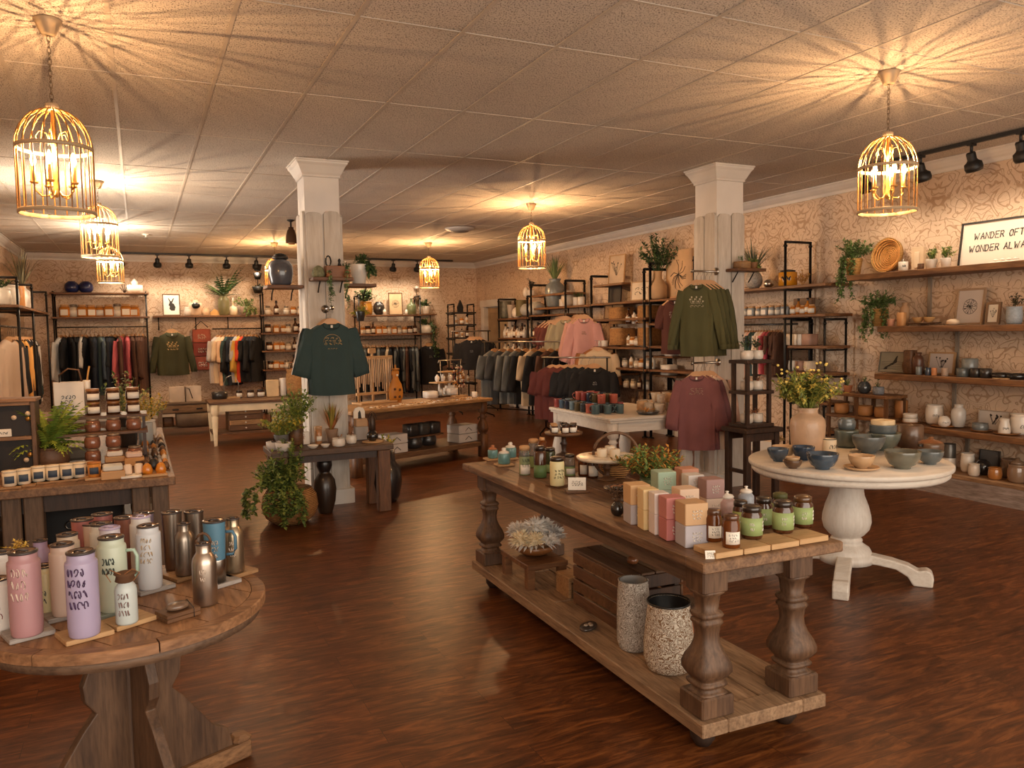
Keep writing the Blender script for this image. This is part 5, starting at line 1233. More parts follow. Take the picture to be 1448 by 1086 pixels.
for i, (a, b_) in enumerate(((-.012, .006), (.012, -.004), (.0, -.014))): MB().lathe([(0, 0), (.009, .002), (.011, .006), (.006, .010), (0, .011)], 10, a, b_, .014, sx=1.3).obj('pebble', mat((150, 130, 112), .2, coat=.6), t)
VP1 = carved_mat((206, 198, 188), (120, 106, 92), 120); VP2 = carved_mat((216, 204, 186), (128, 96, 66), 80)
def bigvase(label, u, v, w, h, m, prof, inner):
    x, y = S2(u, v); t = MB().lathe([(a*w, b_*h) for a, b_ in prof], 40, caps=False, ms=None).obj('vase', m); t.location = (x, y, z2+.001); tag(t, label, 'vase')
    k = prof[-1]; MB().lathe([(k[0]*w*.94, h*.999), (k[0]*w*.9, h*.6), (0, h*.5)], 40, caps=False).obj('inner_glaze', inner, t); return t
bigvase('tall pale grey vase with fine carved texture, left of two on the low shelf', 896, 917, .142, .30, VP1, [(0, 0), (.36, 0), (.44, .03), (.5, .14), (.5, .5), (.47, .85), (.44, .97), (.46, 1), (.43, 1)], mat((150, 146, 142), .5, var=.2))
t = bigvase('wide cream vase with carved maze pattern and black rim, low shelf', 946, 946, .200, .275, VP2, [(0, 0), (.34, 0), (.43, .04), (.5, .2), (.5, .42), (.46, .7), (.42, .95), (.43, 1), (.41, 1)], mat((24, 22, 22), .4))
MB().lathe([(.43*.2, .272), (.44*.2, .276), (.43*.2, .281), (.40*.2, .278)], 40, caps=False).obj('rim', mat((40, 38, 36), .3), t)
x, y = ct(.20, -.40)
t = thing('small_chest', 'little orange-brown wooden box on the far side of the low shelf', 'box', (x-.02, y, z2+.001), CTR); MB().box(0, 0, 0, .10, .14, .13, b=.003).obj('body', mat((168, 92, 44), .5), t); MB().box(0, 0, .131, .106, .146, .02, b=.003).obj('lid', W_dark, t)

# ================================================================== round white table goods
z = WTZ+.001
x, y = Zp(1147, 640, z)
t = thing('flower_vase', 'large tan stoneware vase of yellow-green foliage on the round white table', 'vase', (x-.0, y+.03, z))
MB().lathe([(0, 0), (.088, 0), (.097, .01), (.104, .08), (.108, .17), (.104, .205), (.085, .232), (.062, .245), (.058, .262), (.066, .282), (.060, .284), (.05, .262), (0, .255)], 34, caps=False).obj('vase', mat((186, 152, 122), .45, var=.14, vs_=9, bump=.3, bs=90, coat=.25), t)
mb = bushy(1500, .25, .26, .042, 41, z0=.27, sq=.75, nm=3)
r = random.Random(6)
for k in range(7):
    a = PI+r.uniform(-.9, .9); pts = [Vector((0, 0, .27)), Vector((math.cos(a)*.12, math.sin(a)*.12, .36)), Vector((math.cos(a)*.24, math.sin(a)*.14, .40+r.uniform(0, .12)))]
    mb.tube(pts, .002, 4, cap=False)
    for q in range(30):
        f = r.uniform(.3, 1); p = pts[0].lerp(pts[1], f*2) if f < .5 else pts[1].lerp(pts[2], f*2-1); leafmesh(mb, p, Vector((r.gauss(0, 1), r.gauss(0, 1), r.gauss(0, 1))), Vector((0, 0, 1)), .03, .016, m=r.randint(0, 2))
mb.obj('foliage', [mat((132, 138, 60), .6, var=.2), mat((92, 104, 48), .6, var=.2), mat((190, 172, 78), .6, var=.2)], t)
mb = MB()
for k in range(26):
    a = r.uniform(0, 2*PI); q = r.uniform(.08, .26); zz = .40+r.uniform(0, .17)
    mb.lathe([(0, -.008), (.009, -.002), (.008, .006), (0, .009)], 6, q*math.cos(a), q*math.sin(a)*.7, zz)
b_ = mb.obj('blossom', mat((226, 200, 110), .7), t); b_['kind'] = 'stuff'
def wt(P, u, v, sc, lab, m=None, cat=None, rz=0, zz=None, mats=None, group='stoneware on the round white table'):
    sc = tuple(q*1.42 for q in sc)
    x, y = Zp(u, v, z if zz is None else zz); return P.spawn((x, y, z if zz is None else zz), rz, sc, lab, group, mats or ({None: m} if m else None))
CER_BL2 = mat((58, 74, 90), .25, var=.35, vs_=9, coat=.6); CER_OL = mat((104, 102, 88), .28, var=.18, vs_=14, coat=.6); CER_SL = mat((92, 98, 98), .3, var=.2, vs_=12, coat=.5); CER_TN = mat((196, 160, 120), .35, var=.12, vs_=12, coat=.3)
wt(P_bowl, 1108, 647, (.70, .70, .85), 'brown-rimmed grey bowl at the back left of the round table', CER_TN)
wt(P_bowl, 1100, 652, (.62, .62, .9), 'small dark blue bowl, leftmost on the round white table', CER_BL2)
wt(P_bowl, 1136, 650, (.66, .66, .95), 'dark blue bowl behind the larger front blue bowl', CER_BL)
wt(P_bowl, 1163, 663, (.86, .86, 1.05), 'larger glossy blue bowl at the front left of the round table', CER_BL2)
wt(P_bowl, 1121, 662, (.52, .52, .55), 'small brown stacked saucer bowl on the round white table', CER_BR)
x, y = Zp(1121, 662, z); P_bowl.spawn((x, y, z+.034), 0, (.56, .56, .5), 'little tan bowl nested in the brown saucer', None, {None: CER_TN})
x, y = Zp(1172, 641, z)
t = vessel('cream cylinder cup with small dark marks, behind the glossy blue bowl', (x, y, z), 'straight', .09, .092, mat((216, 196, 166), .5, var=.06), 'cup', 'cup'); curved_strokes(MB(), .0455, .045, .06, .035, 1, 4, th=.0012).obj('drawing', INK, t); t.rotation_euler = (0, 0, -.2)
MB().lathe([(.0455, .088), (.0462, .09), (.0455, .0935), (.043, .0935)], 20, caps=False).obj('rim', CER_GR, t)
# saucer and cup
x, y = Zp(1218, 664, z); P_plate.spawn((x, y, z), 0, (.95, .95, 1), 'cream saucer at the front centre of the round table', None, {None: CER_TN})
P_bowl.spawn((x, y, z+.0085), 0, (1.0, 1.0, 1.2), 'small cream bowl standing on the saucer, front centre', None, {None: CER_TN})
wt(P_bowl, 1276, 662, (.96, .96, 1.15), 'olive grey bowl at the front right of the round table', CER_OL)
wt(P_bowl, 1315, 656, (.72, .72, .9), 'shallow grey bowl with tan rim, far right of the round table', CER_SL)
wt(P_bowl, 1228, 640, (1.0, 1.0, 1.25), 'wide ribbed grey bowl in the middle of the round table', CER_SL)
wt(P_bowlD, 1197, 632, (.75, .75, .95), 'dark ribbed grey crock left of the stacked bowls', CER_GR)
x, y = Zp(1197, 632, z)
wt(P_bowl, 1250, 636, (1.0, 1.0, 1.3), 'dark ringed bowl behind the wide grey bowl', CER_GR)
x, y = Zp(1250, 636, z)
P_bowlD.spawn((x, y+.01, z+.095), 0, (1.15, 1.15, .8), 'grey bowl stacked on the dark ringed bowl', None, {None: CER_SL})
vessel('cream square lidded box resting in the topmost stacked bowl', (x, y+.01, z+.107), 'straight', .11, .085, mat((214, 190, 150), .5), 'box', 'lidded_box', sq=8)
x, y = Zp(1197, 632, z)
t = MB().lathe([(0, 0), (.05, 0), (.055, .02), (.056, .05), (.046, .064), (.049, .072), (.044, .072), (.04, .05), (0, .03)], 24, caps=False).obj('pitcher', CER_SL); t.location = (x, y, z+.118); tag(t, 'grey handled pitcher stacked on the dark crock', 'pitcher')
MB().tube([(.05, 0, .05), (.07, 0, .052), (.074, 0, .035), (.056, 0, .02)], .005, 6).obj('handle', CER_TN, t)
x, y = Zp(1287, 632, z)
vessel('tall brown ribbed crock at the back right of the round table', (x, y, z), 'straight', .155, .145, CER_BR, 'crock', 'crock')
x, y = Zp(1316, 641, z)
t = MB().lathe([(0, 0), (.06, 0), (.07, .01), (.074, .055), (.070, .068), (.064, .066), (0, .06)], 28, caps=False).obj('casserole', CER_BR); t.location = (x, y, z); tag(t, 'brown lidded casserole dish right of the ribbed crock', 'casserole')
MB().lathe([(.069, .069), (.05, .08), (.02, .086), (.012, .09), (.016, .1), (0, .104)], 24, caps=False).obj('lid', mat((120, 76, 44), .3, coat=.4), t)
MB().tube([(-.072, 0, .06), (-.10, 0, .062), (-.105, 0, .055), (-.074, 0, .05)], .006, 6).obj('handle', CER_DK, t)

# ================================================================== bottle table goods, front left
z = BTZ+.001
def coast(u, v, w, d, m, lab, rz=.35, h=.014): 
    x, y = Zp(u, v, z); o = MB().box(0, 0, 0, w, d, h, b=.0015).obj('display_board', m); o.location = (x, y, z); o.rotation_euler = (0, 0, rz); tag(o, lab, 'board', 'display boards under the bottles'); return z+h+.0005
def tumbler(lab, u, v, r, h, m, zz, kind='tumbler', lid=None, cap=None, cols=None, hand=None, scr=None, band=None, rz=-.25, cm=None):
    x, y = Zp(u, v, zz)
    if kind == 'tumbler': prof = [(0, 0), (r*.90, 0), (r*.94, .004), (r, h*.12), (r, h*.84), (r*.98, h*.86), (r*.86, h*.875), (r*.85, h*.95)]
    elif kind == 'slim': prof = [(0, 0), (r*.80, 0), (r*.84, .004), (r*.92, h*.5), (r, h*.93), (r, h*.95)]
    else: prof = [(0, 0), (r*.92, 0), (r, .006), (r, h*.66), (r*.93, h*.74), (r*.66, h*.82), (r*.6, h*.84), (r*.62, h*.95)]
    o = MB().lathe(prof, 28, caps=False).obj({'tumbler': 'insulated_tumbler', 'slim': 'slim_tumbler'}.get(kind, 'water_bottle'), m); o.location = (x, y, zz); o.rotation_euler = (0, 0, rz); tag(o, lab, 'bottle' if kind == 'bottle' else 'tumbler', 'drinks bottles on the round plank table')
    rl = prof[-1][0]
    lm = lid or mat((74, 66, 64), .35, metal=.3)
    mb = MB(); mb.lathe([(rl, h*.95), (rl*1.06, h*.953), (rl*1.06, h*.975), (rl*.98, h*.98), (rl*.9, h*.985)], 28, caps=False); mb.obj('lid_ring', lm, o)
    MB().lathe([(rl*.92, h*.978), (rl*.86, h*.965), (rl*.3, h*.962), (0, h*.975)], 24, caps=False).obj('lid', cm or mat((150, 124, 104), .25, metal=.6, var=.3, vs_=25), o)
    MB().tube([(-rl*.5, 0, h*.97), (-rl*.2, 0, h*.985), (rl*.4, 0, h*.975)], .003, 6).obj('sip_tab', lm, o)
    if scr: curved_strokes(MB(), r+.0012, h*scr[3], r*scr[4], h*scr[5], scr[1], scr[0], th=scr[2]).obj('lettering', scr[6], o)
    if hand: MB().tube([(r, 0, h*.78), (r+.022, 0, h*.78), (r+.03, 0, h*.7), (r+.03, 0, h*.5), (r+.022, 0, h*.42), (r, 0, h*.42)], .0055, 7).obj('handle', hand, o)
    return o
mt = lambda c: mat(c, .42, var=.03, coat=.15)
INKW = mat((226, 206, 188), .5, var=0); INKP = mat((74, 48, 84), .5, var=0); INKG = mat((206, 172, 120), .4, var=0)
za = coast(40, 898, .115, .10, W_greywash, 'grey-washed board under the dusty pink tumbler')
tumbler('dusty pink tumbler with pale lettering, front left of the plank table', 39, 896, .0415, .243, mt((178, 134, 138)), za, scr=(21, 3, .0012, .62, 1.1, .42, INKW))
za = coast(120, 899, .125, .105, W_light, 'pine board under the lavender tumbler')
tumbler('lavender tumbler with dark purple lettering, front of the plank table', 120, 897, .0415, .243, mt((172, 160, 190)), za, scr=(22, 4, .0017, .58, 1.15, .5, INKP), rz=-.3)
za = coast(182, 880, .12, .10, W_light, 'pine board under the small white bottle', .5)
o = tumbler('small mint-white bottle with twine bow around the neck', 180, 880, .030, .145, mt((196, 206, 204)), za, kind='bottle', scr=(23, 3, .0009, .42, 1.0, .5, mat((130, 96, 90), .6)))
MB().lathe([(.019, .12), (.028, .125), (.024, .14), (.031, .146), (.02, .15), (0, .15)], 14, caps=False).obj('twine_wrap', mat((96, 64, 40), .9), o)
mb = MB(); 
for a in (-1, 1): mb.tube([(0, -.02, .145), (a*.03, -.03, .165), (a*.045, -.02, .15), (a*.03, -.03, .13)], .0016, 4, cap=False)
mb.obj('twine_bow', mat((150, 100, 60), .9), o)
za = coast(88, 872, .10, .09, W_greywash, 'grey board behind, under the peach tumbler')
tumbler('peach tumbler with dark rim lid behind the lavender one', 93, 868, .037, .22, mt((200, 174, 158)), za)
tumbler('second tall beige tumbler with glossy lid behind the peach one', 100, 850, .035, .225, mt((206, 188, 166)), z)
tumbler('pale yellow bottle behind the dusty pink tumbler', 66, 868, .036, .155, mt((222, 214, 170)), z, scr=(25, 2, .001, .4, 1, .3, INKB))
tumbler('lilac steel bottle with ornate lid left of the peach tumbler', 61, 842, .034, .19, mt((170, 148, 180)), z, kind='bottle')
o = tumbler('white tumbler with dark red lettering cut by the left photo edge', -2, 893, .040, .16, mt((226, 222, 216)), z, scr=(26, 3, .001, .5, 1.1, .5, mat((140, 60, 60), .5)))
tumbler('white bottle with dark lid at the left edge behind the pink tumbler', 8, 868, .038, .20, mt((220, 214, 208)), z)
x, y = Zp(30, 846, z)
plant('yellow dried flower bunch in a small cup among the bottles', (x, y, z), 'taper', .05, .15, mt((120, 100, 80)), bushy(160, .04, .06, .014, 77, z0=.14), YEL, 'plant', 'dried_flowers')
za = coast(158, 866, .11, .10, mat((150, 160, 146), .6), 'sage painted board under the mint tumbler', .4)
tumbler('mint green tumbler with side handle and dark lettering', 162, 862, .041, .232, mt((196, 206, 186)), za, hand=mt((170, 196, 178)), scr=(27, 2, .0016, .62, .9, .25, mat((60, 70, 66), .5)))
za = coast(214, 833, .12, .10, W_greywash, 'grey-washed board under the white-blue tumbler', .45)
tumbler('pale blue-white tumbler with faint gold lettering, centre of plank table', 213, 831, .038, .215, mt((206, 208, 212)), za, scr=(28, 4, .0009, .62, 1.0, .42, INKG))
tumbler('tall white tumbler with lavender lid behind the pale blue one', 203, 822, .036, .235, mt((224, 220, 216)), z, lid=mt((186, 170, 196)))
tumbler('white tumbler with dark rim, centre left behind the mint one', 148, 836, .037, .235, mt((224, 218, 204)), z)
tumbler('white tumbler with lavender screw lid behind the mint one', 160, 846, .035, .24, mt((208, 200, 208)), z, lid=mt((186, 170, 196)), cm=mt((186, 170, 196)))
tumbler('rose metallic slim tumbler, back left of the plank table', 120, 814, .035, .21, mat((196, 130, 126), .3, metal=.6), z, kind='slim')
tumbler('cream slim tumbler between the rose metallic ones', 134, 815, .030, .195, mt((214, 190, 172)), z, kind='slim')
tumbler('pink slim tumbler with dark rim, furthest back on the left', 148, 802, .034, .205, mat((206, 140, 136), .3, metal=.4), z, kind='slim')
tumbler('bronze pink slim tumbler, back middle of the plank table', 180, 808, .035, .205, mat((170, 126, 116), .3, metal=.8), z, kind='slim')
tumbler('lavender slim tumbler, back row behind the white tumblers', 207, 800, .033, .205, mat((176, 164, 190), .3, metal=.3), z, kind='slim')
ST = mat((160, 148, 136), .3, metal=.95, var=.12, vs_=4)
tumbler('brushed steel slim tumbler, back row on the right side', 246, 804, .034, .215, ST, z, kind='slim')
za = coast(262, 815, .12, .10, W_tan, 'light board under the steel bottle on the right', .5)
tumbler('brushed steel bottle with screw lid behind the front steel bottle', 263, 812, .034, .185, ST, za, kind='bottle')
tumbler('steel tumbler with wire handle at the back right', 277, 798, .033, .205, ST, z, kind='slim', hand=mat((90, 84, 78), .3, metal=.8))
o = tumbler('front brushed steel bottle with brown ring handle', 291, 854, .037, .20, mat((184, 170, 156), .28, metal=.95, var=.1, vs_=4), z, kind='bottle', scr=(30, 2, .001, .5, .5, .22, INKW))
MB().tube([(.022*math.cos(PI*i/8), 0, .195+.03*math.sin(PI*i/8)) for i in range(9)], .004, 6).obj('carry_loop', mat((96, 66, 44), .6), o)
za = coast(308, 826, .12, .10, W_greywash, 'grey-washed board under the blue tumbler', .5)
o = tumbler('blue and steel tumbler with white lettering at the right', 306, 822, .036, .215, mat((84, 128, 152), .45, var=.04), za, kind='slim', hand=mat((74, 112, 134), .5), scr=(32, 3, .0011, .55, .8, .3, INKW))
MB().lathe([(.0310, .0), (.0315, .0), (.0345, .075), (.034, .078)], 28, caps=False).obj('steel_base', STEEL, o)
za = coast(333, 812, .12, .10, W_tan, 'light pine board under the rightmost steel bottle', .55)
tumbler('rightmost steel bottle with gold-toned lid and white lettering', 332, 808, .034, .195, mat((176, 158, 132), .3, metal=.9, var=.1), za, kind='bottle', scr=(33, 3, .001, .45, .7, .3, INKW))
x, y = Zp(252, 872, z)
t = thing('wooden_coaster_stack', 'stack of brown wooden coasters tied with twine, front right', 'coaster', (x, y, z), .45)
for k in range(2): MB().box(0, 0, k*.0125, .105, .075, .012, b=.0015).obj('coaster', W_mid, t)
MB().lathe([(0, .026), (.03, .026), (.036, .032), (.03, .042), (0, .044)], 18, caps=False, sy=.7).obj('agate_slice', mat((112, 88, 70), .3, var=.3, vs_=60, coat=.4), t)
MB().tube([(.03, -.039, 0), (.03, -.039, .026), (.03, .0, .045), (.03, .039, .026), (.03, .039, 0)], .0014, 4, cap=False).obj('twine', INK, t)
# ================================================================== goods in rows along a shelf
def frow(P, us, y, z, sc, labf, group, cat=None, rz=0, mats=None, jit=.02, first=0):
    """row on a far-wall shelf; us = picture columns; labf = text with {o} for the place in the row"""
    rr = random.Random(len(us)*7+int(z*100))
    for i, u in enumerate(us):
        p = P[i % len(P)] if isinstance(P, (list, tuple)) else P
        m = mats[i % len(mats)] if mats else None
        s_ = sc*rr.uniform(.94, 1.06)
        p.spawn((onY(u, z, y), y, z+.001), rz+rr.uniform(-.2, .2), s_, labf.replace('{o}', ORD[i]), group, m)
def rrow(P, us, z, sc, labf, group, x=XR-.2, rz=-PI/2+.35, mats=None, dx=()):
    rr = random.Random(len(us)*5+int(z*100))
    for i, u in enumerate(us):
        p = P[i % len(P)] if isinstance(P, (list, tuple)) else P
        m = mats[i % len(mats)] if mats else None
        xx = x+(dx[i % len(dx)] if dx else 0)
        p.spawn((xx, onX(u, z, xx), z+.001), rz+rr.uniform(-.2, .2), sc*rr.uniform(.94, 1.06), labf.replace('{o}', ORD[i]), group, m)
def FP(u, z, y=YF-.2): return (onY(u, z, y), y, z+.001)
def RP(u, z, x=XR-.2): return (x, onX(u, z, x), z+.001)
def lin_us(a, b, n): return [a+(b-a)*i/(n-1) for i in range(n)]
YS = YF-.24
# ---- far wall, clothes rack 2
BLU = mat((36, 46, 96), .3, var=.3, coat=.5)
vessel('round cobalt blue vase, left of the pair on the far left rack', FP(102, 2.30, YS), 'ball', .24, .2, BLU)
vessel('round cobalt blue vase, right of the pair on the far left rack', FP(122, 2.30, YS), 'ball', .24, .2, BLU)
t = vessel('white openwork block ornament on top of the far left rack', FP(191, 2.30, YS), 'straight', .26, .14, CER_W, 'ornament', 'ornament', sq=8)
MB().lathe([(.05, .14), (.06, .2), (.01, .26), (0, .26)], 8, caps=False).obj('finial', CER_W, t)
t = thing('twig_ornament', 'small brown twig star beside the white openwork ornament', 'ornament', FP(176, 2.30, YS))
mb = MB()
for k in range(5): mb.tube([(0, 0, .0), (.09*math.cos(k*.5+.5), .01*k, .03+.13*math.sin(k*.5+.5))], .007, 5)
mb.obj('twigs', W_dark, t)
frow([P_jarSq, P_jarC, P_jarSq, P_jarSq, P_jarH], lin_us(92, 191, 9), YS, 1.88, 2.3, 'square amber jar with white label, {o} from the left on the far left rack', 'jars on the far left rack')
L2 = R2C[0]-R2W/2+.05; R2 = R2C[0]+R2W/2-.04
cols2 = [WHT, BLK, BLK, BLK, BLK, WHT, BLK, BLK, NAVY, SAGE, SLT, BLK, NAVY, BLK, BRN, ROSE, ROSE, BRN, BRN, BRN, BRN]
hang_row(21, (L2, YF-.26), (R2, YF-.26), 1.70, PI/2, 1.38, cols2, 'on the far left rack', 'clothes on the far left rack', kinds=(1, 2, 5, 3), jit=.16, thick=.72)
# shelf under the rack with small stock
# ---- left wall rack
colsL = [('beige', (206, 180, 156)), ('tan', (206, 160, 114)), BLK, BLK, BLK, MUS, MUS, ('golden tan', (216, 156, 80)), BLK, BLK, ('white', (220, 214, 206)), BLK, ('blush white', (222, 200, 192)), BLK, WHT, TEAL, BLK, GRYC]
hang_row(16, (XL+.40, 10.85), (XL+.36, 13.75), 1.66, PI/2-.12, 1.3, colsL, 'on the left wall rack', 'clothes on the left wall rack', kinds=(3, 5, 2), jit=.06, thick=.9)
x, y = XL+.33, 12.6
plant('white tall vase with dry grey branches above the left wall rack', (x+.02, 12.9, 1.901), 'vase', .26, .36, CER_W, spiky(34, .55, .03, 5, .55, .33, .9), (mat((120, 112, 84), .7), mat((86, 84, 66), .7)), 'plant', 'branch_vase')
vessel('large grey-white striped bowl pot on the left wall rack', (x, 11.35, 1.901), 'round', .34, .26, CER_W, 'pot', 'pot')
plant('dark trailing plant in a white pot at the left photo edge', (x, 10.9, 1.901), 'round', .28, .2, CER_W, bushy(200, .2, .16, .05, 9, z0=.18), GRD)
vessel('orange wooden block box right of the striped bowl, left rack', (x, 12.2, 1.901), 'straight', .24, .30, mat((206, 142, 84), .5), 'box', 'box', sq=8)
# ---- wall shelf on the far wall
zs = 1.896
picture('framed hare-head drawing on the long far wall shelf', FP(243, zs, YF-.16), .30, .40, 0, .08, W_mid, P_LABEL, 'hare')
vessel('small white scalloped vase next to the hare drawing', FP(266, zs), 'round', .13, .15, CER_W)
t = thing('necklace_bust', 'cream necklace bust with a black oval on the far wall shelf', 'bust', FP(277, zs)); MB().lathe([(0, 0), (.09, 0), (.10, .03), (.13, .16), (.12, .22), (.05, .24), (.045, .28), (0, .28)], 20, caps=False, sy=.6).obj('bust', mat((220, 190, 160), .6), t); MB().lathe([(0, -.015), (.07, -.012), (.075, 0), (.07, .012), (0, .015)], 18, caps=False).xform(Matrix.Translation((0, -.09, .18)) @ Matrix.Rotation(PI/2, 4, 'X') @ Matrix.Diagonal((1, .8, 1, 1))).obj('pendant', mat((30, 34, 32), .3, coat=.5), t)
vessel('small cream rough pot right of the necklace bust', FP(291, zs), 'round', .14, .14, mat((226, 196, 160), .6), 'pot', 'pot')
t = thing('house_ornament', 'tiny amber house-shaped ornament on the far wall shelf', 'ornament', FP(304, zs)); MB().prism([(-.08, 0), (.08, 0), (.09, .05), (0, .12), (-.09, .05)], .06).obj('house', mat((220, 170, 100), .6), t)
plant('olive bottle vase holding a tall palm spray on the wall shelf', FP(317, zs), 'urn', .21, .40, mat((128, 122, 84), .4, var=.15, coat=.3), None, None)
t = thing('palm_spray', 'tall spiky green palm spray rising from the olive bottle vase', 'plant', (FP(317, zs)[0], FP(317, zs)[1], zs+.34))
a_ = fern(26, .54, 22, 0, .10, .6, up=1.2).obj('fronds', list(GRD), t)
t = vessel('white bottle with thin taper candle on the wall shelf', FP(330, zs), 'bottle', .15, .24, mat((232, 214, 180), .4), 'bottle', 'bottle'); MB().cyl(0, 0, .23, .012, .10, 8).obj('taper_candle', CER_W, t)
plant('fern in a blush pot at the right end of the wall shelf', FP(348, zs), 'taper', .22, .16, mat((196, 164, 148), .7), trailing(260, 9, .16, .05, 6, .13, .16, bushy(240, .22, .22, .05, 14, z0=.14)), GR)
# black hanging ornament chain under the track light
x, y = onY(364, 2.7, YF-.45), YF-.45
t = thing('hanging_planter', 'black tiered wrought hanging planter below the far track light', 'planter', (x, y, 2.30))
mb = MB(); mb.tube([(0, 0, .0), (0, 0, .69)], .008, 5)
for z0, r_ in ((.0, .11), (.26, .08), (.42, .09)): mb.lathe([(0, z0), (r_*.6, z0), (r_, z0+.12), (r_*.9, z0+.12), (0, z0+.03)], 10, caps=False)
mb.obj('tiers', M_black, t); bushy(90, .13, .1, .05, 3, z0=.08).obj('leaves', [mat((40, 44, 34), .7), mat((50, 56, 40), .7)], t)
# olive sweatshirt
x, z0 = Yp(243, 470, YF-.34)
shirt('olive green sweatshirt with flower print hanging on the far wall', (x, YF-.34, z0), .0, 1.18, (60, 60, 34), 'long', 'flowers', 7, length=.66, w=.23, kind='sweater')
# red pouch organiser
x, z0 = Yp(285, 463, YF-.2)
t = thing('pouch_organizer', 'red hanging display of printed pouches beside the olive sweatshirt', 'display', (x, YF-.06, z0))
MB().tube([(-.12, -.03, 0), (0, -.03, .12), (.12, -.03, 0)], .008, 5).obj('cord', M_black, t)
for k in range(3):
    MB().box(0, -.03, -.28-.26*k, .32, .04, .25, b=.01).obj('pouch', mat((176, 84, 58) if k != 1 else (150, 60, 46), .6, var=.2), t)
    scribble(MB(), .16, .1, 2, 0, -.053, 40+k, thick=.008).xform(Matrix.Translation((0, 0, -.17-.26*k))).obj('pouch_print', mat((230, 200, 180), .7), t)
# short tee rail
xa, xb = onY(306, 1.66, YF-.28), onY(364, 1.66, YF-.28)
t = thing('garment_rail', 'short wall-mounted black rail of tees under the palm vase', 'rail', (xa, YF-.28, 1.64)); MB().tube([(-.06, .2, .0), (-.06, 0, 0), (xb-xa+.06, 0, 0), (xb-xa+.06, .2, 0)], .012, 8).obj('rail', M_pipe, t)
colsT = [('light grey', (196, 186, 180)), CRE, ('peach', (226, 186, 150)), TEAL, BLK, NAVY, ('pale grey', (170, 168, 168)), ('golden yellow', (206, 164, 72)), ('orange red', (196, 66, 34)), BLK, BLK, NAVY, BLK]
hang_row(13, (xa, YF-.28), (xb, YF-.28), 1.64, 1.05, 1.22, colsT, 'on the short wall rail', 'tees on the short wall rail', kinds=(0, 1, 2), jit=.06)
# open shelving R3
for zz, us, nm in ((1.90, (379, 391, 405, 415, 424), 'top'), (1.55, (379, 391, 401, 408, 418, 426), 'second'), (1.21, (381, 391, 399, 408, 417, 424), 'third'), (.85, (383, 391, 398, 406, 416, 424), 'fourth')):
    frow([P_jarA, P_jarSq, P_jarH, P_jarC, P_bot] if nm != 'top' else [P_jarC, P_bot, P_jarC, P_jarH, P_jarC], us, YF-.24, zz, 1.75, 'glass jar or bottle, {o} on the %s shelf left of the first pillar' % nm, 'stock left of the first pillar')
# ---- far rack 5 and its neighbours
zs = 1.881; yy = YF-.24
plant('glossy ochre pot of dark leafy plant right of the first pillar', FP(518, zs, yy), 'round', .26, .27, mat((180, 124, 44), .3, coat=.5, var=.15), bushy(420, .26, .32, .075, 3, z0=.24), GRD)
vessel('dark gourd-shaped vase behind the first pillar on the far rack', FP(536, zs, yy), 'ball', .24, .27, CER_DK)
picture('tall framed lotus print on the far rack', FP(560, zs, yy+.05), .30, .46, 0, .06, W_mid, mat((196, 168, 130), .6), 'round')
vessel('little white bird figurine beside the framed lotus print', FP(575, zs, yy), 'ball', .07, .11, CER_W, 'figurine', 'figurine')
vessel('small cream figurine in front of the dark gourd vase', FP(544, zs, yy-.1), 'vase', .07, .12, CER_W, 'figurine', 'figurine')
vessel('green glass bottle vase at the right end of the far rack', FP(582, zs, yy), 'bottle', .20, .34, mat((110, 118, 82), .3, coat=.4))
frow([P_jarH, P_jarA, P_bot, P_jarSq, P_jarSq, P_jarC, P_jarSq, P_jarC], lin_us(513, 587, 11), yy, 1.491, 1.75, 'labelled amber jar, {o} from the left on the far middle rack', 'jars on the far middle rack')
xa, xb = onY(510, 1.4, YF-.26), onY(590, 1.4, YF-.26)
hang_row(18, (xa, YF-.26), (xb, YF-.26), 1.38, PI/2-.35, 1.28, [BLK, GRYC, BLK, NAVY, BLK, GRYC, BLK, BLK, OAT, BLK, BLK, GRYC, BLK, GRYC, BRN, BLK, GRYC, GRYC], 'on the far middle rack', 'clothes on the far middle rack', kinds=(1, 5, 3), jit=.1, thick=.72)
for k, (u, zz, lab) in enumerate(((603, 1.90, 'upper'), (604, 1.49, 'lower'))):
    p = FP(u, zz, YF-.2); t = thing('wall_shelf', 'small %s plank shelf right of the far middle rack' % lab, 'shelf', (p[0], YF-.14, zz)); MB().box(0, 0, -.03, .42, .27, .03, b=.003).obj('board', W_shelfx, t)
    MB().tube([(.1, .12, -.2), (.1, -.02, -.2), (.1, -.02, -.03)], .01, 6).obj('bracket', M_pipe, t)
plant('small green plant in white pot on the upper small shelf', FP(603, 1.901, YF-.16), 'taper', .18, .16, CER_W, bushy(160, .2, .18, .06, 3, z0=.14), GRD)
plant('trailing green plant in white pot on the lower small shelf', FP(603, 1.491, YF-.22), 'round', .24, .17, CER_W, trailing(260, 6, .75, .06, 4, .15, .16, bushy(180, .19, .2, .06, 8, z0=.14), dirs=[-.2, -.5, -.9]), GRD)
x, z0 = Yp(607, 489, YF-.25)
shirt('black tee with small round print on the far wall', (x, YF-.25, z0), 0, 1.15, (28, 28, 32), 'short', 'small', 4, pcol=(150, 140, 130))
t = thing('wall_lantern', 'small dark star-shaped ornament hanging high on the far wall', 'ornament', (onY(590, 2.2, YF-.1), YF-.08, 2.22))
MB().lathe([(0, -.14), (.03, -.05), (.1, 0), (.03, .05), (0, .14)], 8, caps=False, sy=.5).obj('star', mat((90, 66, 44), .5), t); MB().lathe([(0, .2), (.05, .22), (.05, .25), (0, .27)], 10, caps=False).obj('white_knob', CER_W, t); MB().tube([(0, 0, .1), (0, .04, .22)], .006, 4).obj('cord', M_black, t)
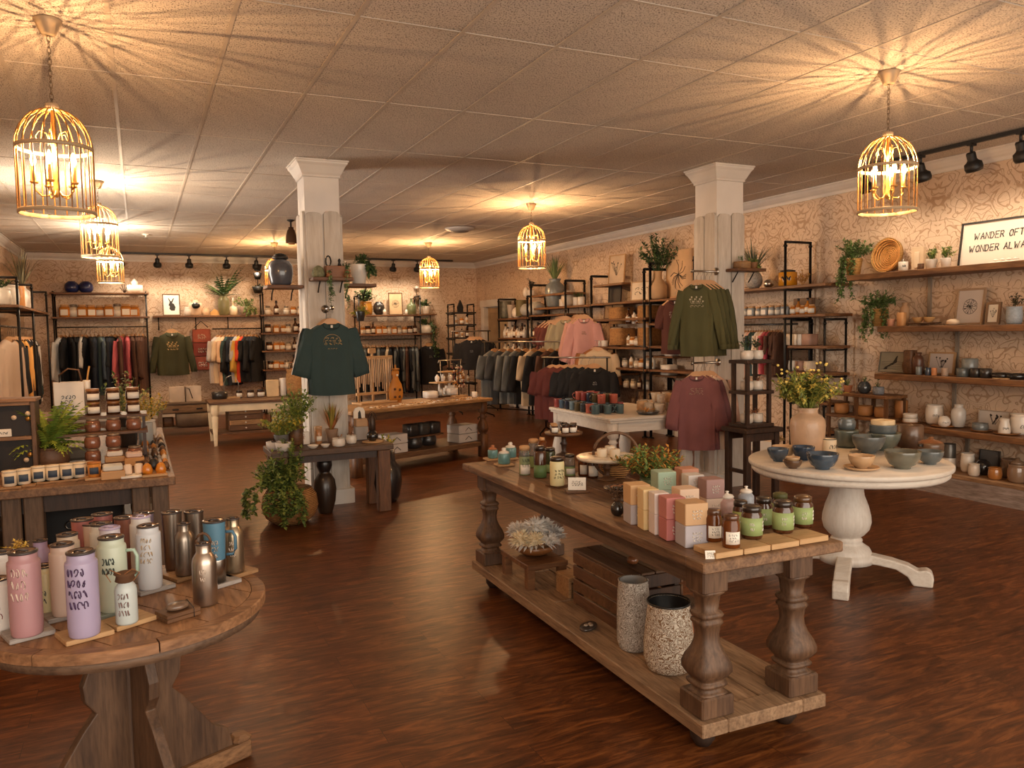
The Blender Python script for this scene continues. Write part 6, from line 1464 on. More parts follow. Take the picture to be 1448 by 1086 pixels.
# tall etagere stock
for j, zz in enumerate((1.66, 1.4, 1.1, .8, .5)):
    for i, dx in enumerate((-.12, 0, .11)):
        P = (P_botW, P_jarH, P_botW, P_bot)[(i+j) % 4]; P.spawn((5.83+dx, 14.72, zz+.001), 0, 1.35 if j else 1.45, '%s small item on the %s shelf of the narrow black tower' % (('left', 'middle', 'right')[i], ('second', 'third', 'fourth', 'fifth', 'sixth')[j]), 'stock on the narrow black tower')
t = thing('house_ornament', 'small black pointed house ornament atop the narrow black tower', 'ornament', (5.83, 14.75, 1.901)); MB().prism([(-.05, 0), (.05, 0), (.06, .10), (0, .24), (-.06, .10)], .06).obj('house', M_black, t)
# ---- left console and cream table goods
z = .501
t = thing('boxed_notebooks', 'pair of cream boxed notebooks standing on the drawer console', 'books', (.62, 13.2, z))
for q in (-.12, .12): MB().box(q, 0, 0, .22, .05, .24, b=.004).obj('book', mat((226, 206, 184), .7), t)
MB().tube([(0, -.03, .0), (0, -.035, .22), (.06, -.03, .2), (.1, -.03, .05)], .006, 5).obj('ribbon', INK, t)
vessel('grey woven storage box on the console lower shelf', (.70, 13.25, .126), 'straight', .46, .20, mat((120, 104, 88), .8), 'box', 'storage_box', sq=8)
vessel('small brown box at the left of the console lower shelf', (.36, 13.25, .126), 'straight', .16, .14, W_mid, 'box', 'storage_box', sq=8)
z = KZ+.006
def ktop(u, v): x, y = Zp(u, v, z); return keep((x, y, z), (KX+.72, KY+.33), 0, .66, .28)
vessel('dark metal trivet stack at the left end of the cream table', ktop(310, 563), 'straight', .22, .10, CER_DK, 'trivet', 'trivet')
t = thing('hoop_stand', 'small arched wire stand on the cream-legged table', 'stand', ktop(323, 560)); MB().tube([(-.1, 0, 0), (-.1, 0, .22), (-.06, 0, .3), (0, 0, .33), (.06, 0, .3), (.1, 0, .22), (.1, 0, 0)], .008, 6).obj('arch', STEEL, t); MB().box(0, 0, 0, .22, .12, .02).obj('base', W_light, t)
for i, u in enumerate((336, 345, 354, 362, 368)):
    P_spice.spawn(ktop(u, 561-(i % 2)*4), 0, 2.0, 'small dark glass trinket jar, %s from left on the cream table' % ORD[i], 'trinket jars on the cream table')
t = thing('paper_bag', 'cream folded gift box on the cream-legged table', 'box', ktop(376, 556)); MB().box(0, 0, 0, .17, .12, .24, b=.004).obj('bag', mat((236, 206, 160), .6), t)
vessel('white ribbed candle behind the gift box on the cream table', ktop(388, 554), 'straight', .12, .26, CER_W, 'candle', 'candle')
vessel('black and white tin right of the ribbed candle', ktop(399, 556), 'straight', .13, .2, CER_DK, 'tin', 'tin')
t = vessel('tall woven wicker basket with handle at the right of the cream table', (ktop(418, 556)[0]-.05, KY+.45, z), 'round', .36, .40, BASK, 'basket', 'wicker_basket')
MB().tube([(-.15, 0, .36), (-.12, 0, .48), (0, 0, .52), (.12, 0, .48), (.15, 0, .36)], .01, 6).obj('handle', W_mid, t)
z = .181
x, y = KX+.45, KY+.3
t = thing('drawer_chest', 'brown chest of four small drawers under the cream-legged table', 'chest', (x, y, z))
MB().box(0, 0, 0, .46, .4, .31, b=.004).obj('case', W_mid, t)
for k in range(4):
    d = MB().box(0, -.205, .008+k*.076, .43, .015, .068, b=.003).obj('drawer', W_tan if k % 2 else W_mid, t); MB().lathe([(0, 0), (.012, .002), (.012, .01), (0, .014)], 8).xform(Matrix.Translation((0, -.213, .042+k*.076)) @ Matrix.Rotation(PI/2, 4, 'X')).obj('knob', CER_W, d)
for k in range(2):
    t = thing('cream_box', 'cream lidded box, %s of the pair under the cream table' % ('lower', 'upper')[k], 'box', (x+.52, y-.05, z+k*.105)); MB().box(0, 0, 0, .30, .26, .10, b=.004).obj('body', mat((226, 206, 176), .6), t); MB().box(0, -.132, .04, .06, .006, .02).obj('clasp', INK, t)

# ================================================================== jar table goods (left)
z = JZ+.001
def jt(u, v, zz=None): zz = z if zz is None else zz; x, y = Zp(u, v, zz); return (x, y, zz)
# front row of cream tumblers on boards
for i, (u, v) in enumerate(((14, 690), (34, 687), (55, 683), (75, 681), (95, 679), (113, 677))):
    p = jt(u, v); o = MB().box(0, 0, 0, .115, .10, .010, b=.001).obj('display_board', W_tan); o.location = p; tag(o, 'small wooden board under the %s cream candle of the front row' % ORD[i], 'board', 'boards on the jar table')
    P_cup.spawn((p[0], p[1], z+.0105), .1, .95, 'cream candle tumbler with blue label, %s from left in the front row' % ORD[i], 'cream candles in the front row')
    P_cup.spawn((p[0]+.035, p[1]+.10, z), .1, .92, 'cream candle tumbler, %s from left in the second row' % ORD[i], 'cream candles in the second row')
p = jt(134, 677); P_coaster.spawn(p, .1, 1, 'square board under the orange candle jar', None); P_cup.spawn((p[0], p[1], z+.013), 0, .95, 'orange candle jar with dark label in the front row', None, {None: mat((206, 136, 58), .3, coat=.4), 'lid': mat((190, 120, 56), .5)})
# boxed soaps, clips
p = jt(160, 676)
t = thing('soap_tray', 'kraft tray of wrapped white soaps beside the orange candle', 'tray', p, .05); MB().box(0, 0, 0, .12, .11, .045, b=.003).obj('tray', P_KRAFT, t)
for k in range(3): MB().box(0, -.03+k*.035, .046, .10, .028, .03, b=.006).obj('soap', mat((216, 212, 200), .6), t)
p = jt(160, 660); t = thing('soap_tray', 'second tray of wrapped white soaps behind the first', 'tray', (p[0]+.01, p[1]+.05, z), .05); MB().box(0, 0, 0, .11, .10, .06, b=.003).obj('tray', P_KRAFT, t)
for k in range(3): MB().box(0, -.03+k*.03, .061, .09, .025, .03, b=.006).obj('soap', CER_W, t)
p = jt(189, 674); t = thing('card_display', 'white card display with paired cream tags, front right of jar table', 'display', p, .05); MB().box(0, 0, 0, .13, .09, .012, b=.001).obj('base', P_LABEL, t)
for q in (-.028, .028): MB().box(q, .0, .013, .042, .03, .06, b=.008, rx=-.2).obj('tag', mat((226, 204, 180), .6), t)
p = jt(190, 660); t = thing('soap_tray', 'tray of peach wrapped soaps behind the white card display', 'tray', (p[0], p[1]+.08, z), .05); MB().box(0, 0, 0, .11, .10, .05, b=.003).obj('tray', mat((206, 150, 90), .6), t)
for k in range(3): MB().box(0, -.03+k*.03, .051, .09, .024, .03, b=.006).obj('soap', mat((230, 200, 180), .6), t)
p = jt(221, 672); t = thing('hair_clip_display', 'board with amber and black claw hair clips at the table corner', 'display', (p[0]-.01, p[1]+.01, z), .05); MB().box(0, 0, 0, .13, .12, .012, b=.001).obj('board', W_light, t)
for q, m_ in ((-.035, mat((206, 128, 36), .3, coat=.5)), (.035, mat((206, 128, 36), .3, coat=.5)), (0, M_black)): 
    yq = 0 if m_ is M_black else -.03
    MB().lathe([(0, 0), (.026, .0), (.03, .02), (.02, .05), (.006, .06), (0, .06)], 10, q, yq+.02, .0125+(.02 if m_ is M_black else 0), caps=False, sy=.7).obj('hair_clip', m_, t)
CLIPM = [mat((34, 30, 34), .35, coat=.5), mat((200, 130, 60), .4), mat((216, 190, 160), .5), mat((110, 76, 50), .4)]
r = random.Random(3)
k = 0
for j in range(9):
    for i in range(3):
        x = .012+i*.052; y = 5.10+j*.19
        P = Proto('trinket', 'trinket', [(None, MB().lathe([(0, 0), (.022, 0), (.03, .015), (.024, .035), (.008, .05), (0, .05)], 9, caps=False, sy=.75).mesh('trinket', CLIPM[0]), -1)]) if k == 0 else P
        P.spawn((x, y, z), r.uniform(0, 3), r.uniform(.75, .95), 'small trinket, %s in the %s row back from the table corner' % (('left', 'middle', 'right')[i], ORD[j]), 'trinkets along the right edge of the jar table', {None: CLIPM[r.randrange(4)]}); k += 1
# tiered riser with jars
rx_, ry_ = -.25, 5.62
t = thing('tiered_riser', 'dark wooden tiered riser stacked with amber candle jars', 'riser', (rx_, ry_, z))
for k, (zz, dy, dp) in enumerate(((.03, -.2, .22), (.20, -.02, .26), (.29, .12, .26))):
    MB().box(0, dy, zz-.018, .56, dp, .018, b=.002).obj('shelf', W_mid if k else W_mid, t)
for s_ in (-1, 1):
    MB().box(s_*.26, -.2, 0, .02, .2, .0115).obj('side_panel', W_dark, t); MB().box(s_*.26, -.02, 0, .02, .24, .1815).obj('side_panel', W_dark, t); MB().box(s_*.26, .12, .0, .018, .24, .2715).obj('side_panel', W_dark, t)
CJ = bottle_proto('candle_jar', 'jar', closed([(.038, 0), (.042, .004), (.043, .03), (.042, .058), (.036, .066)]), G_BROWN, closed([(.037, .066), (.039, .068), (.039, .08), (.036, .083)]), mat((150, 100, 56), .4, coat=.3), (.0432, .012, .052, 1.8))
CJ2 = bottle_proto('candle_jar', 'jar', closed([(.038, 0), (.043, .006), (.045, .03), (.042, .058), (.034, .068)]), mat((132, 84, 62), .15, var=.25, vs_=30, coat=.6), closed([(.034, .068), (.036, .070), (.036, .080)]), mat((150, 130, 110), .3, metal=.5))
tier = [(.291, .10, (2, 1), CJ, 'top tier'), (.201, -.06, (1,), CJ2, 'middle tier'), (.031, -.2, (2,), CJ2, 'bottom tier')]
for zz, dy, st, P, nm in tier:
    for i, dx in enumerate((-.115, .0, .115)):
        nst = 2 if nm == 'top tier' else (2 if nm == 'bottom tier' and i < 2 else 1)
        for k in range(nst):
            P.spawn((rx_+dx+.085, ry_+dy, z+zz+k*.0845), .15, 1.0, 'amber candle jar, %s column, %s%s of the riser' % (('left', 'middle', 'right')[i], ('lower on the ', 'upper on the ')[k] if nst == 2 else 'on the ', nm), 'candle jars on the tiered riser')
# white gift bag standing at the back left of the riser
t = thing('gift_bag', 'white printed gift bag with wicker handle on the tiered riser', 'bag', (rx_-.165, ry_+.14, z+.291), .1)
MB().box(0, 0, 0, .17, .09, .215, b=.003).obj('bag', mat((222, 214, 204), .7), t); scribble(MB(), .08, .09, 3, 0, -.047, 44, thick=.002).xform(Matrix.Translation((-.01, 0, .09))).obj('bag_print', INKB, t)
MB().tube([(-.05, -.03, .21), (-.05, -.03, .26), (0, -.03, .30), (.06, -.03, .29), (.075, -.03, .21)], .006, 6).obj('handle', W_mid, t)
x, y = rx_-.065, ry_+.19
t = vessel('small white paper cone cup behind the gift bag', (x, y, z+.291), 'taper', .045, .22, CER_W, 'cup', 'cone_vase'); 
MB().tube([(0, 0, .19), (.01, 0, .26), (.02, 0, .31)], .006, 5).obj('dried_stem', mat((200, 150, 80), .7), t)
plant('yellow flowering plant behind the right end of the tiered riser', (.02, 6.75, z), 'round', .16, .14, CER_W, bushy(380, .24, .26, .035, 21, z0=.12, nm=3), YEL+(GR[1],))
plant('tall leafy arrangement with pale blossoms behind the candle riser', (-.10, 6.3, z), 'taper', .16, .22, CER_DK, bushy(420, .20, .36, .03, 23, z0=.2, nm=3), GR+(mat((226, 200, 120), .6),))
vessel('clear glass canister right of the yellow plant base', (.02, 6.35, z), 'straight', .10, .16, mat((170, 176, 176), .1, coat=.5), 'jar', 'glass_jar')
# potted fern
x, y, _ = jt(68, 668)
t = thing('potted_fern', 'bright green fern in a brown ribbed pot on the jar table', 'plant', (x, y+.18, z)); FNX = x
MB().lathe([(a*.21, b_*.13) for a, b_ in POTP['round']], 26, caps=False).obj('pot', mat((120, 84, 58), .5, var=.2, bump=.3), t)
fern(64, .29, 51, .12, .085, .8, up=1.25).obj('fronds', [mat((150, 166, 62), .6, var=.2), mat((112, 138, 52), .6, var=.2)], t)
x, y, _ = jt(103, 655)
t = thing('stone_planter', 'low grey stone trough behind the fern with dark stones', 'planter', (x+.03, y+.16, z)); MB().box(0, 0, 0, .21, .13, .085, b=.02).obj('trough', mat((178, 160, 140), .7, var=.1), t)
# tall case with chalkboards
x, y, _ = jt(24, 678)
t = thing('display_case', 'two-bay wooden case with black chalkboard panels at the left edge', 'case', (x-.02, y+.26, z), -.04)
cw_, chh = .22, .42
for q in (-1, 1): MB().box(q*(cw_/2-.012), 0, 0, .024, .16, chh, b=.002).obj('side_panel', W_rustz, t)
for zz in (0, .20, chh-.02): MB().box(0, 0, zz, cw_-.05, .16, .02, b=.002).obj('shelf', W_rust, t)
MB().box(0, 0, chh, cw_+.02, .18, .02, b=.003).obj('top', W_rust, t)
for zz in (.021, .221): MB().box(0, -.05, zz, cw_-.05, .01, .177).obj('chalkboard', mat((40, 36, 36), .7, var=.3, vs_=8), t)
MB().box(-.05, -.066, .222, .07, .006, .045, b=.003).obj('name_plate', P_LABEL, t)
scribble(MB(), .05, .02, 1, 0, -.0705, 5, thick=.0012).xform(Matrix.Translation((-.05, 0, .244))).obj('lettering', INK, t)
for q, zz, m_ in ((.07, .32, 0), (.07, .35, 1), (.05, .08, 1), (.07, .11, 0), (0, .33, 2)): MB().lathe([(0, 0), (.014, .002), (.014, .006), (0, .008)], 10).xform(Matrix.Translation((q, -.057, zz)) @ Matrix.Rotation(PI/2, 4, 'X')).obj('enamel_pin', CLIPM[2] if m_ else mat((190, 140, 70), .3, metal=.7), t)
# things on the narrow table by the left wall
z3 = .701
for i, (dx, yy_, w_, h_) in enumerate(((-1.33, 8.3, .16, .17), (-1.15, 8.45, .18, .16), (-.98, 8.6, .15, .2), (-1.2, 8.9, .2, .14), (-1.0, 9.1, .14, .18), (-1.3, 9.4, .2, .2))):
    vessel('frosted glass jar, %s nearest on the narrow left wall table' % ORD[i], (dx, yy_, z3), 'straight', w_, h_, mat((196, 184, 168), .15, var=.1, coat=.5), 'jar', 'glass_jar', group='jars on the narrow left table')
# under the jar table: dark tins and an orange crate
t = thing('storage_crate', 'orange-brown crate under the jar table', 'crate', (-.40, 5.35, .172)); MB().box(0, 0, 0, .5, .4, .16, b=.006).obj('body', mat((176, 100, 38), .5), t); MB().box(0, -.201, .04, .12, .01, .08, b=.003).obj('hand_hole', M_black, t)
t = thing('storage_bin', 'dark fabric bin stacked on the orange-brown crate', 'bin', (-.40, 5.35, .3335)); MB().box(0, 0, 0, .55, .42, .2, b=.012).obj('body', mat((28, 26, 26), .8), t); MB().lathe([(.02, -.003), (.028, 0), (.02, .003)], 12, caps=False).xform(Matrix.Translation((0, -.215, .1)) @ Matrix.Rotation(PI/2, 4, 'X')).obj('ring_pull', STEEL, t)
t = thing('storage_bin', 'pale wicker bin hanging out at the right under the jar table', 'bin', (.02, 6.0, .172)); MB().lathe([(0, 0), (.10, 0), (.12, .2), (.11, .2), (0, .05)], 16, caps=False).obj('body', mat((150, 130, 108), .8, bump=.5, bs=60), t)

# ================================================================== bench and first pillar goods
z = NZ+.001
def bt(u, v): x, y = Zp(u, v+6, z); return keep((x, y, z), (NX, NY), 0, .45, .17)
t = thing('planter_basket', 'large round wicker basket overflowing with green foliage on the floor', 'plant', (*Zp(411, 738, 0), 0))
MB().lathe([(0, 0), (.13, 0), (.19, .05), (.222, .13), (.21, .22), (.17, .28), (.155, .28), (.19, .2), (0, .2)], 36, caps=False).obj('basket', BASK, t)
mb = bushy(1700, .22, .34, .055, 61, z0=.22, nm=2); trailing(900, 12, .26, .05, 62, .20, .30, mb, dirs=[-1.2, -1.8, -2.4, -1.5, 3.0]); mb.xform(Matrix.Translation((-.06, 0, 0)))
bx_ = bushy(500, .13, .30, .04, 63, z0=.40); k0 = len(mb.v); mb.add([tuple(q) for q in bx_.v], bx_.f, 0); mb.m[-len(bx_.f):] = bx_.m
mb.obj('foliage', [mat((122, 134, 58), .6, var=.25), mat((84, 104, 46), .6, var=.25)], t)
t = thing('lidded_urn', 'dark brown lidded urn standing on the floor under the bench', 'urn', (1.37, 6.66, 0)); MB().lathe([(0, 0), (.055, 0), (.06, .01), (.085, .1), (.095, .2), (.085, .28), (.055, .33), (.045, .34), (.045, .35)], 26, caps=False).obj('urn', mat((52, 38, 28), .35, coat=.3), t)
MB().lathe([(.046, .352), (.05, .36), (.065, .40), (.06, .45), (.04, .47), (.05, .475), (.02, .485), (.01, .50), (.012, .52), (0, .53)], 22, caps=False).obj('lid', mat((30, 24, 22), .35, coat=.3), t)
x, y = Zp(545, 712, 0); t = thing('floor_vase', 'large dark ribbed floor vase with leafy stems behind the bench leg', 'vase', (x+.04, y+.10, 0)); MB().lathe([(0, 0), (.09, 0), (.12, .05), (.145, .18), (.13, .30), (.09, .36), (.085, .37), (.085, .45), (.075, .45), (.07, .38), (0, .3)], 28, caps=False).obj('vase', mat((34, 30, 30), .3, coat=.4), t)
bushy(160, .13, .16, .045, 33, z0=.44).obj('foliage', list(GRY), t)
plant('bright yellow-green plant in grey pot at the left of the bench', bt(398, 625), 'taper', .12, .10, mat((110, 108, 106), .6), bushy(800, .22, .25, .036, 71, z0=.08, nm=3), (GRY[0], GRY[1], GR[1]))
for i, (u, v) in enumerate(((386, 630), (403, 633))):
    x, y, _ = bt(u, v); t = thing('draped_bowl', 'white crumpled linen bowl of dark bark, %s one on the bench' % ('left', 'right')[i], 'bowl', (x, y, z)); MB().lathe([(0, 0), (.05, 0), (.062, .03), (.066, .065), (.058, .065), (0, .04)], 9, caps=False).obj('bowl', mat((216, 206, 198), .8), t)
    bushy(20, .04, .03, .03, 5+i, z0=.045).obj('bark', [W_dark, W_dark], t)
x, y = 1.17, 6.80
plant('tall leafy stems in a wooden pot behind the bench goods', (x, y, z), 'straight', .13, .16, W_mid, bushy(760, .20, .36, .038, 73, z0=.15, sq=.5, nm=3), (GRY[0], GR[0], GR[1]))
t = thing('gift_box', 'white box with dried floral motif on the bench', 'box', (bt(426, 622)), -.1); MB().box(0, 0, 0, .135, .08, .105, b=.003).obj('box', CER_W, t)
bushy(40, .03, .06, .015, 9).xform(Matrix.Translation((.01, -.045, .03)) @ Matrix.Diagonal((1, .1, 1, 1))).obj('floral_motif', [TERRA, TERRA], t)
vessel('tall tan glass vessel next to the floral box', (bt(437, 612)), 'taper', .07, .14, mat((190, 150, 110), .3, coat=.3))
t = vessel('tan bottle with white label in the middle of the bench', bt(451, 623), 'round', .058, .125, mat((180, 128, 84), .4, coat=.3), 'bottle', 'bottle'); label_patch(MB(), .0295, .035, .075, 1.6).obj('label', P_LABEL, t)
plant('spiky green-gold plant in a taupe pot on the bench', (bt(469, 618)), 'taper', .11, .11, mat((150, 122, 100), .7), spiky(46, .24, .026, 77, .55, .1, .3, 3), (mat((116, 120, 56), .6), mat((160, 140, 60), .6), mat((176, 112, 66), .6)))
for i, (u, v, w_, h_) in enumerate(((444, 629, .09, .03), (462, 628, .075, .03))): vessel('small white folded dish, %s, at the front of the bench' % ('left', 'right')[i], bt(u, v), 'bowl', w_, h_, CER_W, 'dish', 'dish')
for i, (u, v, w_) in enumerate(((479, 625, .11), (497, 621, .09))):
    x, y, _ = bt(u, v); plant('white ribbed bowl of dried pods, %s one on the bench' % ('larger', 'smaller')[i], (x, y, z), 'round', w_, .07, CER_W, bushy(50, .04, .05, .016, 80+i, z0=.06), (mat((160, 116, 76), .7), mat((110, 76, 50), .7)), 'bowl', 'pod_bowl')
x, y, _ = bt(508, 614)
for k in range(2): 
    t = thing('linen_box', '%s grey linen box at the right of the bench' % ('lower', 'upper tan')[k], 'box', (x, y, z+k*.118)); MB().box(0, 0, 0, .11-.01*k, .10, .117-.05*k, b=.004).obj('box', mat(((172, 168, 166), (196, 160, 124))[k], .7), t)
t = thing('arched_card', 'white arched card with dark figure atop the linen boxes', 'card', (x-.01, y, z+.187)); MB().prism([(-.05, 0), (.05, 0), (.05, .06), (.035, .09), (0, .10), (-.035, .09), (-.05, .06)], .02).obj('card', P_LABEL, t); MB().prism([(-.012, 0), (.018, 0), (.012, .05), (.004, .07), (-.01, .05)], .002, Matrix.Translation((0, -.0025, 0))).obj('figure', INK, t)
x, y, _ = bt(531, 619)
t = thing('round_board', 'thin round wooden board at the right end of the bench', 'board', (x-.02, y+.02, z)); MB().lathe([(0, 0), (.09, 0), (.09, .008), (0, .008)], 24, caps=False).obj('board', W_light, t)
t = vessel('black glossy vase with a tall lantern neck at the bench end', (x-.02, y+.02, z+.0085), 'ball', .10, .09, mat((24, 22, 22), .15, coat=.6), 'vase'); MB().lathe([(.022, .085), (.03, .1), (.028, .19), (.014, .22), (.004, .24), (0, .24)], 10, caps=False).obj('lantern_neck', mat((60, 44, 34), .4, metal=.4), t)
MB().tube([(.03*math.cos(PI*i/8)*1.3, 0, .18+.07*math.sin(PI*i/8)) for i in range(9)], .003, 5).obj('carry_loop', M_black, t)
# pillar one shelves
zp = 1.986
t = thing('tool_caddy', 'brown wooden caddy with dark handled tools on the pillar shelf', 'caddy', (1.55, 6.85, zp)); MB().box(0, 0, 0, .16, .09, .10, b=.004).obj('box', mat((130, 82, 44), .5), t)
MB().tube([(-.05+.022*math.cos(2*PI*i/12), 0, .14+.045*math.sin(2*PI*i/12)) for i in range(13)], .007, 6).obj('ring_handle', M_black, t); MB().lathe([(0, .10), (.018, .10), (.01, .13), (.014, .15), (.004, .165), (0, .165)], 10, .045, 0, 0, caps=False).obj('finial_tool', M_black, t)
t = thing('wicker_cornucopia', 'green and brown woven horn at the left of the pillar shelf', 'ornament', (1.41, 6.83, zp)); MB().lathe([(0, 0), (.05, 0), (.06, .03), (.04, .08), (.01, .1), (0, .1)], 14, caps=False, sy=.7).obj('horn', mat((120, 120, 90), .7, var=.4, vs_=50), t)
plant('trailing green vine on the first pillar shelf, left strand', (1.485, 6.765, zp), 'ball', .045, .04, TERRA, trailing(130, 2, .34, .035, 90, .02, .03, dirs=[-1.57]), GRE)
plant('trailing green vine on the first pillar shelf, right strand', (1.635, 6.765, zp), 'ball', .045, .04, TERRA, trailing(110, 2, .28, .032, 91, .02, .03, dirs=[-1.57]), GRE)
plant('small pot with pink-white flowers at the right of the pillar shelf', (1.66, 6.86, zp), 'taper', .07, .07, mat((150, 96, 66), .6), bushy(80, .06, .09, .03, 92, z0=.06, nm=3), GRD+(CER_W,))
t = thing('grey_urn', 'large ribbed blue-grey glazed jar on the left pillar shelf', 'jar', (1.14, 7.10, 1.931)); MB().lathe([(0, 0), (.075, 0), (.09, .02), (.105, .10), (.102, .17), (.08, .21), (.05, .22), (.05, .235)], 30, caps=False).obj('jar', mat((78, 80, 88), .25, var=.2, coat=.6), t)
MB().lathe([(.052, .222), (.07, .23), (.066, .25), (.05, .252), (.056, .262), (.02, .275), (0, .276)], 12, caps=False).obj('lid_knot', M_black, t)
t = plant('white pot with trailing plant on the right side of the first pillar', (1.84, 7.15, 1.951), 'taper', .16, .18, CER_W, trailing(160, 4, .10, .05, 93, .09, .18, bushy(90, .09, .1, .05, 94, z0=.17), dirs=[0, -.6]), GRD)
plant('yellow-green plant hanging in a dark pot under the right pillar shelf', (1.88, 7.3, 1.62), 'taper', .09, .09, CER_DK, bushy(160, .09, .15, .035, 95, z0=.02), GRY); 
# shirts on the first pillar
x = onY(465, 1.5, 6.78); x, z0 = Yp(468, 456, 6.74)
t = thing('coat_peg', 'silver wall peg carrying the teal shirts on the first pillar', 'peg', (x, C1[1]-C1[2]/2-.024, z0+.12)); MB().lathe([(0, 0), (.035, 0), (.035, .008), (.01, .012), (.01, .26), (.018, .27), (0, .28)], 14, caps=False).xform(Matrix.Rotation(PI/2, 4, 'X')).obj('peg', STEEL, t)
for i, (col, cn) in enumerate((((46, 66, 66), 'front dark teal'), ((44, 62, 62), 'second dark teal'), ((42, 60, 62), 'third dark teal'), ((222, 212, 204), 'white rearmost'))):
    shirt('%s drop-sleeve shirt hanging on the first white pillar' % cn, (x, 6.735+i*.055, z0-.006), -.06, .76, col, 'half', 'arc' if i == 0 else None, 11+i, length=.80, w=.245, group='shirts on the first pillar', thick=.6, splay=.30)

# ================================================================== second pillar shirts
def peg2(u, v, label, sc, cols, lab, sleeve, print_, length, w, n, kind, rz=-.95, xq=4.62):
    yq, z0 = Xp(u, v, xq)
    t = thing('coat_peg', label, 'peg', (C2[0]-C2[2]/2-.024, yq, z0+.12*sc/.76)); L_ = C2[0]-C2[2]/2-xq+.02; MB().lathe([(0, 0), (.035, 0), (.035, .008), (.01, .012), (.01, L_), (.018, L_+.01), (0, L_+.015)], 14, caps=False).xform(Matrix.Rotation(-PI/2, 4, 'Y')).obj('peg', STEEL, t)
    for i in range(n):
        shirt('%s %s hanging on the second white pillar' % (ORD[i]+' from front', lab[i]), (xq+i*.05, yq, z0), rz, sc, cols[i], sleeve, print_ if i == 0 else None, 30+i+int(v), length=length, w=w, kind=kind, group='garments on the second pillar', thick=.55, pcol=(216, 200, 170))
peg2(985, 402, 'silver peg carrying the olive sweatshirts on the second pillar', .76, [(82, 80, 46), (76, 74, 42), (76, 74, 42), (72, 70, 40)], ['olive green sweatshirt']*4, 'long', 'flowers', .86, .20, 4, 'sweater', rz=-.78)
peg2(985, 531, 'silver peg carrying the mauve shirts on the second pillar', .72, [(134, 84, 84), (128, 80, 80), (226, 196, 170), (224, 180, 154)], ['mauve shirt', 'mauve shirt', 'cream shirt', 'peach shirt'], 'half', 'words', .95, .235, 4, 'shirt', rz=-.70, xq=4.60)
x, y = 5.08, 5.765
plant('wooden planter box with small dark pots on the second pillar shelf', (x, y, 2.046), 'straight', .12, .065, W_tan, bushy(60, .05, .06, .02, 5, z0=.06), GRE, sq=8)
plant('small wooden pot of trailing green on the right of that shelf', (5.23, 5.78, 2.046), 'taper', .085, .06, mat((140, 96, 60), .6), trailing(80, 3, .06, .03, 6, .04, .05, bushy(50, .05, .05, .025, 7, z0=.05)), GR)
# etagere bowls
for k, zz in enumerate((.641+.03, .641+.315, .641+.58)):
    for i, dx in enumerate((-.06, .06)):
        kw = dict(kind='round', pw=.115 if i == 0 else .10, ph=.08)
        plant('white pot on the %s tier of the small dark shelf, %s side' % (('bottom', 'middle', 'top')[k], ('left', 'right')[i]), (4.81+dx, 5.33, zz+.001), kw['kind'], kw['pw'], kw['ph'], CER_W, bushy(60 if k < 2 else 120, .06, .05 if k < 2 else .14, .02 if k < 2 else .03, 20+k*2+i, z0=.075), (TERRA, CER_BR) if k < 2 else (GRE[0], CER_DK), 'pot', 'white_pot', group='white pots on the small dark shelf')
t = thing('dried_bunch', 'small tan bundle of dried pods hanging at the side of the stand', 'decoration', (5.03, 5.22, .50)); bushy(70, .035, .05, .025, 9).obj('pods', [mat((200, 160, 100), .7)]*2, t); MB().tube([(0, 0, 0), (-.03, .03, .02)], .004, 5).obj('twig', W_mid, t)

x, y = Zp(411, 311, ZC)
t = thing('bell_ornament', 'dark bronze bell-shaped ornament hanging from the ceiling left of first pillar', 'ornament', (x, y, ZC))
MB().lathe([(0, 0), (.05, 0), (.05, -.01), (.012, -.03), (.012, -.09), (0, -.09)], 14, caps=False).obj('canopy', M_black, t)
MB().lathe([(0, -.09), (.035, -.095), (.035, -.12), (.05, -.14), (.065, -.2), (.075, -.29), (.078, -.30), (.06, -.30), (.055, -.2), (0, -.15)], 18, caps=False).obj('bell', mat((84, 58, 38), .35, metal=.5), t)
MB().lathe([(.04, -.27), (.045, -.315), (0, -.318)], 14, caps=False).obj('clapper', mat((150, 112, 74), .5), t)
# ================================================================== long jewellery table goods
z = .706
def fp(u, v): x, y = Zp(u, v, z); return keep((x, y, z), FC, FA, FLn/2-.1, .29)
x, y, _ = fp(530, 570)
t = thing('necklace_stand', 'pale wooden stand hung with rows of beige bead strands', 'stand', (x, y, z), FA)
MB().box(0, 0, 0, .5, .2, .02, b=.003).obj('base', W_light, t); MB().cyl(0, .03, .02, .015, .56, 8).obj('post', W_light, t)
for q in (-.2, .2): MB().cyl(q, .03, .02, .012, .50, 8).obj('post', W_light, t)
MB().box(0, .03, .50, .56, .03, .04, b=.004).obj('crossbar', W_light, t); MB().box(0, .03, .57, .10, .03, .06, b=.006).obj('top_block', W_light, t); MB().box(0, .0, .10, .5, .02, .03).obj('lower_bar', W_light, t)
for k in range(22):
    xx = -.255+k*.0243; ll = .34+.06*math.sin(k*1.7)
    MB().tube([(xx, .0, .52), (xx-.002, -.012, .52-ll*.5), (xx+.003, -.01, .52-ll)], .006, 5).obj('bead_strand', mat((220, 190, 156), .7, var=.12) if k % 3 else mat((196, 164, 130), .7), t)
x, y, _ = fp(560, 568)
t = thing('carved_figure', 'ochre carved wooden ornament with openings beside the bead stand', 'ornament', (x, y, z), .2)
MB().lathe([(0, 0), (.07, 0), (.09, .05), (.095, .12), (.08, .2), (.05, .25), (.035, .29), (.05, .33), (.045, .36), (0, .38)], 14, caps=False, sy=.4).obj('body', mat((198, 130, 46), .5, var=.2), t)
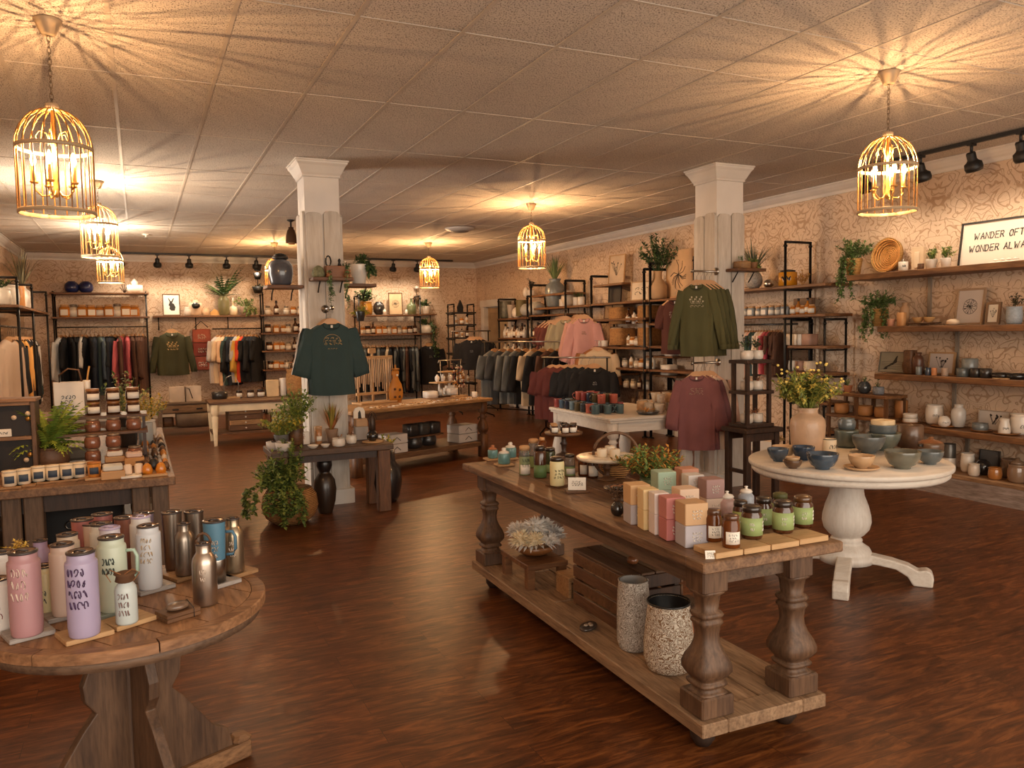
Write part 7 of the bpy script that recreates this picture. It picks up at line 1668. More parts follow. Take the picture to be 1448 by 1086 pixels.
for a, b_ in ((-.03, .06), (.03, .06), (-.03, .15), (.035, .14), (0, .31)): MB().lathe([(0, 0), (.016, .002), (.012, .012), (0, .014)], 10).xform(Matrix.Translation((a, -.038, b_)) @ Matrix.Rotation(PI/2, 4, 'X')).obj('inlay', mat((90, 54, 26), .6) if a else CER_W, t)
MB().lathe([(0, 0), (.05, 0), (.05, .012), (.01, .016), (.012, .05), (0, .06)], 10, 0, 0, .375).obj('cap', mat((180, 120, 50), .5), t)
t = thing('tiered_jewelry_stand', 'two-tier wooden jewellery stand with pale necklace busts', 'stand', fp(628, 560), FA)
MB().box(0, 0, 0, .42, .2, .02, b=.003).obj('base', W_dark, t)
for q, hh in ((-.12, .17), (.05, .27)): MB().cyl(q, 0, .02, .014, hh, 8).obj('post', CER_W, t)
MB().box(-.05, 0, .17, .34, .16, .016, b=.003).obj('tier', W_light, t); MB().box(.02, 0, .30, .26, .08, .016, b=.003).obj('tier', W_light, t)
for i, (a, b_, c_) in enumerate(((-.15, 0, .188), (-.05, .02, .188), (.06, .0, .188), (.14, 0, .021), (.0, 0, .021), (-.1, 0, .021))):
    vessel('small ivory ring cone, %s of six on the tiered jewellery stand' % ORD[i], (t.location.x+a*math.cos(FA), t.location.y+a*math.sin(FA)+b_, z+c_+.001), 'vase', .06, .09, CER_W, 'ring holder', 'ring_cone', group='ring cones')
t = thing('earring_rack', 'silver wire T-bar earring rack behind the tiered stand', 'rack', fp(620, 553), FA); MB().tube([(-.2, 0, .42), (-.19, 0, .45), (.19, 0, .45), (.2, 0, .42)], .007, 5).tube([(-.17, 0, .45), (-.15, 0, 0)], .006, 5).tube([(.17, 0, .45), (.17, 0, 0)], .006, 5).obj('frame', STEEL, t)
for i, (u, v, w_, h_) in enumerate(((603, 556, .17, .10), (641, 557, .13, .13), (575, 560, .16, .08))): vessel('pale jewellery display block, %s along the long table' % ORD[i], fp(u, v), 'straight', w_, h_, CER_W, 'display', 'display_block', sq=8)
t = thing('earring_tree', 'cluttered wire tree of earrings at the right end of the long table', 'stand', fp(664, 559), FA)
MB().box(0, 0, 0, .2, .12, .015).obj('base', W_light, t); MB().tube([(0, 0, .015), (0, 0, .42)], .007, 6).tube([(-.12, 0, .40), (.12, 0, .40)], .005, 5).tube([(-.1, 0, .28), (.1, 0, .28)], .005, 5).tube([(-.08, 0, .16), (.08, 0, .16)], .005, 5).obj('branches', M_pipe, t)
r = random.Random(8); mb = MB()
for k in range(70): a, b_ = r.uniform(-.1, .1), r.uniform(.1, .36); mb.box(a, r.uniform(-.02, .02), b_, .014, .006, .022, ry=r.random(), m=r.randint(0, 2))
o = mb.obj('earrings', [mat((216, 190, 160), .5), mat((190, 130, 60), .4, metal=.5), mat((120, 60, 50), .5)], t); o['kind'] = 'stuff'
vessel('small white round tub below the earring tree', fp(671, 562), 'straight', .07, .07, CER_W, 'tub', 'tub')
k = 0
for j in range(5):
    for i in range(11):
        dx, dy = -.62+i*.145+r.uniform(-.02, .02), -.30+j*.045+r.uniform(-.01, .01)
        if r.random() < .25: continue
        px, py = ft(dx, dy); w_, d_ = r.uniform(.05, .09), r.uniform(.03, .04); nm = ('necklace card', 'bracelet card', 'ring tray')[k % 3]
        if k == 0: PC = Proto('jewelry_card', 'jewelry', [(None, MB().box(0, 0, 0, .07, .04, .006, b=.001).mesh('jewelry_card', P_KRAFT), -1), ('charm', MB().lathe([(0, .006), (.01, .006), (.008, .010), (0, .011)], 8, caps=False).mesh('charm', mat((150, 100, 44), .3, metal=.6)), -1)])
        PC.spawn((px, py, z), FA+r.uniform(-.3, .3), 1, 'small jewellery card, %s in the %s row from the front of the long table' % (ORD[i], ORD[j]), 'jewellery cards on the long table', {None: (P_KRAFT, P_LABEL, W_light, mat((210, 170, 120), .6))[k % 4]}); k += 1
# low shelf of that table
z = .186
for i, (u, v, st) in enumerate(((566, 633, 2), (556, 622, 2), (654, 627, 2))):
    x, y = ft(*((-.36, -.14), (-.62, .06), (.74, -.10))[i])
    for k in range(st):
        t = thing('white_crate', 'whitewashed gift crate, %s one of the %s stack under the long table' % (('lower', 'upper')[k], ('left front', 'left back', 'right')[i]), 'box', (x, y, z+k*.105), FA, 'white crates under the long table')
        MB().box(0, 0, 0, .30, .22, .10, b=.004).obj('box', mat((214, 204, 194), .6), t)
        MB().tube([(-.05, -.112, .03), (0, -.114, .07), (.05, -.112, .03)], .004, 4).obj('twig_tie', W_dark, t)
for i, (a, b_, w_, h_, zz) in enumerate(((.10, -.06, .26, .12, .0), (.36, .0, .26, .12, .0))):
    x, y = ft(a-.08, b_); vessel('dark enamel pot, %s on the low shelf of the long table' % ('left', 'right')[i], (x, y, z), 'round', w_*.8, h_, CER_DK, 'pot', 'enamel_pot')
x, y = ft(.15, -.04); t = thing('small_board', 'brown board bridging the two dark enamel pots', 'board', (x, y, z+.121), FA); MB().box(0, 0, 0, .5, .22, .02, b=.003).obj('board', W_mid, t)
for k in range(3):
    x, y = ft(.0+k*.16, -.04); vessel('dark square tin, %s on the board above the enamel pots' % ORD[k], (x, y, z+.142), 'straight', .15, .13, CER_DK if k != 1 else mat((66, 62, 56), .4), 'tin', 'tin', sq=8, rz=FA)
# ================================================================== white table goods
z = .701
MC = [mat((150, 66, 62), .35, coat=.5, var=.2), mat((110, 132, 140), .35, coat=.5, var=.2), mat((176, 90, 72), .35, coat=.5, var=.2), mat((70, 92, 112), .35, coat=.5, var=.3), mat((90, 76, 46), .35, coat=.5, var=.3), mat((74, 96, 100), .35, coat=.5, var=.25), mat((34, 42, 58), .3, coat=.5, var=.3), mat((60, 66, 70), .35, coat=.5)]
k = 0
for j in range(4):
    for i in range(8):
        dx, dy = -.40+j*.115, .58-i*.118-j*.03
        lv = 1+(j in (1, 2) and 1 < i < 7)
        if j == 3 and i > 5: continue
        for q in range(lv):
            px, py = qt(dx, dy); P_mug.spawn((px, py, z+q*.0895), random.Random(k).uniform(0, 6), 1.0, '%s mug, %s of the %s column on the white table, %s' % (('red', 'grey blue', 'coral', 'blue', 'olive', 'teal grey', 'navy', 'charcoal')[(k*3+j) % 8], ORD[i], ORD[j], ('lower', 'upper')[q]), 'mugs on the white table', {None: MC[(k*3+j) % 8], 'handle': MC[(k*3+j) % 8]}); k += 1
px, py = qt(.02, -.50); t = thing('snack_tray', 'black dish heaped with dried orange slices at the white table corner', 'dish', (px, py, z)); MB().lathe([(0, 0), (.09, 0), (.11, .03), (.105, .03), (0, .02)], 20, caps=False).obj('dish', CER_DK, t); bushy(50, .07, .03, .03, 5, z0=.025).obj('slices', [mat((214, 156, 70), .6), mat((196, 130, 70), .6)], t)
CW2 = [mat((216, 200, 178), .5, var=.15, vs_=25), mat((196, 180, 160), .5, var=.25, vs_=30), mat((206, 170, 130), .5, var=.2, vs_=25)]
for i, (dx, dy, q, s_) in enumerate(((.16, -.48, 0, 1.0), (.24, -.36, 0, 1.1), (.33, -.50, 0, 1.0), (.36, -.36, 0, 1.1), (.16, -.30, 0, 1.1), (.28, -.22, 0, 1.1), (.40, -.22, 0, 1), (.22, -.42, 1, .9), (.33, -.40, 1, 1.0), (.25, -.28, 1, 1.0), (.38, -.26, 1, .9), (.18, -.14, 0, 1.1), (.34, -.08, 0, 1.1), (.26, -.02, 0, 1.1))):
    px, py = qt(dx, dy); t = vessel('speckled cream pottery tumbler, %s of the group at the right of the white table' % ORD[i], (px, py, z+q*.09), ('taper', 'round', 'straight')[i % 3], .095*s_, .088, CW2[i % 3], 'cup', 'pottery_cup', group='cream pottery on the white table')
px, py = qt(.42, -.58); P_plate.spawn((px, py, z), 0, .5, 'small wooden dish at the right front edge of the white table', None)

# ================================================================== right wall racks (bottles near the doorway)
G_PALE = mat((216, 204, 190), .15, var=.15, coat=.5); G_RED = mat((130, 62, 42), .2, var=.25, coat=.5); G_SM = mat((88, 88, 82), .15, var=.2, coat=.5)
xr_ = XR-.30
for zz, a, b_, n, nm, rk in ((1.38, 715, 742, 9, 'second', 'doorway'), (1.05, 715, 742, 8, 'third', 'doorway')):
    rrow([P_bot, P_botW, P_jarC, P_bot], lin_us(a, b_, n), zz, 1.7, 'pale bottle, {o} on the %s shelf of the doorway-side rack' % nm, 'bottles on the doorway rack', x=xr_, mats=[{None: G_PALE}, None, {None: G_PALE}])
for zz, n, nm in ((1.40, 12, 'second'), (1.07, 12, 'third'), (.7, 8, 'fourth')):
    rrow([P_bot, P_jarC, P_jarA, P_bot], lin_us(752, 784, n), zz, 1.7, 'bottle or jar, {o} on the %s shelf of the second bottle rack' % nm, 'bottles on the second rack', x=xr_, mats=[{None: G_PALE}, {None: G_SM}, {None: G_RED}, {None: G_RED}])
for u, k_, w_, h_, m_, lab in ((715, 'round', .26, .34, mat((104, 100, 84), .5, var=.3, vs_=20), 'tall patterned grey-green vase atop the doorway-side rack'), (723, 'taper', .16, .26, mat((176, 160, 144), .4), 'pale flared glass vase atop the doorway-side rack'), (731, 'ball', .20, .20, CER_W, 'white ball jar between the vases atop the doorway-side rack'), (737, 'straight', .2, .3, mat((110, 98, 60), .6), 'olive woven cylinder atop the bottle racks')):
    vessel(lab, RP(u, 1.781 if u > 735 else 1.751, XR-.24), k_, w_, h_, m_)
for u, k_, w_, h_, lab in ((745, 'ball', .26, .22, 'glass globe jar behind the bottle rack posts'), (758, 'ball', .36, .24, 'large clear glass bowl on the second bottle rack')):
    vessel(lab, RP(u, 1.781, XR-.24), k_, w_, h_, mat((190, 186, 176), .1, coat=.6), 'jar', 'glass_jar')
p = RP(753, 2.1, XR-.24); t = thing('rack_ledge', 'brown plank ledge near the top of the second bottle rack', 'shelf', (XR-.24, 11.95, 2.09)); MB().box(0, 0, 0, .36, 1.25, .035, b=.003).obj('board', W_shelf, t)
plant('dark bird-shaped plant on the white pot atop the second bottle rack', RP(751, 2.126, XR-.22), 'straight', .14, .12, CER_W, bushy(60, .10, .26, .06, 4, z0=.1, sq=.6), (mat((70, 70, 66), .7), mat((50, 52, 46), .7)), 'plant', 'potted_plant')
vessel('small round white wire ornament on the brown ledge', RP(744, 2.126, XR-.22), 'ball', .12, .18, CER_W, 'ornament', 'ornament')
# wall shelf with the grey vase
zq = 1.906
p = RP(785, zq, XR-.24)
t = thing('flower_vase', 'grey bottle-necked vase with long grassy stems on the right wall shelf', 'vase', p); MB().lathe([(a*.34, b_*.48) for a, b_ in POTP['urn'][:9]], 26, caps=False).obj('vase', CER_G, t)
spiky(90, .46, .022, 14, .6, .44, .8).obj('grass', list(GRE), t)
vessel('cream lidded teapot-shaped pot right of the grey grass vase', RP(804, zq), 'ball', .26, .26, mat((222, 202, 176), .5, coat=.3), 'pot', 'pot'); vessel('small white block candle beside the grey grass vase', RP(797, zq, XR-.26), 'straight', .12, .12, CER_W, 'candle', 'candle', sq=8)
for i, u in enumerate((815, 822)): plant('tiny white pot with dark sprig, %s of two on the right wall shelf' % ('left', 'right')[i], RP(u, zq, XR-.26), 'straight', .11, .13, CER_W, bushy(30, .07, .09, .04, 6+i, z0=.12), GRD, 'pot', 'sprig_pot')
# garments below that wall shelf, facing the aisle
def sR(label, u, v, x, rz, sc, col, sleeve, pr, **k):
    k.setdefault('w', .19); y, z0 = Xp(u, v, x); return shirt(label, (x, y, z0), rz, sc, col, sleeve, pr, seed=int(u), **k)
RZ = -.75
for i in range(3): sR('maroon patterned tee, %s of three under the right wall shelf' % ORD[i], 784-i*5, 457, XR-.42+i*.1, RZ, 1.02, (104, 52, 44), 'short', 'words' if i == 0 else None, group='tees under the right wall shelf', length=.68, thick=.6)
for i in range(4): sR('sage long-sleeve shirt, %s of four under the right wall shelf' % ORD[i], 800-i*3, 452, XR-.50+i*.1, RZ, 1.12, (164, 152, 122), 'half', None, group='sage shirts', length=.78, thick=.55)
for i in range(3): sR('%s shirt, %s of the pink group under the right wall shelf' % (('dusty pink', 'blush pink', 'peach pink')[i], ORD[i]), 826-i*5, 450, XR-.56+i*.12, RZ+.1, 1.12, [(206, 152, 142), (222, 166, 146), (226, 174, 150)][i], 'half', 'small' if i == 0 else None, group='pink shirts', length=.80, pcol=(150, 120, 70), thick=.6)
x = XR-.40; hang_row(6, (x+.1, onX(826, 1.3, x)), (x-.22, onX(866, 1.3, x)), 1.34, -.9, 1.02, [BLK, BLK, NAVY, ('rust brown', (150, 92, 46)), ('rust brown', (156, 98, 50)), OAT], 'of the low rail behind the mugs', 'low rail behind the mugs', kinds=(1, 2), jit=.05)
t = thing('low_ledge', 'brown wall ledge of dark bowls above the white table', 'shelf', (XR-.28, 10.55, .86)); MB().box(0, 0, -.03, .5, 1.5, .03, b=.003).obj('board', W_shelf, t); MB().tube([(.25, .3, -.25), (.0, .3, -.03)], .012, 6).tube([(.25, -.5, -.25), (.0, -.5, -.03)], .012, 6).obj('bracket', M_pipe, t)
for i, u in enumerate((783, 790, 799, 808, 816)): vessel('dark glass bowl, %s from the left on the wall ledge' % ORD[i], RP(u, .861, XR-.42), 'round', .2, .19, (CER_DK, mat((74, 78, 84), .15, coat=.6))[i % 2], 'bowl', 'glass_bowl', group='dark bowls on the ledge')
# ladder rack of prints
xl = XR-.22
picture('small leaning drawing in a pale frame high on the centre ladder rack', (xl, onX(871, 2.2, xl), 1.905+.28), .34, .44, -PI/2+.2, .10, W_light, mat((206, 180, 150), .6), 'sprig', seed=3)
t = thing('rack_ledge', 'plank ledge under the leaning drawing on the ladder rack', 'shelf', (xl, onX(873, 2.15, xl), 2.15)); MB().box(0, 0, 0, .36, .8, .03, b=.003).obj('board', W_shelf, t)
picture('black card with pale figure on the centre ladder rack', (xl, onX(869, 1.98, xl), 1.931-.02), .30, .25, -PI/2+.1, .06, INK, mat((36, 30, 28), .6), 'none')
picture('white stepped board with bold dark lettering leaning on the rack', (xl-.02, onX(911, 2.0, xl), 1.911), .52, .27, -PI/2+.15, .06, mat((190, 160, 124), .6), mat((224, 206, 180), .6), 'text', seed=12)
for (u, zz, lab) in ((862, 1.661, 'upper'), (873, 1.661, 'second'), (868, 1.251, 'lower')):
    picture('framed botanical card, %s of the ladder rack prints' % lab, (xl-.05, onX(u, zz, xl-.05), zz), .24, .23 if zz > 1.5 else .30, -PI/2+.25, .2 if zz < 1.5 else .1, W_mid, mat((216, 196, 168), .6) if zz < 1.5 else mat((176, 134, 88), .6), 'sprig', seed=int(u))
for i, u in enumerate((848, 855)): vessel('small white mug, %s on the lower ladder rack shelf' % ('left', 'right')[i], RP(u, 1.251, XR-.36), 'straight', .1, .09, CER_W, 'mug', 'white_cup')
rrow([P_botW, P_jarH, P_jarC, P_botW], (889, 895, 901, 906, 911), 1.27, 1.35, 'small candle or bottle, {o} on the middle shelf by the brown baskets', 'stock by the brown baskets', x=xr_)
rrow([P_bot, P_botW, P_bot, P_botW], (889, 897, 903, 909), 1.58, 1.5, 'tall dark or white tin, {o} on the upper shelf by the baskets', 'tins by the baskets', x=xr_)
for zz, u in ((1.581, 921), (1.271, 921), (1.581, 879), (1.271, 880)): 
    p = RP(u, zz, XR-.22); vessel('brown woven storage cube, %s shelf, %s side of the basket rack' % (('upper' if zz > 1.5 else 'lower'), ('right' if u > 900 else 'left')), p, 'straight', .30, .25, BASK, 'basket', 'storage_basket', sq=8)
rrow([P_jarC, P_botW, P_jarC, P_jarH], (884, 893, 901, 908, 916, 923), .95, 1.5, 'frosted glass or white jar, {o} on the lower shelf of the basket rack', 'jars low on the basket rack', x=xr_)
rrow([P_jarC, P_jarC, P_bot], (886, 896, 905, 914), .65, 1.4, 'clear glass item, {o} on the lowest shelf of the basket rack', 'glassware low on the basket rack', x=xr_)
# canvas print, jute vase with eucalyptus
t = thing('flower_vase', 'kraft-wrapped jug holding a big bunch of eucalyptus, right wall', 'vase', RP(930, 1.906, XR-.28)); MB().lathe([(a*.26, b_*.36) for a, b_ in POTP['bottle'][:4]]+[(.06, .28), (.06, .36), (.07, .38)], 20, caps=False).obj('jug', mat((196, 160, 120), .7), t)
bushy(760, .34, .52, .06, 44, z0=.36, nm=2).obj('foliage', list(GRD), t)
t = thing('wrapped_canvas', 'large kraft canvas print of a botanical drawing left of the second pillar', 'picture', (XR-.12, onX(962, 1.95, XR-.12), 1.931), -PI/2)
MB().box(0, 0, 0, .56, .06, .62, b=.003).obj('canvas', mat((206, 170, 130), .7), t)
pt = MB()
rr = random.Random(5)
for k in range(16):
    a = rr.uniform(0, 2*PI); pt.tube([(0, -.032, .30), (.1*math.cos(a), -.032, .30+.12*math.sin(a)), (.17*math.cos(a+.3), -.032, .30+.2*math.sin(a+.3))], .004, 4, cap=False)
pt.lathe([(0, 0), (.02, .004), (0, .008)], 8, 0, -.036, .48).obj('drawing', INK, t)
sR('dark brown tee with white print on the wall by the second pillar', 955, 424, XR-.35, RZ, .98, (74, 36, 28), 'short', 'words', length=.72, pcol=(220, 200, 190))
for i, (u, zz) in enumerate(((940, 1.13), (945, .87))):
    p = RP(u, zz, XR-.2); t = thing('wall_shelf', 'small %s wall ledge beside the second pillar' % ('upper', 'lower')[i], 'shelf', (XR-.15, p[1], zz)); MB().box(0, 0, -.025, .3, .62, .025, b=.003).obj('board', W_shelf, t); MB().tube([(.14, 0, -.2), (.0, 0, -.02)], .01, 6).obj('bracket', M_pipe, t)
plant('cactus in a square white pot on the small upper ledge', RP(950, 1.131), 'straight', .15, .12, CER_W, bushy(60, .08, .18, .06, 12, z0=.1), GRD, sq=8)
vessel('woven tan box on the small lower ledge', RP(946, .871), 'straight', .18, .14, CER_W, 'box', 'storage_box', sq=8)
# ================================================================== floor racks in the middle distance
def floor_rack(label, xa, ya, xb, yb_, h):
    L_ = math.hypot(xb-xa, yb_-ya); t = thing('garment_rack', label, 'rack', ((xa+xb)/2, (ya+yb_)/2, 0), math.atan2(yb_-ya, xb-xa)); mb = MB()
    for s_ in (-1, 1): mb.tube([(s_*L_/2, -.22, .02), (s_*L_/2, -.22, .05), (s_*L_/2, 0, .12), (s_*L_/2, .22, .05), (s_*L_/2, .22, .02)], .012, 6); mb.tube([(s_*L_/2, 0, .12), (s_*L_/2, 0, h)], .012, 8)
    mb.obj('stand', M_pipe, t); MB().tube([(-L_/2-.05, 0, h), (L_/2+.05, 0, h)], .012, 8).obj('rail', STEEL, t); MB().tube([(-L_/2, 0, .2), (L_/2, 0, .2)], .01, 8).obj('lower_bar', M_pipe, t)
x, z0 = Yp(690, 482, 13.6)
floor_rack('chrome and black garment rack of black tops before the doorway', 5.15, 13.45, 5.98, 13.75, 1.52)
for i in range(3): shirt('black cropped top, %s on the rack before the doorway' % ORD[i], (5.53+i*.1, 13.5+i*.07, 1.36), -.3, 1.05, (28, 28, 32), 'half', 'small' if i == 0 else None, 60+i, length=.52, group='black tops before the doorway', pcol=(170, 170, 170), thick=.6)
floor_rack('black garment rack of grey trousers and tops, middle of right side', 5.35, 12.45, 6.15, 10.95, 1.33)
hang_row(9, (5.42, 12.35), (6.1, 11.05), 1.33, .35, 1.2, [GRYC, ('charcoal', (70, 70, 70)), GRYC, GRYC, BLK, OAT, BLK, BRN, BLK], 'on the black rack of greys', 'clothes on the black rack of greys', kinds=(1, 5), jit=.08)
floor_rack('black low garment rack with maroon and black tees in front', 5.25, 10.05, 5.85, 9.35, 1.12)
hang_row(6, (5.28, 10.0), (5.7, 9.5), 1.12, -.5, 1.06, [MAR, MAR, MAR, BLK, BLK, BLK], 'on the low maroon and black rack', 'clothes on the low rack', kinds=(0, 1), jit=.05)
shirt('black tee with small white mark facing forward on the low rack', (5.66, 9.38, .985), -.35, 1.08, (26, 26, 28), 'short', 'small', 70, length=.74, pcol=(220, 220, 220), thick=.7)
# ================================================================== pipe rack right of the second pillar
zq = 1.946; xm = XR-.26
t = plant('tall speckled grey globe vase with spiky grass right of the second pillar', RP(1066, zq, xm), 'ball', .20, .20, mat((160, 152, 142), .5, var=.3, vs_=60), spiky(60, .42, .016, 88, .85, .19, .7), (mat((78, 92, 70), .6), mat((110, 110, 80), .6)), 'vase', 'grass_vase')
vessel('small silver metal knick-knack between the globe vase and honey jar', RP(1087, zq, xm), 'ball', .11, .09, STEEL, 'ornament', 'ornament')
t = vessel('large amber-orange honey jar on the right pipe rack', RP(1114, zq, xm), 'straight', .20, .15, mat((222, 148, 36), .2, coat=.5), 'jar', 'glass_jar'); MB().lathe([(0, .15), (.08, .15), (.08, .17), (.03, .18), (0, .18)], 20, caps=False).obj('lid', CER_DK, t)
scribble(MB(), .12, .06, 1, 0, 0, 5, thick=.006).xform(Matrix.Rotation(-.9, 4, 'Z') @ Matrix.Translation((0, -.101, .08))).obj('lettering', INK, t)
t = thing('dried_bunch', 'golden ball of dried grass beside the honey jar', 'decoration', RP(1135, zq, xm)); bushy(260, .09, .16, .025, 9).obj('grass', [mat((190, 140, 70), .8)]*2, t)
rrow([P_jarC, P_jarSq, P_jarC, P_jarSq, P_jarC], lin_us(1054, 1110, 7), 1.631, 1.15, 'pale labelled jar with cork, {o} from the left on the right pipe rack', 'labelled jars on the right pipe rack', x=xm-.04, mats=[{'lid': CORK, None: mat((150, 156, 160), .3, coat=.4)}])
rrow([P_jarH, P_bot, P_jarH, P_bot], (1122, 1129, 1136, 1142, 1148), 1.631, 1.1, 'amber glass bottle, {o} right of the rack post', 'amber bottles right of the post', x=xm, mats=[{None: G_HONEY}])
p = RP(1136, 1.631, XR-.1); t = thing('wooden_tray', 'brown wooden tray standing behind the amber bottles', 'tray', (XR-.09, p[1], 1.631), -PI/2); MB().box(0, 0, 0, .30, .02, .18, b=.003).obj('tray', W_mid, t)
colsR = [BLK, ('pale grey', (196, 186, 180)), ('blush', (222, 196, 180)), PNK, TEAL, TEAL, WHT, CRE, ('light pink', (226, 200, 186)), ROSE, ('raspberry', (170, 62, 76)), BRN, BRN, BRN, BRN]
hang_row(15, (XR-.25, onX(1049, 1.5, XR-.25)), (XR-.25, onX(1106, 1.5, XR-.25)), 1.53, .0+.45, .68, colsR, 'on the rail right of the second pillar', 'clothes right of the second pillar', kinds=(0, 1, 2), jit=.08)
for j, zz in enumerate((1.301, 1.021, .721, .421)):
    for i, u in enumerate((1123, 1133, 1145)):
        if j > 1 and i == 2: continue
        vessel('folded linen or small jar, %s on the %s shelf of the low pipe shelving' % (ORD[i], ORD[j]), (XR-.26, onX(u, zz, XR-.26), zz), ('straight', 'round')[j % 2], .13, .11 if j else .12, (mat((216, 196, 170), .8), CER_W, mat((170, 130, 110), .5))[(i+j) % 3], 'jar' if j % 2 else 'linen', ('folded_linen', 'small_jar')[j % 2], sq=0 if j % 2 else 8, group='goods on the low pipe shelving')
t = thing('throw_pile', 'pile of pale folded throws low beside the white round table', 'throw', (5.9, 5.75, 0)); MB().box(0, 0, 0, .42, .40, .12, b=.03).obj('lower_fold', mat((176, 150, 130), .9), t); MB().box(0.01, 0, .121, .40, .36, .09, b=.03).obj('upper_fold', mat((206, 170, 150), .9), t)
# ================================================================== riser shelf goods
def rp(u, zz): return (XR-.27, onX(u, zz, XR-.27), zz)
plant('small cactus in terracotta pot, left on the brown riser', rp(1199, .831), 'taper', .09, .07, TERRA, bushy(50, .04, .10, .025, 41, z0=.06, nm=3), GR+(mat((220, 200, 140), .6),))
plant('dark flowering succulent in a glass globe on the brown riser', rp(1222, .831), 'ball', .13, .12, mat((60, 64, 66), .15, coat=.5), bushy(60, .06, .07, .025, 42, z0=.10, nm=3), GRE+(mat((226, 206, 140), .6),))
plant('dark cactus in patterned grey pot, right on the brown riser', rp(1242, .831), 'round', .11, .075, mat((130, 132, 136), .5, var=.3, vs_=60), bushy(50, .035, .10, .02, 43, z0=.06), GRD)
t = thing('twig_ornament', 'pale twig antlers behind the glass globe on the riser', 'ornament', rp(1210, .831)); MB().tube([(0, 0, 0), (.01, 0, .08), (-.02, 0, .15), (0, 0, .19)], .007, 5).tube([(.01, 0, .08), (.04, 0, .12), (.035, 0, .17)], .006, 5).obj('twigs', mat((190, 160, 130), .7), t)
for i, (u, w_) in enumerate(((1190, .15), (1222, .17), (1246, .13))): vessel('carved tan wooden bowl, %s on the middle tier of the brown riser' % ('left', 'middle', 'right')[i], rp(u, .611), 'round', w_, .10, mat((180, 124, 70), .6, var=.15), 'bowl', 'wooden_bowl', group='wooden bowls on the riser')
t = picture('small pale card standing low under the brown riser', (XR-.14, onX(1193, .31, XR-.14), .301), .2, .14, -PI/2, .05, W_mid, P_LABEL, 'sprig')
# ================================================================== right wall plank shelves goods
def wp(u, zz, d=.2): return (XR-d, onX(u, zz, XR-d), zz+.001)
def w3(label, u, zz, kind, w_, h_, m_, cat='vase', name='vase', d=.2, **k): return vessel(label, wp(u, zz, d), kind, w_, h_, m_, cat, name, **k)
Z1, Z2, Z3, Z4, Z5 = 2.0, 1.49, 1.04, .575, .195
plant('large trailing plant in woven gold basket, left end of the top shelf', wp(1207, Z1, .2), 'taper', .17, .17, BASKG, trailing(620, 8, .42, .042, 101, .10, .18, bushy(620, .21, .24, .042, 102, z0=.15), dirs=[2.0, 2.6, 3.0, -2.6]), (GR[0], mat((110, 126, 76), .6, var=.2)))
t = thing('round_basket', 'large round coiled basket leaning on the wall on the top shelf', 'basket', (XR-.10, onX(1257, 2.1, XR-.10), Z1+.001), -PI/2)
mb = MB(); mb.lathe([(0, .02), (.05, .02), (.11, .012), (.15, -.01), (.165, -.05), (.17, -.05), (.16, -.0), (.12, .022), (.05, .03), (0, .03)], 40, caps=False); mb.xform(Matrix.Translation((0, 0, .172)) @ Matrix.Rotation(-.16, 4, 'X') @ Matrix.Rotation(-PI/2, 4, 'X'))
mb.obj('coiled_bowl', BASKG, t)
mb = MB()
for k in range(9): rr_ = .018+k*.0165; zz = .008-max(0, (k-5))*.016; mb.tube([(rr_*math.cos(2*PI*i/30), rr_*math.sin(2*PI*i/30), zz) for i in range(31)], .0055, 5, cap=False)
mb.xform(Matrix.Translation((0, -.0, .172)) @ Matrix.Rotation(-.16, 4, 'X') @ Matrix.Rotation(-PI/2, 4, 'X')).obj('coils', mat((212, 150, 80), .7, var=.2, vs_=40), t)
t = w3('small white candle pot with stamped mark in front of the round basket', 1277, Z1, 'straight', .085, .085, CER_W, 'candle', 'candle', .27); MB().cyl(0, 0, .08, .004, .03, 6).obj('wick', CER_W, t); curved_strokes(MB(), .043, .045, .03, .03, 1, 3, a0=-2.3, th=.0015).obj('stamp', INK, t)
t = thing('wooden_arch', 'tall pale carved wooden arch block behind the small plants', 'ornament', (XR-.08, onX(1299, 2.1, XR-.08), Z1+.001), -PI/2); MB().box(0, 0, 0, .13, .04, .225, b=.004).obj('block', mat((214, 188, 156), .6), t); MB().box(0, -.024, .03, .05, .01, .15, b=.003).obj('carved_panel', mat((226, 204, 176), .6), t)
for i, (u, w_) in enumerate(((1317, .10), (1337, .09))): plant('leafy green plant in dimpled white pot, %s of two on the top shelf' % ('left', 'right')[i], wp(u, Z1, .22), 'taper', w_, .085, CER_W, bushy(190, .10, .12, .032, 110+i, z0=.07), (GR[0], GRY[0]))
w3('tiny brown wooden cup left of the leafy white pots', 1302, Z1, 'straight', .055, .055, W_mid, 'cup', 'cup', .24)
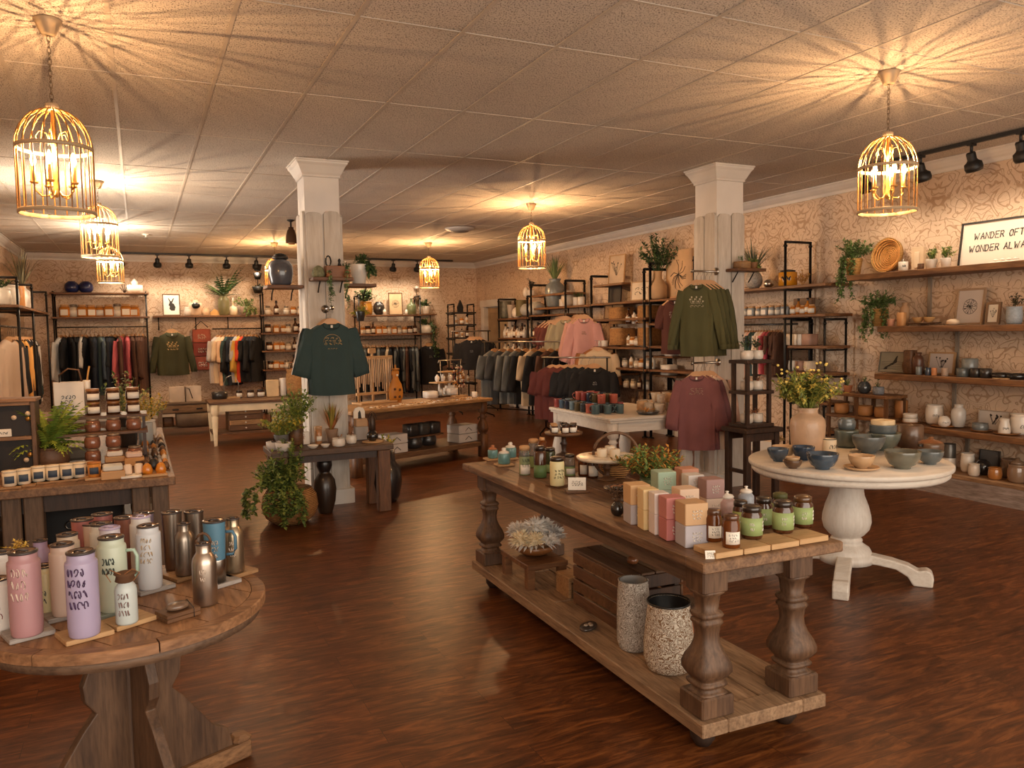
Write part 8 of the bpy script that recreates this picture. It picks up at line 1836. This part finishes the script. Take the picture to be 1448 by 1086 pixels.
# the framed saying
yl, yr_ = onX(1356, 2.1, XR-.10), None
SWD, SHT = 1.02, .39
yc = yl-SWD/2
t = thing('framed_sign', 'large framed white sign reading wander often wonder always', 'sign', (XR-.11, yc, Z1+.001), -PI/2)
Mq = Matrix.Rotation(-.14, 4, 'X'); fw = .012; mb = MB()
mb.box(0, 0, 0, SWD, .028, fw); mb.box(0, 0, SHT-fw, SWD, .028, fw); mb.box(-SWD/2+fw/2, 0, fw, fw, .028, SHT-2*fw); mb.box(SWD/2-fw/2, 0, fw, fw, .028, SHT-2*fw); mb.xform(Mq).obj('frame', mat((40, 34, 30), .4), t)
MB().box(0, .004, fw, SWD-2*fw, .008, SHT-2*fw).xform(Mq).obj('sheet', mat((226, 212, 196), .6, var=.02), t)
STK = {'W': [[(0, 1), (.28, 0), (.62, .62), (.9, 0), (1.3, 1)]], 'A': [[(0, 0), (.5, 1), (1, 0)], [(.2, .38), (.8, .38)]], 'N': [[(0, 0), (0, 1), (1, 0), (1, 1)]], 'D': [[(0, 0), (0, 1), (.55, .95), (.95, .5), (.55, .05), (0, 0)]], 'E': [[(.9, 1), (0, 1), (0, 0), (.9, 0)], [(0, .52), (.75, .52)]],
       'R': [[(0, 0), (0, 1), (.7, .95), (.85, .72), (.6, .5), (0, .48)], [(.45, .48), (.95, 0)]], 'O': [[(.5, 1), (.12, .8), (0, .45), (.2, .08), (.5, 0), (.85, .12), (1, .5), (.85, .88), (.5, 1)]], 'F': [[(.9, 1), (0, 1), (0, 0)], [(0, .52), (.7, .52)]], 'T': [[(0, 1), (1, 1)], [(.5, 1), (.5, 0)]], 'L': [[(0, 1), (0, 0), (.85, 0)]], 'Y': [[(0, 1), (.5, .5), (1, 1)], [(.5, .5), (.5, 0)]], 'S': [[(.9, .88), (.5, 1), (.1, .78), (.5, .52), (.9, .26), (.5, 0), (.05, .14)]]}
mb = MB(); lh = .056; lw = .032; adv = .0435
for row, (txt, x0, z0) in enumerate((('WANDER OFTEN', -.385, .232), ('WONDER ALWAYS', -.42, .125))):
    xx = x0
    for ch in txt:
        if ch == ' ': xx += adv*.75; continue
        for st in STK[ch]: mb.tube([(xx+(a+b_*.12)*lw, -.003, z0+b_*lh) for a, b_ in st], .0038, 5)
        xx += adv*(1.35 if ch == 'W' else 1)
mb.xform(Mq).obj('lettering', mat((34, 36, 38), .6, var=0), t)
t = thing('clay_strip', 'pale crumpled paper clay strip lying before the framed sign', 'ornament', wp(1421, Z1, .24)); MB().box(0, 0, 0, .06, .26, .012, b=.004).obj('strip', CER_W, t)
for i in range(4): MB().lathe([(.0, 0), (.022, .006), (.024, .014), (.008, .024), (0, .025)], 9, 0, -.09+i*.055, .012).obj('bump', CER_W, t)
# second shelf
plant('large trailing plant in gold basket, left end of the second shelf', wp(1243, Z2, .2), 'taper', .17, .17, BASKG, trailing(560, 8, .34, .04, 103, .10, .18, bushy(620, .20, .20, .04, 104, z0=.15), dirs=[1.9, 2.6, 3.1, -2.4]), (GR[0], mat((116, 130, 80), .6, var=.2)))
w3('small speckled terracotta cup beside the second trailing plant', 1260, Z2, 'taper', .07, .065, mat((206, 150, 120), .6, var=.15, vs_=60), 'cup', 'cup', .28)
w3('tall slim tan bottle-shaped wooden vase on the second shelf', 1279, Z2, 'urn', .085, .22, mat((190, 150, 112), .6), d=.16)
w3('short tan wooden vase in front of the tall slim one', 1275, Z2, 'straight', .07, .125, mat((206, 150, 96), .6), d=.28, sq=4)
t = thing('tray_stand', 'low round footed tray holding two cane bowls on the second shelf', 'tray', wp(1306, Z2, .2)); MB().lathe([(0, .012), (.05, 0), (.02, .012), (.14, .02), (.145, .028), (0, .026)], 26, caps=False).obj('tray', W_mid, t)
for i, q in enumerate((.06, -.055)): 
    t = w3('cane bowl of dark beads, %s on the footed tray' % ('left', 'right')[i], 1306, Z2+.028, 'bowl', .10, .05, mat((212, 164, 106), .6), 'bowl', 'cane_bowl'); t.location.y += q
    bushy(30, .03, .015, .012, 5+i, z0=.04).obj('beads', [CER_DK, CER_DK], t)
picture('large pale framed line drawing of a round tree, second shelf', (XR-.09, onX(1369, 1.6, XR-.09), Z2+.001), .275, .325, -PI/2-.05, .14, mat((176, 146, 116), .6), mat((206, 196, 190), .6, var=.03), 'round', fw=.018)
picture('small brown framed picture of a feathered bird on the second shelf', (XR-.17, onX(1403, 1.55, XR-.17), Z2+.001), .135, .19, -PI/2-.1, .12, mat((130, 100, 72), .5), P_LABEL, 'sprig', fw=.02, seed=9)
w3('small pale sea-shell shaped stone in front of the large drawing', 1348, Z2, 'ball', .11, .055, mat((216, 190, 160), .6), 'ornament', 'stone_shell', .27)
plant('dark succulent stems in a pale blue embossed round vase', wp(1434, Z2, .2), 'round', .125, .145, mat((166, 176, 184), .5, var=.15, vs_=60), bushy(120, .075, .12, .028, 105, z0=.13), (mat((84, 76, 46), .6), mat((58, 54, 36), .6)), 'vase', 'flower_vase')
# third shelf
picture('grey-green painting of a perched bird leaning on the third shelf', (XR-.11, onX(1262, 1.1, XR-.11), Z3+.001), .32, .20, -PI/2, .16, mat((120, 116, 104), .6), mat((150, 146, 130), .6, var=.1), 'bird', fw=.008)
for i, (u, w_, h_, m_, k_, lab) in enumerate(((1281, .07, .15, W_mid, 'vase', 'slim brown carved bottle right of the bird painting'), (1287, .10, .22, W_mid, 'straight', 'tall brown wooden box vase on the third shelf'), (1298, .10, .20, mat((88, 54, 36), .4, coat=.2), 'urn', 'dark brown gourd vase behind the tall wooden box'))):
    w3(lab, u, Z3, k_, w_, h_, m_, d=.15+.02*i, sq=4 if k_ == 'straight' else 0)
picture('pale framed print of potted flowers on the third shelf', (XR-.09, onX(1330, 1.1, XR-.09), Z3+.001), .265, .205, -PI/2, .12, mat((170, 134, 94), .6), mat((196, 186, 182), .6, var=.03), 'sprig', fw=.014, seed=15)
for i, (u, w_, h_, m_, lab) in enumerate(((1299, .052, .075, CER_G, 'small grey lidded shaker left of the flower print'), (1312, .05, .07, CER_BL2, 'blue-grey shaker with cork before the flower print'), (1321, .045, .068, mat((210, 140, 90), .6), 'peach wooden shaker before the flower print'), (1336, .055, .072, mat((176, 150, 130), .6, var=.2, vs_=60), 'speckled tan shaker at the right of the flower print'))):
    w3(lab, u, Z3, 'straight', w_, h_, m_, 'shaker', 'shaker', .28)
w3('large grey-blue glazed crock with drip mark on the third shelf', 1371, Z3, 'straight', .13, .155, CER_G, 'crock', 'crock', .14)
w3('speckled grey mug in front of the large grey crock', 1361, Z3, 'straight', .10, .075, CER_SL, 'mug', 'mug', .25)
for i, u in enumerate((1380, 1394)): w3('dark brown mug, %s of two on the third shelf' % ('left', 'right')[i], u, Z3, 'straight', .095, .078, CER_DK, 'mug', 'mug', .24)
for i, u in enumerate((1416, 1438)): w3('flat black lidded dish, %s of two on the third shelf' % ('left', 'right')[i], u, Z3, 'straight', .16, .045, mat((26, 24, 24), .25, coat=.5), 'dish', 'dish', .22)
for i, u in enumerate((1410, 1421)): w3('thin tan wooden coaster, %s before the black dishes' % ('left', 'right')[i], u, Z3, 'straight', .07, .008, W_light, 'coaster', 'coaster', .31)
# fourth shelf
def dish4(u, d_, s_, lab): P_plate.spawn(wp(u, Z4, d_), 0, s_, lab, 'wooden plates on the fourth shelf', {None: mat((150, 100, 56), .5, var=.1)}); return Z4+.010*s_
e = dish4(1287, .2, .85, 'wooden plate under the white bowl stack on the fourth shelf')
for k in range(2): w3('%s cream bowl of the nested stack on the fourth shelf' % ('lower', 'upper')[k], 1287, e+k*.042, 'straight', .13-.005*k, .041, CER_W, 'bowl', 'bowl', .2)
w3('tan printed cylinder vase at the left end of the fourth shelf', 1274, Z4, 'straight', .12, .20, mat((176, 118, 66), .5, var=.2), d=.1)
e = dish4(1335, .2, 1.15, 'large wooden platter under the white vases on the fourth shelf')
t = w3('large white goblet-shaped vase with painted word on the platter', 1321, e, 'round', .155, .175, CER_W, d=.14); curved_strokes(MB(), .0785, .08, .07, .035, 1, 13, a0=-2.3, th=.0018).obj('lettering', INK, t)
t = w3('small white rounded bottle vase with fine writing on the platter', 1335, e, 'ball', .105, .095, CER_W, d=.27); curved_strokes(MB(), .053, .042, .06, .018, 1, 14, a0=-2.3, th=.0010).obj('lettering', INKB, t)
t = w3('tall grey-white bottle vase with star cut-out on the platter', 1355, e, 'urn', .12, .20, mat((206, 200, 192), .35, coat=.4), d=.17)
e = dish4(1387, .22, .85, 'wooden plate under the grey bowl on the fourth shelf')
w3('grey-blue stoneware bowl with spoons on the fourth shelf', 1386, e, 'round', .13, .065, CER_G, 'bowl', 'bowl', .24)
picture('pale print of dark botanical stems at the back of the fourth shelf', (XR-.07, onX(1405, .7, XR-.07), Z4+.001), .28, .17, -PI/2, .08, mat((176, 160, 144), .6), mat((206, 198, 190), .6), 'sprig', fw=.008, seed=22)
e = dish4(1424, .24, 1.0, 'wooden plate under the cream pitcher on the fourth shelf')
t = thing('vase', 'cream tapered vase with painted word near the right photo edge', 'vase', wp(1420, e, .27))
MB().lathe([(0, 0), (.042, 0), (.046, .01), (.044, .06), (.034, .10), (.036, .125), (.031, .125), (.03, .1), (0, .09)], 24, caps=False).obj('body', CER_W, t); curved_strokes(MB(), .0455, .045, .05, .03, 1, 16, a0=-2.3, th=.0014).obj('lettering', INK, t)
t = w3('large round white vase with looped drawing at the right photo edge', 1443, Z4, 'round', .16, .17, CER_W, d=.13); curved_strokes(MB(), .081, .07, .06, .04, 1, 18, a0=-2.3, th=.0018).obj('lettering', INK, t)
# base plinth
t = w3('tall grey lantern-like canister at the left end of the plinth', 1342, Z5, 'straight', .105, .23, mat((108, 104, 98), .35, metal=.5, var=.3), 'canister', 'canister', .16); MB().lathe([(.0530, 0), (.0535, .002), (.0535, .10), (.053, .102)], 22, caps=False).obj('white_base_band', CER_W, t)
w3('tall cream rounded vase on the floor plinth', 1368, Z5, 'round', .115, .165, CER_W, d=.16)
w3('small cream jar vase in front of the tall cream vase', 1377, Z5, 'round', .095, .105, mat((220, 204, 184), .4, coat=.4), d=.29)
picture('dark square panel leaning at the back of the plinth', (XR-.06, onX(1398, .3, XR-.06), Z5+.001), .18, .20, -PI/2, .08, CER_DK, mat((90, 88, 86), .5), 'none', fw=.006)
w3('dark glass bulb vase before the square panel', 1390, Z5, 'ball', .13, .13, mat((44, 40, 40), .15, coat=.6), d=.18)
t = w3('amber glass jar with metal lid on the floor plinth', 1407, Z5, 'round', .11, .10, mat((176, 116, 60), .15, var=.15, coat=.6), 'jar', 'glass_jar', .29)
t = w3('large smoky glass jar at the right end of the plinth', 1438, Z5, 'round', .145, .15, mat((140, 112, 88), .12, var=.1, coat=.6), 'jar', 'glass_jar', .27); MB().lathe([(.0, .15), (.055, .15), (.05, .17), (.02, .185), (.015, .2), (0, .2)], 18, caps=False).obj('lid', mat((120, 96, 76), .2, coat=.5), t)
w3('clear glass jar behind the large smoky jar', 1427, Z5, 'round', .14, .16, mat((120, 96, 76), .12, coat=.6), 'jar', 'glass_jar', .12)
